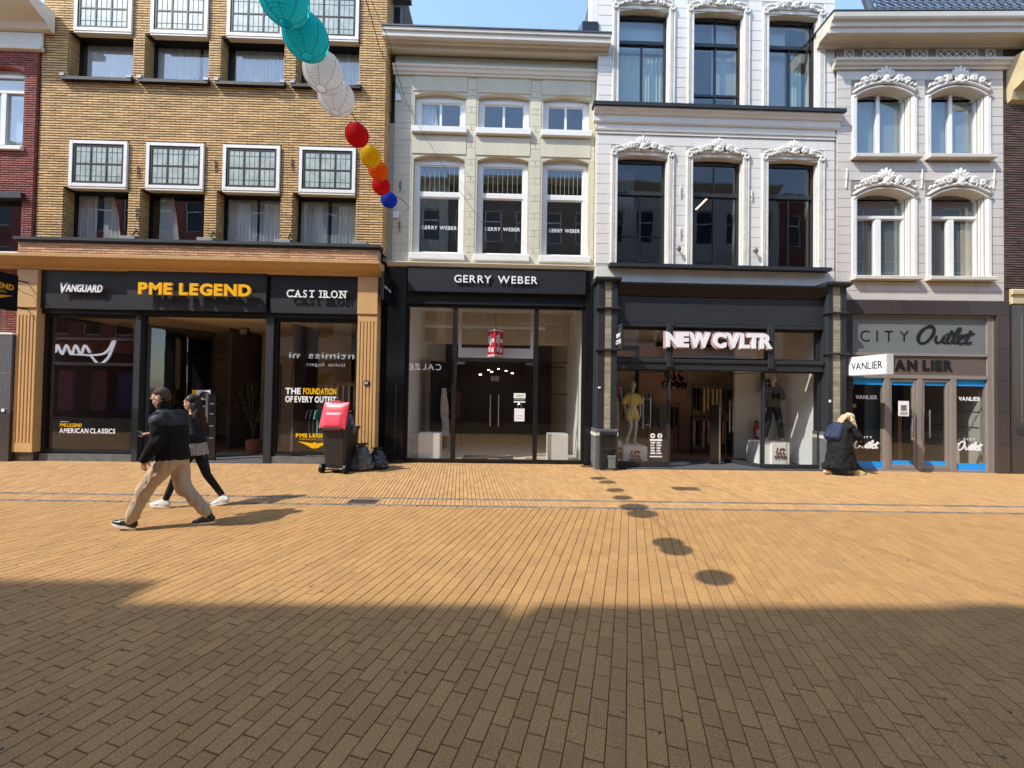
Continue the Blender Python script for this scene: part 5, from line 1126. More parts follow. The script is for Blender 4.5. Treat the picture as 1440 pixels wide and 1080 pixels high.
MB().tube([(-.25, -.26, .10), (.25, -.26, .10)], .012, 8).build('axle', 'steel', wb)
lid = MB(); ang = radians(72); n = 8
def lp(u, v, h): # u across, v along lid from hinge, h out of the lid's outer face (towards the camera side)
    return (u, -.36 + cos(ang) * v - sin(ang) * h, .99 + sin(ang) * v + cos(ang) * h * -1)
LW, LL = .60, .58
def lh(a, b): return .03 + .045 * (1 - (2 * a - 1) ** 4) * (1 - (2 * b - 1) ** 6) + (.010 if (abs(2 * a - 1) < .62 and .12 < b < .62) else 0)
vs = []; N_ = 14
for j in range(N_ + 1):
    for i in range(N_ + 1): a, b = i / N_, j / N_; w = LW * (1 - .05 * b); vs.append(lp((a - .5) * w, b * LL, lh(a, b)))
for j in range(N_ + 1):
    for i in range(N_ + 1): a, b = i / N_, j / N_; w = LW * (1 - .05 * b); vs.append(lp((a - .5) * w, b * LL, lh(a, b) - .022 if 0 < i < N_ and 0 < j < N_ else -.02))
K = (N_ + 1) ** 2; fs = []
for j in range(N_):
    for i in range(N_):
        q_ = (j * (N_ + 1) + i, j * (N_ + 1) + i + 1, (j + 1) * (N_ + 1) + i + 1, (j + 1) * (N_ + 1) + i); fs += [q_, tuple(K + t for t in q_[::-1])]
for i in range(N_): fs += [(i, i + 1, K + i + 1, K + i), (N_ * (N_ + 1) + i, N_ * (N_ + 1) + i + 1, K + N_ * (N_ + 1) + i + 1, K + N_ * (N_ + 1) + i), (i * (N_ + 1), (i + 1) * (N_ + 1), K + (i + 1) * (N_ + 1), K + i * (N_ + 1)), (i * (N_ + 1) + N_, (i + 1) * (N_ + 1) + N_, K + (i + 1) * (N_ + 1) + N_, K + i * (N_ + 1) + N_)]
lid.add(vs, fs); lid = lid.build('lid', redm, wb, smooth=False)
hb = MB(); p, q = lp(-.2, -.01, .03), lp(.2, -.01, .03); hb.tube([p, q], .022, 8); hb.build('hinge', redm, lid)
hb = MB(); hb.tube([lp(-.1, LL, .03), lp(-.1, LL + .04, .05), lp(.1, LL + .04, .05), lp(.1, LL, .03)], .014, 6); hb.build('lid_grip', redm, lid)
def bag(name, label, cx, cy, w, h, seed, tie=True, z0=0, m=None, par=None):
    mb = MB(); nu, nv = 60, 34; rnd = Vector((seed * 3.1, seed * 1.7, 0))
    vs = []
    for j in range(nv + 1):
        t = j / nv
        if t < .12: R = .82 + .18 * (t / .12)
        else: R = 1 - .80 * ((t - .12) / .88) ** 1.7
        if t > .90: R = .16 + .35 * (t - .90) / .10
        zz = h * t
        for i in range(nu):
            a = 2 * pi * i / nu; d = Vector((cos(a), sin(a), t * 1.6))
            f = noise.noise(d * 1.4 + rnd) * .22 + abs(noise.noise(d * 3.6 + rnd)) * -.20 + noise.noise(d * 9 + rnd) * .06 + .06 * sin(a * 9 + 8 * noise.noise(d * 2 + rnd)) * t
            r = max(.02, w / 2 * R * (1 + f)); vs.append((cx + cos(a) * r, cy + sin(a) * r * .85, z0 + max(.002, zz + (.02 * noise.noise(d * 5 + rnd) * (t > .05)))))
    fs = [(j * nu + i, j * nu + (i + 1) % nu, (j + 1) * nu + (i + 1) % nu, (j + 1) * nu + i) for j in range(nv) for i in range(nu)] + [tuple(range(nu - 1, -1, -1)), tuple(nv * nu + k for k in range(nu))]
    mb.add(vs, fs)
    if par: return mb.build(name, m, par, smooth=False)
    root = thing(name, label, 'garbage bag', (cx, cy, 0)); mb.build('sack', m, root, smooth=True)
    if tie:
        mb = MB(); mb.tube([(cx - .10, cy - .02, h * .97), (cx - .04, cy - .03, h * .90), (cx, cy - .03, h * .89), (cx + .05, cy - .02, h * .93), (cx + .09, cy, h * 1.02)], .009, 5); mb.build('drawstring', mat('drawstring', (.5, .45, .15), .6), root)
    return root
gbm = mat('grey_bin_bag', (.085, .085, .09), .2, var=.2, nscale=6, bump=.9, bscale=18)
gb2 = mat('black_bin_bag', (.03, .03, .032), .18, var=.2, nscale=6, bump=.6, bscale=25)
bag('garbage_bag', 'larger grey garbage bag slumped against the wheelie bin', -3.19, 9.42, .58, .60, 1, m=gbm)
bag('garbage_bag', 'smaller black garbage bag behind the larger one next to the granite pier', -2.90, 9.62, .52, .48, 2, m=gb2)
tb = bag('sack_in_bin', 'x', 0.10, 0.05, .44, .52, 3, tie=False, z0=.82, m=gbm, par=wb)

# ------------------------------------------------------------------ lantern string
teal, whi, red, yel, ora, blu = [mat(n, c, .7, trans=.55, spec=.2) for n, c in (('teal_paper', (.05, .74, .78)), ('white_paper', (.86, .86, .86)), ('red_paper', (.72, .012, .03)), ('yellow_paper', (.85, .60, .01)), ('orange_paper', (.85, .22, .01)), ('blue_paper', (.02, .10, .62)))]
dark = {}
def lantern(px, py, D, wpx, m, label):
    d = CF + CR * ((px - 720) / FPX) - CU * ((py - 540) / FPX); dep = D * 575 / wpx; c = Vector((0, 0, EYE)) + d * dep / d.dot(CF)
    root = thing('paper_lantern', label, 'lantern', tuple(c - Vector((0, 0, D / 2))), group='paper lanterns on the cable over the street'); ORG[root.name] = (0, 0, -D / 2)
    tilt = Matrix.Rotation(random.uniform(-.12, .12), 3, 'X') @ Matrix.Rotation(random.uniform(-.12, .12), 3, 'Y')
    R = D / 2; n = 36; rows = 57; th0 = .27; mb = MB(); vs = []
    for j in range(rows + 1):
        th = th0 + (pi - 2 * th0) * j / rows; k = 1 - .030 * (j % 3 != 0)
        for i in range(n):
            kk = k * (1 + .006 * cos(i * 2 * pi * 8 / n)); v = tilt @ Vector((R * sin(th) * kk * cos(2 * pi * i / n), R * sin(th) * kk * sin(2 * pi * i / n), R * .97 * cos(th))); vs.append(tuple(v))
    mb.add(vs, [(j * n + i, (j + 1) * n + i, (j + 1) * n + (i + 1) % n, j * n + (i + 1) % n) for j in range(rows) for i in range(n)])
    sh = mb.build('shade', m, root)
    dk = dark.get(m.name)
    if dk is None:
        cc = m.node_tree.nodes['RGB'].outputs[0].default_value; dk = dark[m.name] = mat(m.name + '_seam', tuple(v * .42 for v in cc[:3]), .7)
    cc = m.node_tree.nodes['RGB'].outputs[0].default_value; rk = mat(m.name + '_rib', tuple(v * .6 for v in cc[:3]), .7)
    for s in (-1, 1):
        zc = -s * R * .97 * cos(th0); r_ = R * sin(th0); rim = MB()
        rim.tube([tuple(tilt @ Vector((r_ * cos(a * pi / 8), r_ * sin(a * pi / 8), zc))) for a in range(17)], .003, 5); rim.build('rim', dk, root)
    mb = MB()
    for i in range(8):
        a = 2 * pi * i / 8 + .2; mb.tube([tuple(tilt @ Vector((R * 1.004 * sin(t) * cos(a), R * 1.004 * sin(t) * sin(a), R * .975 * cos(t)))) for t in [th0 + (pi - 2 * th0) * k / 14 for k in range(15)]], .0022, 4, cap=False)
    mb.build('seams', dk, root); mb = MB()
    for j in range(3, rows, 3):
        th = th0 + (pi - 2 * th0) * j / rows; mb.tube([tuple(tilt @ Vector((R * sin(th) * 1.003 * cos(2 * pi * i / 24), R * sin(th) * 1.003 * sin(2 * pi * i / 24), R * .973 * cos(th)))) for i in range(25)], .0011, 4, cap=False)
    mb.build('ribs', rk, root, kind='stuff')
    return root, c
LD = [.31, .29, .295, .285, .285, .385, .39, .33, .33]
LS = [(547, 281, 22.5, blu, 'blue paper lantern, last on the string towards the cream building'), (536, 261, 25, red, 'red paper lantern between the blue and the orange ones'), (532, 240, 27, ora, 'orange paper lantern between red and yellow'),
      (521, 220, 29, yel, 'yellow paper lantern below the upper red one'), (502, 190, 32, red, 'red paper lantern directly above the yellow one'), (473, 137, 49, whi, 'lower of the two white paper lanterns, above the gap in the string'),
      (455, 102, 54, whi, 'upper white paper lantern partly behind the teal one'), (430, 52, 60, teal, 'lower teal paper lantern, touching the upper white one'), (400, 0, 65, teal, 'upper teal paper lantern cut by the top edge of the photo')]
pts = []
for (px, py, wpx, m, lb), DD in zip(LS, LD):
    r_, c = lantern(px, py, DD, wpx, m, lb); pts.append(c)
r_ = copy_thing(r_, (-1.40, 2.25, 4.30), 'third teal paper lantern on the string, just above the top edge of the photo', rz=.7)
# the cable runs from the wall box over the lantern tops and on across the street
top = [p + Vector((0, 0, .145)) for p in pts]
cab = [(-2.60, 10.36, 6.30), (-2.2, 9.3, 6.0), (-2.12, 8.4, 5.74)] + [tuple(t) for t in top] + [(-1.42, 2.2, 4.62), (-1.35, 0, 4.75), (-1.1, -2.75, 5.2)]
tag(MB().tube(cab, .006, 5).build('lantern_cable', 'black', None, org=cab[0]), 'thin black cable carrying the coloured lanterns from the cream building', 'cable')
def pt(px, py, Yp):
    d = CF + CR * ((px - 720) / FPX) - CU * ((py - 540) / FPX); return tuple(Vector((0, 0, EYE)) + d * (Yp / d.y))
c2 = [pt(470, -60, 7.5), pt(522, 0, 8.4), pt(548, 60, 9.0), pt(568, 137, 10.33), pt(590, 180, 10.2), pt(640, 260, 10.0), pt(690, 330, 9.8)]
tag(MB().tube(c2[:4], .006, 5).build('tension_cable', 'black', None, org=c2[0]), 'upper thin cable running steeply down to the white box on the cream building', 'cable')
tag(MB().tube(c2[3:], .004, 5).build('slack_cable', 'black', None, org=c2[3]), 'fine wire crossing the cream building windows from its upper white box', 'cable')

sl_ = thing('street_lamp', 'flat grey lamp hung from a cable high over the street, just above the photo', 'lamp', (-2.14, 4.93, 7.12))
MB().bbox(-2.36, -1.92, 4.80, 5.06, 7.12, 7.24, .02).box(-2.2, -2.08, 4.88, 4.98, 7.24, 7.36).build('housing', 'zinc', sl_); MB().box(-2.33, -1.95, 4.83, 5.03, 7.10, 7.118).build('diffuser', 'whitew', sl_)
MB().tube([(-2.14, 4.93, 7.36), (-2.14, 4.93, 7.9)], .01, 6).build('hanger', 'black', sl_)
tag(MB().tube([(-2.7, 10.36, 9.3), (-2.4, 7.6, 8.2), (-2.14, 4.93, 7.9), (-1.9, 1.5, 8.1), (-1.6, -2.75, 9.0)], .007, 5).build('span_wire', 'black', None, org=(-2.7, 10.36, 9.3)), 'span wire from the upper white box carrying the street lamp', 'cable')

# ------------------------------------------------------------------ organic figures
def organic(name, shapes, vox, m, par, smooth_it=2, fold=0, fscale=14, org=(0, 0, 0), zcut=None, squash=None):
    mb = MB()
    for s in shapes:
        if s[0] == 's':      # segment p0 p1 r0 r1 [flatten factor along y]
            _, p, q, r0, r1 = s[:5]; fl = s[5] if len(s) > 5 else 1; p, q = Vector(p), Vector(q); d = (q - p); L_ = d.length or .001; d.normalize()
            side = Vector((0, 1, 0)) if abs(d.y) < .9 else Vector((1, 0, 0)); a = d.cross(side).normalized(); b = a.cross(d).normalized(); n = 14; rings = []
            for t, k in ((-1, .0), (-.8, .6), (-.4, .92), (0, 1)): rings.append((p + d * r0 * t, r0 * k))
            for t in (.33, .66): rings.append((p + d * L_ * t, r0 + (r1 - r0) * t))
            for t, k in ((0, 1), (.4, .92), (.8, .6), (1, .0)): rings.append((q + d * r1 * t, r1 * k))
            vs = [tuple(c + (a * cos(2 * pi * k / n) + b * fl * sin(2 * pi * k / n)) * max(r, .0008)) for c, r in rings for k in range(n)]
            fs = [(j * n + k, j * n + (k + 1) % n, (j + 1) * n + (k + 1) % n, (j + 1) * n + k) for j in range(len(rings) - 1) for k in range(n)] + [tuple(range(n - 1, -1, -1)), tuple((len(rings) - 1) * n + k for k in range(n))]
            mb.add(vs, fs)
        elif s[0] == 'e': mb.ell(s[1], s[2], 18, 12, s[3] if len(s) > 3 else None)
        elif s[0] == 'l':    # loft: list of (cx, cy, cz, rx, ry)
            n = 20; vs = []; L = s[1]
            for cx, cy, cz, rx, ry in L: vs += [(cx + rx * cos(2 * pi * k / n), cy + ry * sin(2 * pi * k / n), cz) for k in range(n)]
            fs = [(j * n + k, j * n + (k + 1) % n, (j + 1) * n + (k + 1) % n, (j + 1) * n + k) for j in range(len(L) - 1) for k in range(n)] + [tuple(range(n - 1, -1, -1)), tuple((len(L) - 1) * n + k for k in range(n))]
            mb.add(vs, fs)
        elif s[0] == 'b': mb.box(*s[1])
    me = bpy.data.meshes.new('t'); me.from_pydata(mb.v, [], mb.f); bm = bmesh.new(); bm.from_mesh(me); bmesh.ops.recalc_face_normals(bm, faces=bm.faces); bm.to_mesh(me); bm.free()
    o = bpy.data.objects.new('t', me)
    r = o.modifiers.new('r', 'REMESH'); r.mode = 'VOXEL'; r.voxel_size = vox; r.use_smooth_shade = True
    if smooth_it: k = o.modifiers.new('s', 'SMOOTH'); k.iterations = smooth_it; k.factor = .5
    m2 = bake(o); bpy.data.objects.remove(o)
    if fold:
        nrm = [v.normal.copy() for v in m2.vertices]; out = []
        for v, nv in zip(m2.vertices, nrm):
            c = Vector(v.co); w = noise.noise(Vector((c.x * fscale, c.y * fscale, c.z * fscale * .55))) + .5 * noise.noise(Vector((c.x * fscale * 2.3, c.y * fscale * 2.3, c.z * fscale * 1.6 + 7))); out.extend(c + nv * fold * (w - abs(w) * .4))
        m2.vertices.foreach_set('co', out); m2.update()
    m2.materials.clear(); m2.materials.append(M[m] if isinstance(m, str) else m); m2.shade_smooth(); m2.name = name
    ob = bpy.data.objects.new(name, m2); COL.objects.link(ob); ob.parent = par; ORG[ob.name] = org
    return ob
def lerp(a, b, t): return tuple(a[i] + (b[i] - a[i]) * t for i in range(3))
def head_shapes(c, yaw=0, pitch=0, s=1.0):
    """head centred at c, facing +x turned by yaw, nodding down by pitch"""
    R = Matrix.Rotation(yaw, 3, 'Z') @ Matrix.Rotation(pitch, 3, 'Y'); c = Vector(c)
    def P(x, y, z): return tuple(c + R @ (Vector((x, y, z)) * s))
    sh = [('e', P(-.012, 0, .035), (.098 * s, .076 * s, .088 * s), R), ('e', P(.018, 0, -.035), (.074 * s, .060 * s, .085 * s), R), ('e', P(.045, 0, -.085), (.035 * s, .034 * s, .03 * s), R),
          ('s', P(.084, 0, .014), P(.098, 0, -.022), .008 * s, .0125 * s), ('e', P(.082, 0, .035), (.016 * s, .055 * s, .012 * s), R), ('e', P(.084, 0, -.06), (.014 * s, .026 * s, .009 * s), R), ('e', P(.082, 0, -.076), (.012 * s, .022 * s, .008 * s), R)]
    for sg in (-1, 1): sh += [('e', P(-.005, sg * .078, -.005), (.020 * s, .010 * s, .032 * s), R), ('e', P(.055, sg * .035, -.02), (.028 * s, .022 * s, .028 * s), R)]
    return sh, P, R
def hand(wr, d, up, s=1.0, curl=.5):
    """wr wrist, d direction of the fingers, up = normal of the back of the hand"""
    wr, d, up = Vector(wr), Vector(d).normalized(), Vector(up).normalized(); side = d.cross(up).normalized(); sh = [('s', wr, wr + d * .045 * s, .026 * s, .034 * s, .65)]
    pc = wr + d * .055 * s
    for i, (o, L_) in enumerate(((-.028, .060), (-.010, .070), (.010, .066), (.027, .052))):
        b = wr + d * .085 * s + side * o * s; sh.append(('s', wr + d * .03 * s + side * o * .7 * s, b, .013 * s, .0105 * s)); m1 = b + (d - up * curl * .5) * L_ * .55 * s; m2 = m1 + (d * (1 - curl) - up * curl * 1.1).normalized() * L_ * .5 * s
        sh += [('s', b, m1, .0105 * s, .0095 * s), ('s', m1, m2, .0095 * s, .008 * s)]
    t0 = wr + d * .025 * s - side * .026 * s; t1 = t0 + (d * .6 - side * .6 - up * .3).normalized() * .042 * s; t2 = t1 + (d - up * .5).normalized() * .032 * s; sh += [('s', t0, t1, .014 * s, .011 * s), ('s', t1, t2, .011 * s, .009 * s)]
    return sh
skin = mat('skin', (.56, .33, .245), .5, var=.06, nscale=12, spec=.4)
skin.node_tree.nodes['Principled BSDF'].inputs['Subsurface Weight'].default_value = .08
hairb = mat('brown_hair', (.085, .055, .038), .8, spec=.2, var=.4, nscale=70, bump=.6, bscale=160, stretch=(1, 1, .5))
haird = mat('dark_brown_hair', (.030, .014, .010), .6, spec=.25, var=.4, nscale=60, bump=.8, bscale=120, stretch=(1, 1, .25))
hairbl = mat('blonde_hair', (.52, .40, .26), .5, var=.45, nscale=50, bump=.9, bscale=110, stretch=(1, 1, .3))
fleece = mat('black_fleece', (.010, .010, .011), .95, var=.3, nscale=40, bump=.7, bscale=150, spec=.2)
yoke = mat('dark_nylon', (.013, .014, .017), .7, var=.1)
khaki = mat('khaki_cotton', (.44, .345, .24), .85, var=.06, nscale=8, bump=.15, bscale=200, spec=.2)
blk = mat('black_cloth', (.012, .012, .013), .85, var=.15, nscale=20, bump=.3, bscale=120, spec=.25)
darkj = mat('dark_jacket', (.011, .012, .017), .85, spec=.25, var=.2, nscale=10, bump=.3, bscale=80)
shoeb = mat('black_leather', (.012, .012, .013), .4); solew = mat('white_rubber', (.72, .70, .64), .6); shoew = mat('white_leather', (.76, .75, .72), .45)
def shoe(par, ank, yaw, pitch, up, sole, high=.07, L=.29, name='shoe', sole_t=.026, lace=None):
    R = Matrix.Rotation(yaw, 3, 'Z') @ Matrix.Rotation(pitch, 3, 'Y'); A = Vector(ank)
    def P(x, y, z): return tuple(A + R @ Vector((x, y, z)))
    b = -.075
    sh = [('s', P(-.045, 0, b + .045), P(.12, 0, b + .032), .044, .036, 1.0), ('s', P(.10, 0, b + .030), P(.185, .0, b + .022), .036, .026, 1.35), ('s', P(-.03, 0, b + .05), P(.0, 0, b + .05 + high), .045, .046), ('s', P(.0, 0, b + .075), P(.12, 0, b + .035), .042, .034)]
    o = organic(name, sh, .007, up, par)
    s2 = []
    for (x, r) in ((-.055, .038), (0, .040), (.06, .041), (.12, .045), (.165, .040)): s2.append(('l', [(0, 0, 0, 0, 0)])) if False else None
    n = 20; vs = []; prof = []
    for k in range(n):
        a = 2 * pi * k / n; x = .062 + .148 * cos(a); w = .041 + .010 * (cos(a) > 0) * cos(a); prof.append((x, w * sin(a) * (1 if abs(cos(a)) < .98 else .8)))
    mb = MB(); mb.v = [P(x, y, b - .018 + (.008 if x > .17 else 0)) for x, y in prof] + [P(x * 1.0, y, b - .018 + sole_t) for x, y in prof]; mb.f = [(i, (i + 1) % n, n + (i + 1) % n, n + i) for i in range(n)] + [tuple(range(n - 1, -1, -1)), tuple(n + k for k in range(n))]
    mb.build('sole', sole, o); 
    if lace:
        mb = MB()
        for i in range(4): x = .035 + i * .022; z = b + .105 - i * .015; mb.tube([P(x, -.024, z - .004), P(x + .004, 0, z + .008), P(x, .024, z - .004)], .0035, 4)
        mb.build('laces', lace, o)
    return o
# ---- man ----
man = thing('person', 'man in black fleece jacket and khaki trousers striding left, looking at a phone', 'person', (-4.32, 5.48, 0), radians(183))
hp = (0, 0, .93); nk = (.10, 0, 1.50); hd = (.165, .0, 1.675)
la, ra = (.41, .10, .115), (-.40, -.10, .125)       # ankles (left forward)
lk, rk = (.255, .115, .50), (-.06, -.11, .495)
lsh, rsh = (.06, .205, 1.435), (.07, -.205, 1.43); lel, rel = (-.02, .285, 1.15), (.09, -.27, 1.16); lwr, rwr = (.14, .27, .93), (.34, -.12, 1.19)
hs, HP, HR = head_shapes(hd, yaw=.10, pitch=.38, s=1.03)
body = hs + [('s', (.10, 0, 1.49), (.14, 0, 1.60), .062, .058), ('l', [(.0, 0, .86, .10, .15), (.0, 0, .95, .13, .17), (.02, 0, 1.1, .12, .155), (.05, 0, 1.3, .125, .18), (.07, 0, 1.42, .10, .17), (.09, 0, 1.49, .06, .08)]),
       ('s', (0, .09, .92), lk, .088, .058), ('s', lk, la, .055, .038), ('s', (0, -.09, .92), rk, .088, .058), ('s', rk, ra, .055, .038), ('s', lsh, lel, .052, .042), ('s', lel, lwr, .042, .028), ('s', rsh, rel, .052, .042), ('s', rel, rwr, .042, .028)]
body += hand(lwr, (.12, -.02, -1), (.1, 1, 0), curl=.45) + hand(rwr, (1, .12, .12), (0, -.4, .9), curl=.6)
organic('body', body, .0085, skin, man, smooth_it=1)
for s in (-1, 1):
    MB().ell(HP(.090, s * .031, .012), (.007, .012, .008), 8, 6).build('eye', mat('eye_white', (.7, .68, .65), .2), man)
    MB().ell(HP(.092, s * .031, .036), (.008, .018, .005), 8, 4).build('eyebrow', hairb, man)
hair = [('e', HP(-.026, 0, .063), (.093, .0815, .082), HR), ('e', HP(-.050, 0, .015), (.068, .074, .082), HR)]
organic('hair', hair, .008, hairb, man, fold=.004, fscale=60)
jk = [('l', [(-.0, 0, .88, .165, .205), (.0, 0, .93, .185, .22), (.0, 0, 1.0, .180, .215), (.02, 0, 1.15, .175, .215), (.045, 0, 1.3, .178, .225), (.06, 0, 1.40, .155, .215), (.085, 0, 1.48, .11, .15), (.10, 0, 1.53, .085, .09)]),
      ('s', (.055, .19, 1.43), lel, .092, .078), ('s', lel, lwr, .078, .056), ('s', (.06, -.19, 1.43), rel, .092, .078), ('s', rel, lerp(rel, rwr, .82), .078, .054), ('s', (.09, 0, 1.50), (.125, 0, 1.585), .082, .076), ('s', lerp(lel, lwr, .9), lwr, .055, .046), ('s', lerp(rel, rwr, .82), lerp(rel, rwr, .93), .050, .044)]
jacket = organic('jacket', jk, .011, fleece, man, smooth_it=3, fold=.018, fscale=8)
yk = [('l', [(.045, 0, 1.335, .184, .226), (.06, 0, 1.40, .163, .221), (.085, 0, 1.485, .118, .156), (.10, 0, 1.535, .092, .096)]), ('s', (.055, .15, 1.445), (.03, .225, 1.40), .094, .093), ('s', (.055, -.15, 1.445), (.035, -.225, 1.39), .094, .093)]
organic('yoke', yk, .010, yoke, man, smooth_it=2, fold=.004)
tr = [('l', [(0, 0, .80, .12, .165), (0, 0, .86, .155, .195), (0, 0, .93, .16, .195), (0, 0, 1.0, .15, .185)]), ('s', (0, .09, .86), lk, .122, .088), ('s', lk, lerp(lk, la, .93), .088, .075), ('s', (-.01, -.09, .86), rk, .122, .086), ('s', rk, lerp(rk, ra, .93), .086, .072)]
organic('trousers', tr, .010, khaki, man, smooth_it=2, fold=.022, fscale=9)
shoe(man, (la[0], la[1], .112), 0, radians(-14), shoeb, solew, lace=shoeb); shoe(man, (ra[0], ra[1], .104), radians(-4), radians(6), shoeb, solew, lace=shoeb)
phw = thing('phone', 'black smartphone held in the right hand of the man in khaki trousers', 'phone', (-4.77, 5.55, 1.2), radians(183))
ORG[phw.name] = (0, 0, 0)
R_ = Matrix.Rotation(-.55, 3, 'Y'); mb = MB(); mb.box(-.078, .078, -.037, .037, -.005, .005); mb.v = [tuple(R_ @ Vector(v)) for v in mb.v]; mb.build('case', 'blackg', phw)
mb = MB(); mb.box(-.072, .072, -.033, .033, .0055, .0065); mb.v = [tuple(R_ @ Vector(v)) for v in mb.v]; mb.build('screen', mat('screen', (.05, .07, .08), .1), phw)
# ---- woman ----
wo = thing('person', 'woman with long dark hair, dark jacket, striped top and black leggings walking left', 'person', (-4.73, 6.42, 0), radians(181))
la, ra = (.36, .08, .10), (-.40, -.08, .13); lk, rk = (.20, .09, .48), (-.14, -.08, .47)
lsh, rsh = (.03, .165, 1.36), (.03, -.165, 1.36); lel, rel = (-.12, .22, 1.12), (.0, -.23, 1.10); lwr, rwr = (.06, .24, .95), (.18, -.2, .98)
hs, HP, HR = head_shapes((.07, 0, 1.585), yaw=.25, pitch=.12, s=.96)
body = hs + [('s', (.04, 0, 1.40), (.055, 0, 1.52), .048, .046), ('l', [(0, 0, .84, .10, .15), (0, 0, .92, .115, .16), (0, 0, 1.06, .09, .125), (.02, 0, 1.24, .10, .14), (.03, 0, 1.36, .075, .13), (.04, 0, 1.42, .045, .06)]),
       ('s', (0, .08, .88), lk, .082, .052), ('s', lk, la, .050, .034), ('s', (0, -.08, .88), rk, .082, .052), ('s', rk, ra, .050, .034), ('s', lsh, lel, .043, .036), ('s', lel, lwr, .036, .024), ('s', rsh, rel, .043, .036), ('s', rel, rwr, .036, .024)]
body += hand(lwr, (.6, -.1, -.8), (.3, 1, 0), s=.9) + hand(rwr, (.6, .1, -.8), (.3, -1, 0), s=.9)
organic('body', body, .0085, skin, wo, smooth_it=1)
for s in (-1, 1):
    MB().ell(HP(.090, s * .031, .012), (.007, .012, .007), 8, 6).build('eye', MATS['eye_white'], wo); MB().ell(HP(.091, s * .031, .034), (.007, .017, .004), 8, 4).build('eyebrow', haird, wo)
MB().ell(HP(.094, 0, -.068), (.008, .022, .008), 8, 5).build('lips', mat('lips', (.5, .16, .14), .4), wo)
hair = [('e', HP(-.030, 0, .056), (.098, .086, .084), HR), ('e', HP(-.062, 0, -.01), (.070, .082, .10), HR), ('l', [(-.06, 0, 1.12, .03, .08), (-.08, 0, 1.2, .045, .11), (-.07, 0, 1.35, .05, .115), (-.045, 0, 1.48, .055, .095), (-.005, 0, 1.58, .06, .08)]), ('s', HP(-.02, -.080, .02), HP(-.05, -.092, -.20), .016, .022), ('s', HP(-.02, .080, .02), HP(-.05, .092, -.20), .016, .022)]
organic('hair', hair, .009, haird, wo, fold=.018, fscale=24)
jk = [('l', [(-.01, 0, .98, .135, .17), (.0, 0, 1.08, .130, .165), (.015, 0, 1.24, .140, .18), (.025, 0, 1.35, .115, .17), (.04, 0, 1.42, .07, .09)]), ('s', (.03, .15, 1.355), lel, .068, .056), ('s', lel, lerp(lel, lwr, .9), .056, .042), ('s', (.03, -.15, 1.355), rel, .068, .056), ('s', rel, lerp(rel, rwr, .9), .056, .042)]
organic('jacket', jk, .011, darkj, wo, smooth_it=2, fold=.010, fscale=13)
# striped top hem
def striped(name, c1, c2, freq=26):
    m = mat(name, c1, .8); nt = m.node_tree; b = nt.nodes['Principled BSDF']; tc = nt.nodes.new('ShaderNodeTexCoord'); sp = nt.nodes.new('ShaderNodeSeparateXYZ'); nt.links.new(tc.outputs['Object'], sp.inputs[0])
    at = nt.nodes.new('ShaderNodeMath'); at.operation = 'ARCTAN2'; nt.links.new(sp.outputs[1], at.inputs[0]); nt.links.new(sp.outputs[0], at.inputs[1])
    ml = nt.nodes.new('ShaderNodeMath'); ml.operation = 'MULTIPLY'; ml.inputs[1].default_value = freq; nt.links.new(at.outputs[0], ml.inputs[0]); sn = nt.nodes.new('ShaderNodeMath'); sn.operation = 'SINE'; nt.links.new(ml.outputs[0], sn.inputs[0])
    gt = nt.nodes.new('ShaderNodeMath'); gt.operation = 'GREATER_THAN'; gt.inputs[1].default_value = .1; nt.links.new(sn.outputs[0], gt.inputs[0])
    mx = nt.nodes.new('ShaderNodeMix'); mx.data_type = 'RGBA'; mx.inputs[6].default_value = (*c1, 1); mx.inputs[7].default_value = (*c2, 1); nt.links.new(gt.outputs[0], mx.inputs[0]); nt.links.new(mx.outputs[2], b.inputs['Base Color']); return m
organic('striped_top', [('l', [(-.02, 0, .80, .150, .185), (-.01, 0, .86, .148, .182), (0, 0, .95, .14, .172), (0, 0, 1.03, .125, .16)])], .011, striped('striped_cloth', (.03, .03, .03), (.62, .56, .50), 64), wo, fold=.008, fscale=12)
organic('leggings', [('l', [(0, 0, .80, .10, .14), (0, 0, .88, .12, .165), (0, 0, .95, .115, .155)]), ('s', (0, .08, .85), lk, .092, .058), ('s', lk, lerp(lk, la, .9), .058, .042), ('s', (0, -.08, .85), rk, .092, .058), ('s', rk, lerp(rk, ra, .88), .058, .042)], .010, blk, wo, fold=.003)
shoe(wo, (la[0], la[1], .100), 0, radians(-4), shoew, solew, L=.26, high=.03, sole_t=.034); shoe(wo, (ra[0], ra[1], .112), 0, radians(10), shoew, solew, L=.26, high=.03, sole_t=.034)
# ---- stooping woman by the outlet ----
w3 = thing('person', 'person with loose blonde hair and long black coat stooping forward by the ribbed pilaster', 'person', (8.05, 9.55, 0), radians(12))
la, ra = (-.30, .08, .12), (.36, -.08, .08)
hs, HP, HR = head_shapes((.22, 0, 1.32), yaw=-.2, pitch=.75, s=.96)
body = hs + [('s', (.10, 0, 1.24), (.17, 0, 1.28), .05, .048), ('l', [(-.08, 0, .78, .10, .15), (-.08, 0, .88, .12, .16), (-.03, 0, 1.0, .11, .14), (.04, 0, 1.14, .10, .15), (.09, 0, 1.22, .07, .12)]),
       ('s', (-.06, .09, .82), (.02, .1, .45), .08, .055), ('s', (.02, .1, .45), la, .05, .035), ('s', (-.06, -.09, .82), (.20, -.1, .44), .08, .055), ('s', (.20, -.1, .44), ra, .05, .035),
       ('s', (.07, .17, 1.16), (.16, .24, .92), .045, .037), ('s', (.16, .24, .92), (.34, .20, .74), .037, .025), ('s', (.07, -.17, 1.16), (.2, -.24, .92), .045, .037), ('s', (.2, -.24, .92), (.42, -.16, .72), .037, .025)]
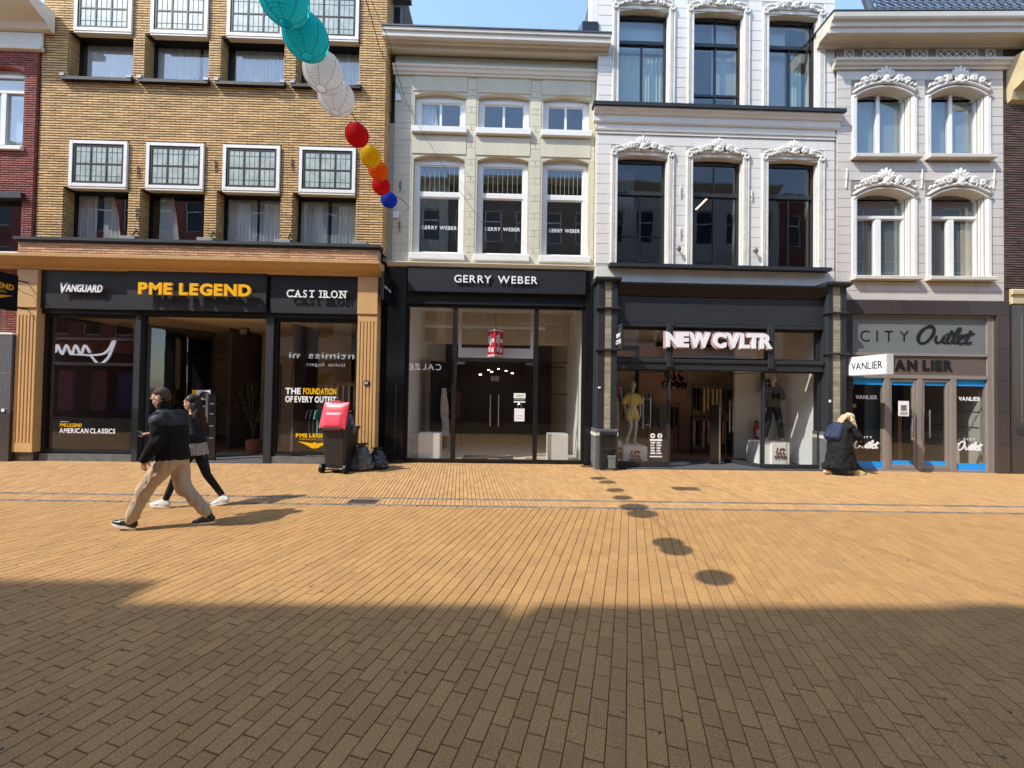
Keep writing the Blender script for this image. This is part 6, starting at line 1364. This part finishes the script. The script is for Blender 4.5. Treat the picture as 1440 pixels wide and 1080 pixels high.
body += hand((.34, .20, .74), (.6, -.1, -.8), (.3, 1, 0), s=.9) + hand((.42, -.16, .72), (.6, .1, -.8), (.3, -1, 0), s=.9)
organic('body', body, .0085, skin, w3, smooth_it=1)
hair = [('e', HP(-.022, 0, .046), (.108, .096, .095), HR), ('e', HP(-.05, 0, -.02), (.08, .095, .11), HR), ('s', (.24, .09, 1.30), (.30, .10, 1.12), .05, .03), ('s', (.20, -.09, 1.30), (.27, -.12, 1.12), .05, .03), ('s', (.12, .06, 1.36), (.02, .09, 1.20), .06, .035), ('s', (.1, -.03, 1.38), (.0, .0, 1.23), .06, .04), ('s', (.05, .09, 1.24), (-.08, .12, 1.13), .03, .015)]
organic('hair', hair, .010, hairbl, w3, fold=.026, fscale=22)
ct = [('l', [(-.02, 0, .16, .40, .24), (-.04, 0, .35, .33, .235), (-.08, 0, .6, .24, .22), (-.09, 0, .8, .20, .21), (-.05, 0, .95, .18, .20), (.02, 0, 1.1, .165, .20), (.07, 0, 1.2, .12, .17), (.10, 0, 1.26, .07, .09)]),
      ('s', (.06, .16, 1.15), (.16, .24, .92), .078, .066), ('s', (.16, .24, .92), (.32, .20, .77), .066, .052), ('s', (.06, -.16, 1.15), (.2, -.24, .92), .078, .066), ('s', (.2, -.24, .92), (.39, -.16, .75), .066, .052), ('s', (.25, -.02, .25), (.55, -.1, .09), .12, .05, .5), ('s', (-.1, .05, .3), (-.38, .05, .2), .14, .10, .9)]
organic('coat', ct, .012, blk, w3, smooth_it=2, fold=.035, fscale=7)
organic('trousers', [('s', (-.06, .09, .82), (.02, .1, .45), .09, .068), ('s', (.02, .1, .45), lerp((.02, .1, .45), la, .85), .066, .052), ('s', (-.06, -.09, .82), (.20, -.1, .44), .09, .068), ('s', (.20, -.1, .44), lerp((.20, -.1, .44), ra, .85), .066, .052)], .010, blk, w3, fold=.006)
yes = mat('yellow_suede', (.70, .50, .16), .7); shoe(w3, (-.36, .06, .13), radians(8), radians(22), yes, solew, high=.0); shoe(w3, (.34, -.10, .10), radians(-6), 0, yes, solew, high=.0)
bp_ = thing('backpack', 'navy blue backpack worn by the stooping person in black', 'backpack', (8.05, 9.55, 0), radians(12))
navy = mat('navy_nylon', (.014, .022, .060), .75, var=.2, nscale=8, bump=.3, bscale=40)
RB = Matrix.Rotation(.55, 3, 'Y')
organic('bag', [('s', (-.24, -.06, .90), (-.12, -.06, 1.12), .10, .085), ('s', (-.24, .12, .90), (-.12, .12, 1.12), .10, .085), ('s', (-.23, .03, .88), (-.10, .03, 1.15), .115, .10), ('s', (-.32, -.03, .90), (-.27, -.03, .99), .06, .055), ('s', (-.32, .09, .90), (-.27, .09, .99), .06, .055)], .010, navy, bp_, fold=.010, fscale=16)
MB().tube([(-.06, .13, 1.20), (.06, .17, 1.24), (.12, .17, 1.14), (.04, .19, .98), (-.12, .17, .88)], .018, 6).tube([(-.06, -.1, 1.20), (.06, -.14, 1.24), (.12, -.15, 1.14), (.04, -.17, .98), (-.12, -.14, .88)], .018, 6).build('strap', mat('grey_strap', (.12, .15, .22), .6), bp_)
MB().ell((-.345, .03, .98), (.012, .04, .04), 10, 6, RB).build('badge', mat('badge', (.08, .14, .3), .4), bp_)

# ------------------------------------------------------------------ mannequins
mnq = mat('mannequin_white', (.58, .57, .50), .4, var=.03)
def mannequin(label, x, y, z, rz, h, poseR, male=False):
    r = thing('mannequin', label, 'mannequin', (x, y, z), rz); s = h / 1.75; f = 1.12 if male else 1.0
    def S_(p): return (p[0] * s, p[1] * s * f, p[2] * s)
    lk, la, rk, ra = poseR
    sh = [('e', S_((.02, 0, 1.64)), (.095 * s, .072 * s, .115 * s)), ('s', S_((.0, 0, 1.42)), S_((.01, 0, 1.55)), .047 * s, .045 * s), ('l', [(*S_((0, 0, .86)), .10 * s, .15 * s), (*S_((0, 0, .95)), .105 * s, .155 * s), (*S_((0, 0, 1.08)), .08 * s, .115 * s), (*S_((.01, 0, 1.27)), .095 * s, .14 * s * f), (*S_((0, 0, 1.38)), .07 * s, .15 * s * f), (*S_((0, 0, 1.43)), .045 * s, .06 * s)]),
          ('s', S_((0, .08, .88)), S_(lk), .078 * s, .050 * s), ('s', S_(lk), S_(la), .048 * s, .030 * s), ('s', S_((0, -.08, .88)), S_(rk), .078 * s, .050 * s), ('s', S_(rk), S_(ra), .048 * s, .030 * s),
          ('s', S_(la), S_((la[0] + .13, la[1], .03)), .028 * s, .026 * s), ('s', S_(ra), S_((ra[0] + .13, ra[1], .03)), .028 * s, .026 * s)]
    for sg in (-1, 1):
        e = (-.02, sg * .23, 1.12); w = (.06, sg * .22, .88); sh += [('s', S_((0, sg * .165, 1.37)), S_(e), .042 * s, .034 * s), ('s', S_(e), S_(w), .034 * s, .022 * s)] + hand(S_(w), (.15, -sg * .05, -1), (0, sg, 0), s=.9 * s, curl=.3)
    organic('figure', sh, .011, mnq, r, smooth_it=1)
    MB().box(-.16, .16, -.16, .16, -.012, -.001).build('base_plate', 'steel', r)
    return r, S_
A = ((.05, .09, .48), (.0, .08, .06), (.06, -.07, .48), (-.02, -.16, .06))
B_ = ((.04, .14, .48), (-.02, .19, .06), (.06, -.13, .48), (.02, -.2, .06))
fcam = radians(-90)
m1, S1 = mannequin('female mannequin in yellow crop top and shorts behind the left glass', 3.42, 10.72, .50, radians(-80), 1.66, A)
ycl = mat('yellow_cotton', (.70, .56, .20), .85, var=.05)
organic('crop_top', [('l', [(*S1((0, 0, 1.08)), .12, .155), (*S1((0, 0, 1.2)), .125, .165), (*S1((0, 0, 1.34)), .11, .17), (*S1((0, 0, 1.42)), .075, .09)]), ('s', S1((0, .14, 1.35)), S1((-.01, .25, 1.18)), .07, .075), ('s', S1((0, -.14, 1.35)), S1((-.01, -.25, 1.18)), .07, .075)], .011, ycl, m1, fold=.010)
organic('shorts', [('l', [(*S1((0, 0, .80)), .12, .16), (*S1((0, 0, .92)), .125, .165), (*S1((0, 0, 1.05)), .095, .12)]), ('s', S1((0, .08, .86)), S1((.02, .10, .74)), .095, .10), ('s', S1((0, -.08, .86)), S1((.02, -.10, .74)), .095, .10)], .011, ycl, m1, fold=.008)
m2, S2 = mannequin('male mannequin in grey 90 jersey and dark jeans on the white plinth', 7.40, 11.05, .62, radians(-95), 1.78, B_, True)
gcl = mat('grey_cotton', (.13, .135, .13), .9, var=.15, nscale=30)
jr = organic('jersey', [('l', [(*S2((0, 0, .90)), .13, .19), (*S2((0, 0, 1.1)), .13, .19), (*S2((0, 0, 1.3)), .13, .205), (*S2((0, 0, 1.39)), .09, .19), (*S2((0, 0, 1.45)), .06, .08)]), ('s', S2((0, .15, 1.37)), S2((-.01, .235, 1.15)), .075, .08), ('s', S2((0, -.15, 1.37)), S2((-.01, -.235, 1.15)), .075, .08)], .011, gcl, m2, fold=.010)
text('90', -.11, .11, 1.13, .16, 0, 'blackg', jr, bold=.05, depth=.03, gap=.12, fr=lambda u, v, n: (.112 + n, u, v), letters=False)
jn = mat('dark_denim', (.012, .018, .03), .8, var=.2, nscale=30)
organic('jeans', [('l', [(*S2((0, 0, .82)), .11, .16), (*S2((0, 0, .95)), .12, .17)])] + [('s', S2((0, sg * .08, .86)), S2((.05, sg * .135, .48)), .10, .078) for sg in (-1, 1)] + [('s', S2((.05, sg * .135, .48)), S2((.0, sg * .195, .12)), .075, .085) for sg in (-1, 1)], .011, jn, m2, fold=.006)
m3, S3 = mannequin('mannequin in red top at the far left, half hidden by the ribbed pilaster', 2.98, 10.9, .62, radians(-80), 1.74, A)
organic('red_top', [('l', [(*S3((0, 0, 1.12)), .115, .15), (*S3((0, 0, 1.34)), .11, .165), (*S3((0, 0, 1.40)), .07, .09)])], .012, mat('red_cotton', (.5, .02, .06), .8), m3, fold=.008)
# plinths
def plinth(label, x0, x1, y0, y1, z0, z1, logo=True, extra=None):
    t = thing('display_plinth', label, 'plinth', ((x0 + x1) / 2, (y0 + y1) / 2, z0)); MB().box(x0, x1, y0, y1, z0, z1).build('block', 'iwhite', t)
    if logo: graffiti(t, (x0 + x1) / 2, z0 + (z1 - z0) * .66, min(.34, (z1 - z0) * .8), y0 - .001, mat('maroon_print', (.10, .03, .035), .6))
    return t
plinth('low white plinth with scrawl logo under the yellow-dressed mannequin', 3.10, 3.72, 10.42, 10.98, .02, .485)
plinth('tall white plinth behind the left pilaster under the red-topped mannequin', 2.80, 3.08, 10.5, 11.1, .02, .60)
plinth('white plinth with scrawl logo under the jersey mannequin', 7.14, 7.62, 10.7, 11.3, .02, .60)
plinth('plain white side plinth left of the logo plinth in the right display', 6.82, 7.13, 10.75, 11.3, .02, .60, logo=False)
plinth('larger white cube at the left in the empty black-framed shop window', -2.17, -1.62, 10.66, 11.1, .03, .72, logo=False)
plinth('white cube at the right in the empty black-framed shop window', 1.20, 1.72, 10.66, 11.1, .03, .74, logo=False)
fe = thing('fire_extinguisher', 'red fire extinguisher standing behind the jersey mannequin', 'fire extinguisher', (7.30, 11.6, .5))
MB().lathe([(.07, 0), (.075, .02), (.075, .40), (.05, .47), (.02, .50)], (7.30, 11.62, .55), 14).build('cylinder', redm, fe); MB().box(7.27, 7.33, 11.59, 11.65, 1.05, 1.11).tube([(7.31, 11.60, 1.08), (7.40, 11.58, 1.0), (7.39, 11.58, .75)], .012, 6).build('valve_and_hose', 'black', fe); MB().box(7.25, 7.35, 11.538, 11.5445, .68, .86).build('label', 'wlet', fe)
# clothes racks
def garment(mb, x, y, z, w, L, rz, seed=0):
    n = 9; c, s = cos(rz), sin(rz); pts = []
    for k, (u, v) in enumerate([(-.04, 0), (-w / 2, -.05), (-w / 2 - .04, -.28), (-w / 2 + .05, -.29), (-w / 2 + .06, -.2), (-w / 2 + .05, -L), (w / 2 - .05, -L), (w / 2 - .06, -.2), (w / 2 - .05, -.29), (w / 2 + .04, -.28), (w / 2, -.05), (.04, 0)]): pts.append((u, v))
    t = .025; f = [(x + u * c - t * s, y + u * s + t * c, z + v) for u, v in pts]; b = [(x + u * c + t * s, y + u * s - t * c, z + v) for u, v in pts]; n = len(pts)
    return mb.add(f + b, [tuple(range(n)), tuple(range(2 * n - 1, n - 1, -1))] + [(i, (i + 1) % n, n + (i + 1) % n, n + i) for i in range(n)])
def rack(label, x0, x1, y, z, cols, dx, L=.7, rz=1.2, floor=0.02, xs=None):
    r = thing('clothes_rack', label, 'clothes rack', ((x0 + x1) / 2, y, floor)); MB().tube([(x0, y, floor), (x0, y, z), (x1, y, z), (x1, y, floor)], .016, 8).build('rail', 'black', r)
    x = x0 + .08; i = 0
    while x < x1 - .05:
        g = MB(); garment(g, x, y, z - .10, .42 + .05 * (i % 3), L + .1 * ((i * 7) % 3) / 2, rz + random.uniform(-.12, .12)); g.build('garment', cols[i % len(cols)], r)
        MB().tube([(x, y, z - .10), (x, y, z + .02)], .005, 4).build('hanger', 'steel', r); x += dx; i += 1
    return r
cl = lambda n, c: mat(n, c, .85, var=.08)
cy, cg, cd, cp, cw, ct_, cgr = cl('cloth_yellow', (.62, .52, .22)), cl('cloth_green', (.30, .32, .14)), cl('cloth_black', (.02, .02, .022)), cl('cloth_pink', (.55, .30, .28)), cl('cloth_beige', (.55, .48, .36)), cl('cloth_teal', (.06, .26, .22)), cl('cloth_grey', (.16, .16, .16))
rack('clothes rack with beige and yellow shirts and jackets in the open clothes shop', 5.75, 7.0, 12.3, 2.15, [cd, cd, cy, cw, cw, cy, cw], .13, .65)
rack('lower clothes rack with pink garments below the beige shirts', 5.75, 7.0, 12.4, 1.15, [cp, cd, cp], .15, .7)
rack('clothes rack with dark and olive shirts behind the yellow mannequin', 3.3, 4.5, 12.2, 1.95, [cd, cg, cgr, cd, cd, cgr], .11, .7)
rack('clothes rack with dark coats deep in the middle of the clothes shop', 4.6, 5.6, 12.9, 1.55, [cd, cgr, cd], .14, .6)
rack('clothes rack with green and teal tees behind the foundation lettering', -5.1, -4.1, 11.1, 1.40, [cd, cd, ct_, cd, ct_, cg], .12, .65, rz=.9)
rack('clothes rack with dark red garments at the left inside the black-framed shop', -2.2, -1.35, 13.6, 1.9, [cl('cloth_maroon', (.14, .03, .04)), cd, cl('cloth_maroon2', (.20, .05, .06))], .12, .8)
sr = thing('slatted_rack', 'light wooden slatted screen behind the right window of the corner brick shop', 'screen', (-4.4, 11.6, 0))
MB().box(-5.0, -3.85, 11.6, 11.66, 1.93, 2.02).build('top_rail', 'iwood', sr)
for i in range(8): MB().box(-4.98 + i * .155, -4.93 + i * .155, 11.6, 11.65, .25, 1.93).build('slat', 'ibeige', sr)
sg = thing('security_gate', 'silver-edged black security gate standing in the open shop doorway', 'gate', (-7.35, 10.5, 0))
MB().box(-7.40, -7.34, 10.36, 10.40, .012, 1.68).box(-7.36, -7.34, 10.36, 10.40, 1.681, 1.70).build('silver_edge', 'steel', sg); MB().box(-7.338, -7.14, 10.36, 10.41, .012, 1.66).build('black_panel', 'blackg', sg)
for i, z in enumerate((.55, .85, 1.15, 1.4)): MB().box(-7.29, -7.19, 10.354, 10.359, z, z + .03).build('print', 'greyp', sg)
sg = thing('security_gate', 'slim black security gate with silver edge in the open doorway of the clothes shop', 'gate', (5.62, 10.6, 0))
MB().box(5.66, 5.70, 10.58, 10.62, .03, 1.60).build('silver_edge', 'steel', sg); MB().box(5.44, 5.658, 10.59, 10.63, .03, 1.58).build('black_panel', 'blackg', sg)
ds = thing('poster_stand', 'poster stand with black and yellow photo panel above folded jeans in the doorway', 'display stand', (-7.75, 10.7, 0))
MB().box(-7.98, -7.96, 10.7, 10.74, .012, 1.50).box(-7.55, -7.53, 10.7, 10.74, .012, 1.50).box(-7.96, -7.55, 10.7, 10.74, 1.45, 1.47).build('stand', 'black', ds)
MB().box(-7.98, -7.53, 10.69, 10.72, 1.50, 1.75).build('photo_panel', 'wlet', ds); MB().box(-7.98, -7.89, 10.683, 10.689, 1.50, 1.75).build('yellow_strip', 'yel', ds)
mb = MB(); rr = random.Random(3)
for i in range(9): x = -7.86 + rr.random() * .28; mb.box(x, x + .03 + rr.random() * .04, 10.68 - i * .0004, 10.689, 1.52 + rr.random() * .08, 1.60 + rr.random() * .12)
mb.build('photo_print', 'anth', ds)
organic('folded_jeans', [('l', [(-7.74, 10.66, .35, .13, .05), (-7.75, 10.66, .8, .15, .06), (-7.74, 10.66, 1.35, .16, .05)])], .012, mat('blue_denim', (.07, .13, .20), .85, var=.2, nscale=10), ds, fold=.012, org=(0, 0, 0)).location = tuple(-Vector(ORG[ds.name]))
# potted plant
pp = thing('potted_plant', 'dark leafy plant in a terracotta pot just inside the brick building doorway', 'plant', (-6.95, 11.6, 0))
MB().lathe([(.15, 0), (.2, .35), (.21, .37)], (-6.95, 11.6, .01), 16).build('pot', mat('terracotta', (.30, .10, .06), .8), pp)
mb = MB(); rp = random.Random(5)
for i in range(8): a = rp.uniform(0, 6.3); mb.tube([(-6.95, 11.6, .35), (-6.95 + .1 * cos(a), 11.6 + .1 * sin(a), .9), (-6.95 + .4 * cos(a), 11.6 + .3 * sin(a), 1.55 + rp.uniform(-.2, .45))], .01, 5)
mb.build('stem', mat('plant_stem', (.05, .06, .025), .7), pp); mb = MB()
for i in range(260):
    a = rp.uniform(0, 6.3); r = rp.uniform(.05, .5); z = rp.uniform(.9, 2.05); x, y = -6.95 + r * cos(a), 11.6 + r * .7 * sin(a); b = rp.uniform(0, 6.3); l = .09; dx, dy, dz = l * cos(b), l * sin(b), rp.uniform(-.06, .03)
    mb.add([(x, y, z), (x + dx / 2 - dy * .3, y + dy / 2 + dx * .3, z + dz / 2 + .01), (x + dx, y + dy, z + dz), (x + dx / 2 + dy * .3, y + dy / 2 - dx * .3, z + dz / 2 + .01)], [(0, 1, 2, 3)])
mb.build('leaves', mat('leaf', (.06, .10, .035), .5), pp, kind='stuff')
# A-frame crate at the left pilaster of the clothes shop
cr = thing('sign_stand', 'black folding A-frame stand with small box leaning at the left ribbed pilaster', 'stand', (2.52, 9.7, 0))
f = MB(); frame(f, 2.32, 2.74, .02, .92, 9.70, 9.73, .04, wb=.03, wt=.07); f.box(2.36, 2.70, 9.705, 9.725, .50, .53); f.build('frame', 'anth', cr); MB().box(2.36, 2.70, 9.712, 9.72, .53, .85).build('board', 'blackg', cr); MB().box(2.53, 2.69, 9.66, 9.699, .06, .30).box(2.51, 2.70, 9.655, 9.699, .301, .36).build('leaflet_box', 'greyp', cr)
MB().box(2.34, 2.37, 9.735, 9.80, .02, .88).box(2.69, 2.72, 9.735, 9.80, .02, .88).build('rear_leg', 'anth', cr)
db = thing('door_stopper', 'small black door hardware block on the paving by the clothes shop window', 'door block', (2.95, 9.86, 0)); MB().box(2.84, 3.02, 9.86, 9.91, 0, .04).ell((2.97, 9.87, .05), (.03, .03, .03), 8, 6).build('block', 'black', db)
# hanging SALE cube in the black-framed shop
hc = thing('hanging_sign', 'red and white triangular promotion sign hanging behind the upper glass', 'sign', (-.22, 10.7, 2.9))
a_, b_, c_ = (-.22, 10.62), (-.42, 10.86), (-.02, 10.87)
m_ = MB()
for p, q in ((b_, a_), (a_, c_)): slab(m_, p, q, 2.74, 3.46, .01)
m_.build('panels', mat('promo_red', (.68, .02, .04), .5), hc); m_ = MB()
for p, q in ((b_, a_), (a_, c_)):
    ox = (q[1] - p[1]) * .02; P = lambda t, d=.012: (p[0] + (q[0] - p[0]) * t + (q[1] - p[1]) / .32 * d, p[1] + (q[1] - p[1]) * t - (q[0] - p[0]) / .32 * d)
    for t0, t1, z0, z1 in ((0.02, .98, 2.75, 2.80), (.08, .3, 3.1, 3.3), (.35, .5, 3.05, 3.35), (.6, .9, 3.12, 3.22), (.15, .4, 2.88, 3.0), (.5, .85, 2.86, 2.98), (.02, .98, 3.42, 3.45)): slab(m_, P(t0), P(t1), z0, z1, .004)
m_.build('panel_print', 'wlet', hc); MB().tube([(-.22, 10.78, 3.40), (-.22, 10.78, 4.29)], .004, 5).build('wire', 'black', hc)
# black wall rails and a pale scarf rack inside the empty shop
wr_ = thing('wall_rail', 'black tubular wall rails on the right side wall of the empty shop', 'rail', (1.6, 12.4, 1.8))
MB().tube([(1.95, 12.4, 2.75), (1.2, 12.4, 2.75), (1.2, 12.4, .6)], .018, 6).tube([(1.95, 12.9, 2.62), (1.0, 12.9, 2.62), (1.0, 12.9, .6)], .018, 6).tube([(1.95, 12.3, 1.78), (1.1, 12.3, 1.78)], .02, 6).build('tubes', 'black', wr_)
dk = thing('open_door', 'dark door ajar with a pale garment hung on it behind the left cube', 'door', (-1.95, 12.2, 0)); m_ = MB(); slab(m_, (-2.1, 12.0), (-1.75, 12.9), .03, 2.7, .05); m_.build('leaf', 'black', dk)
organic('hung_garment', [('l', [(-1.66, 12.05, .5, .10, .05), (-1.70, 12.05, 1.2, .13, .06), (-1.74, 12.05, 1.9, .06, .04)])], .014, cl('cloth_pale', (.6, .52, .48)), dk, fold=.03, fscale=8).location = tuple(-Vector(ORG[dk.name]))

bpy.data.scenes.remove(TMP)
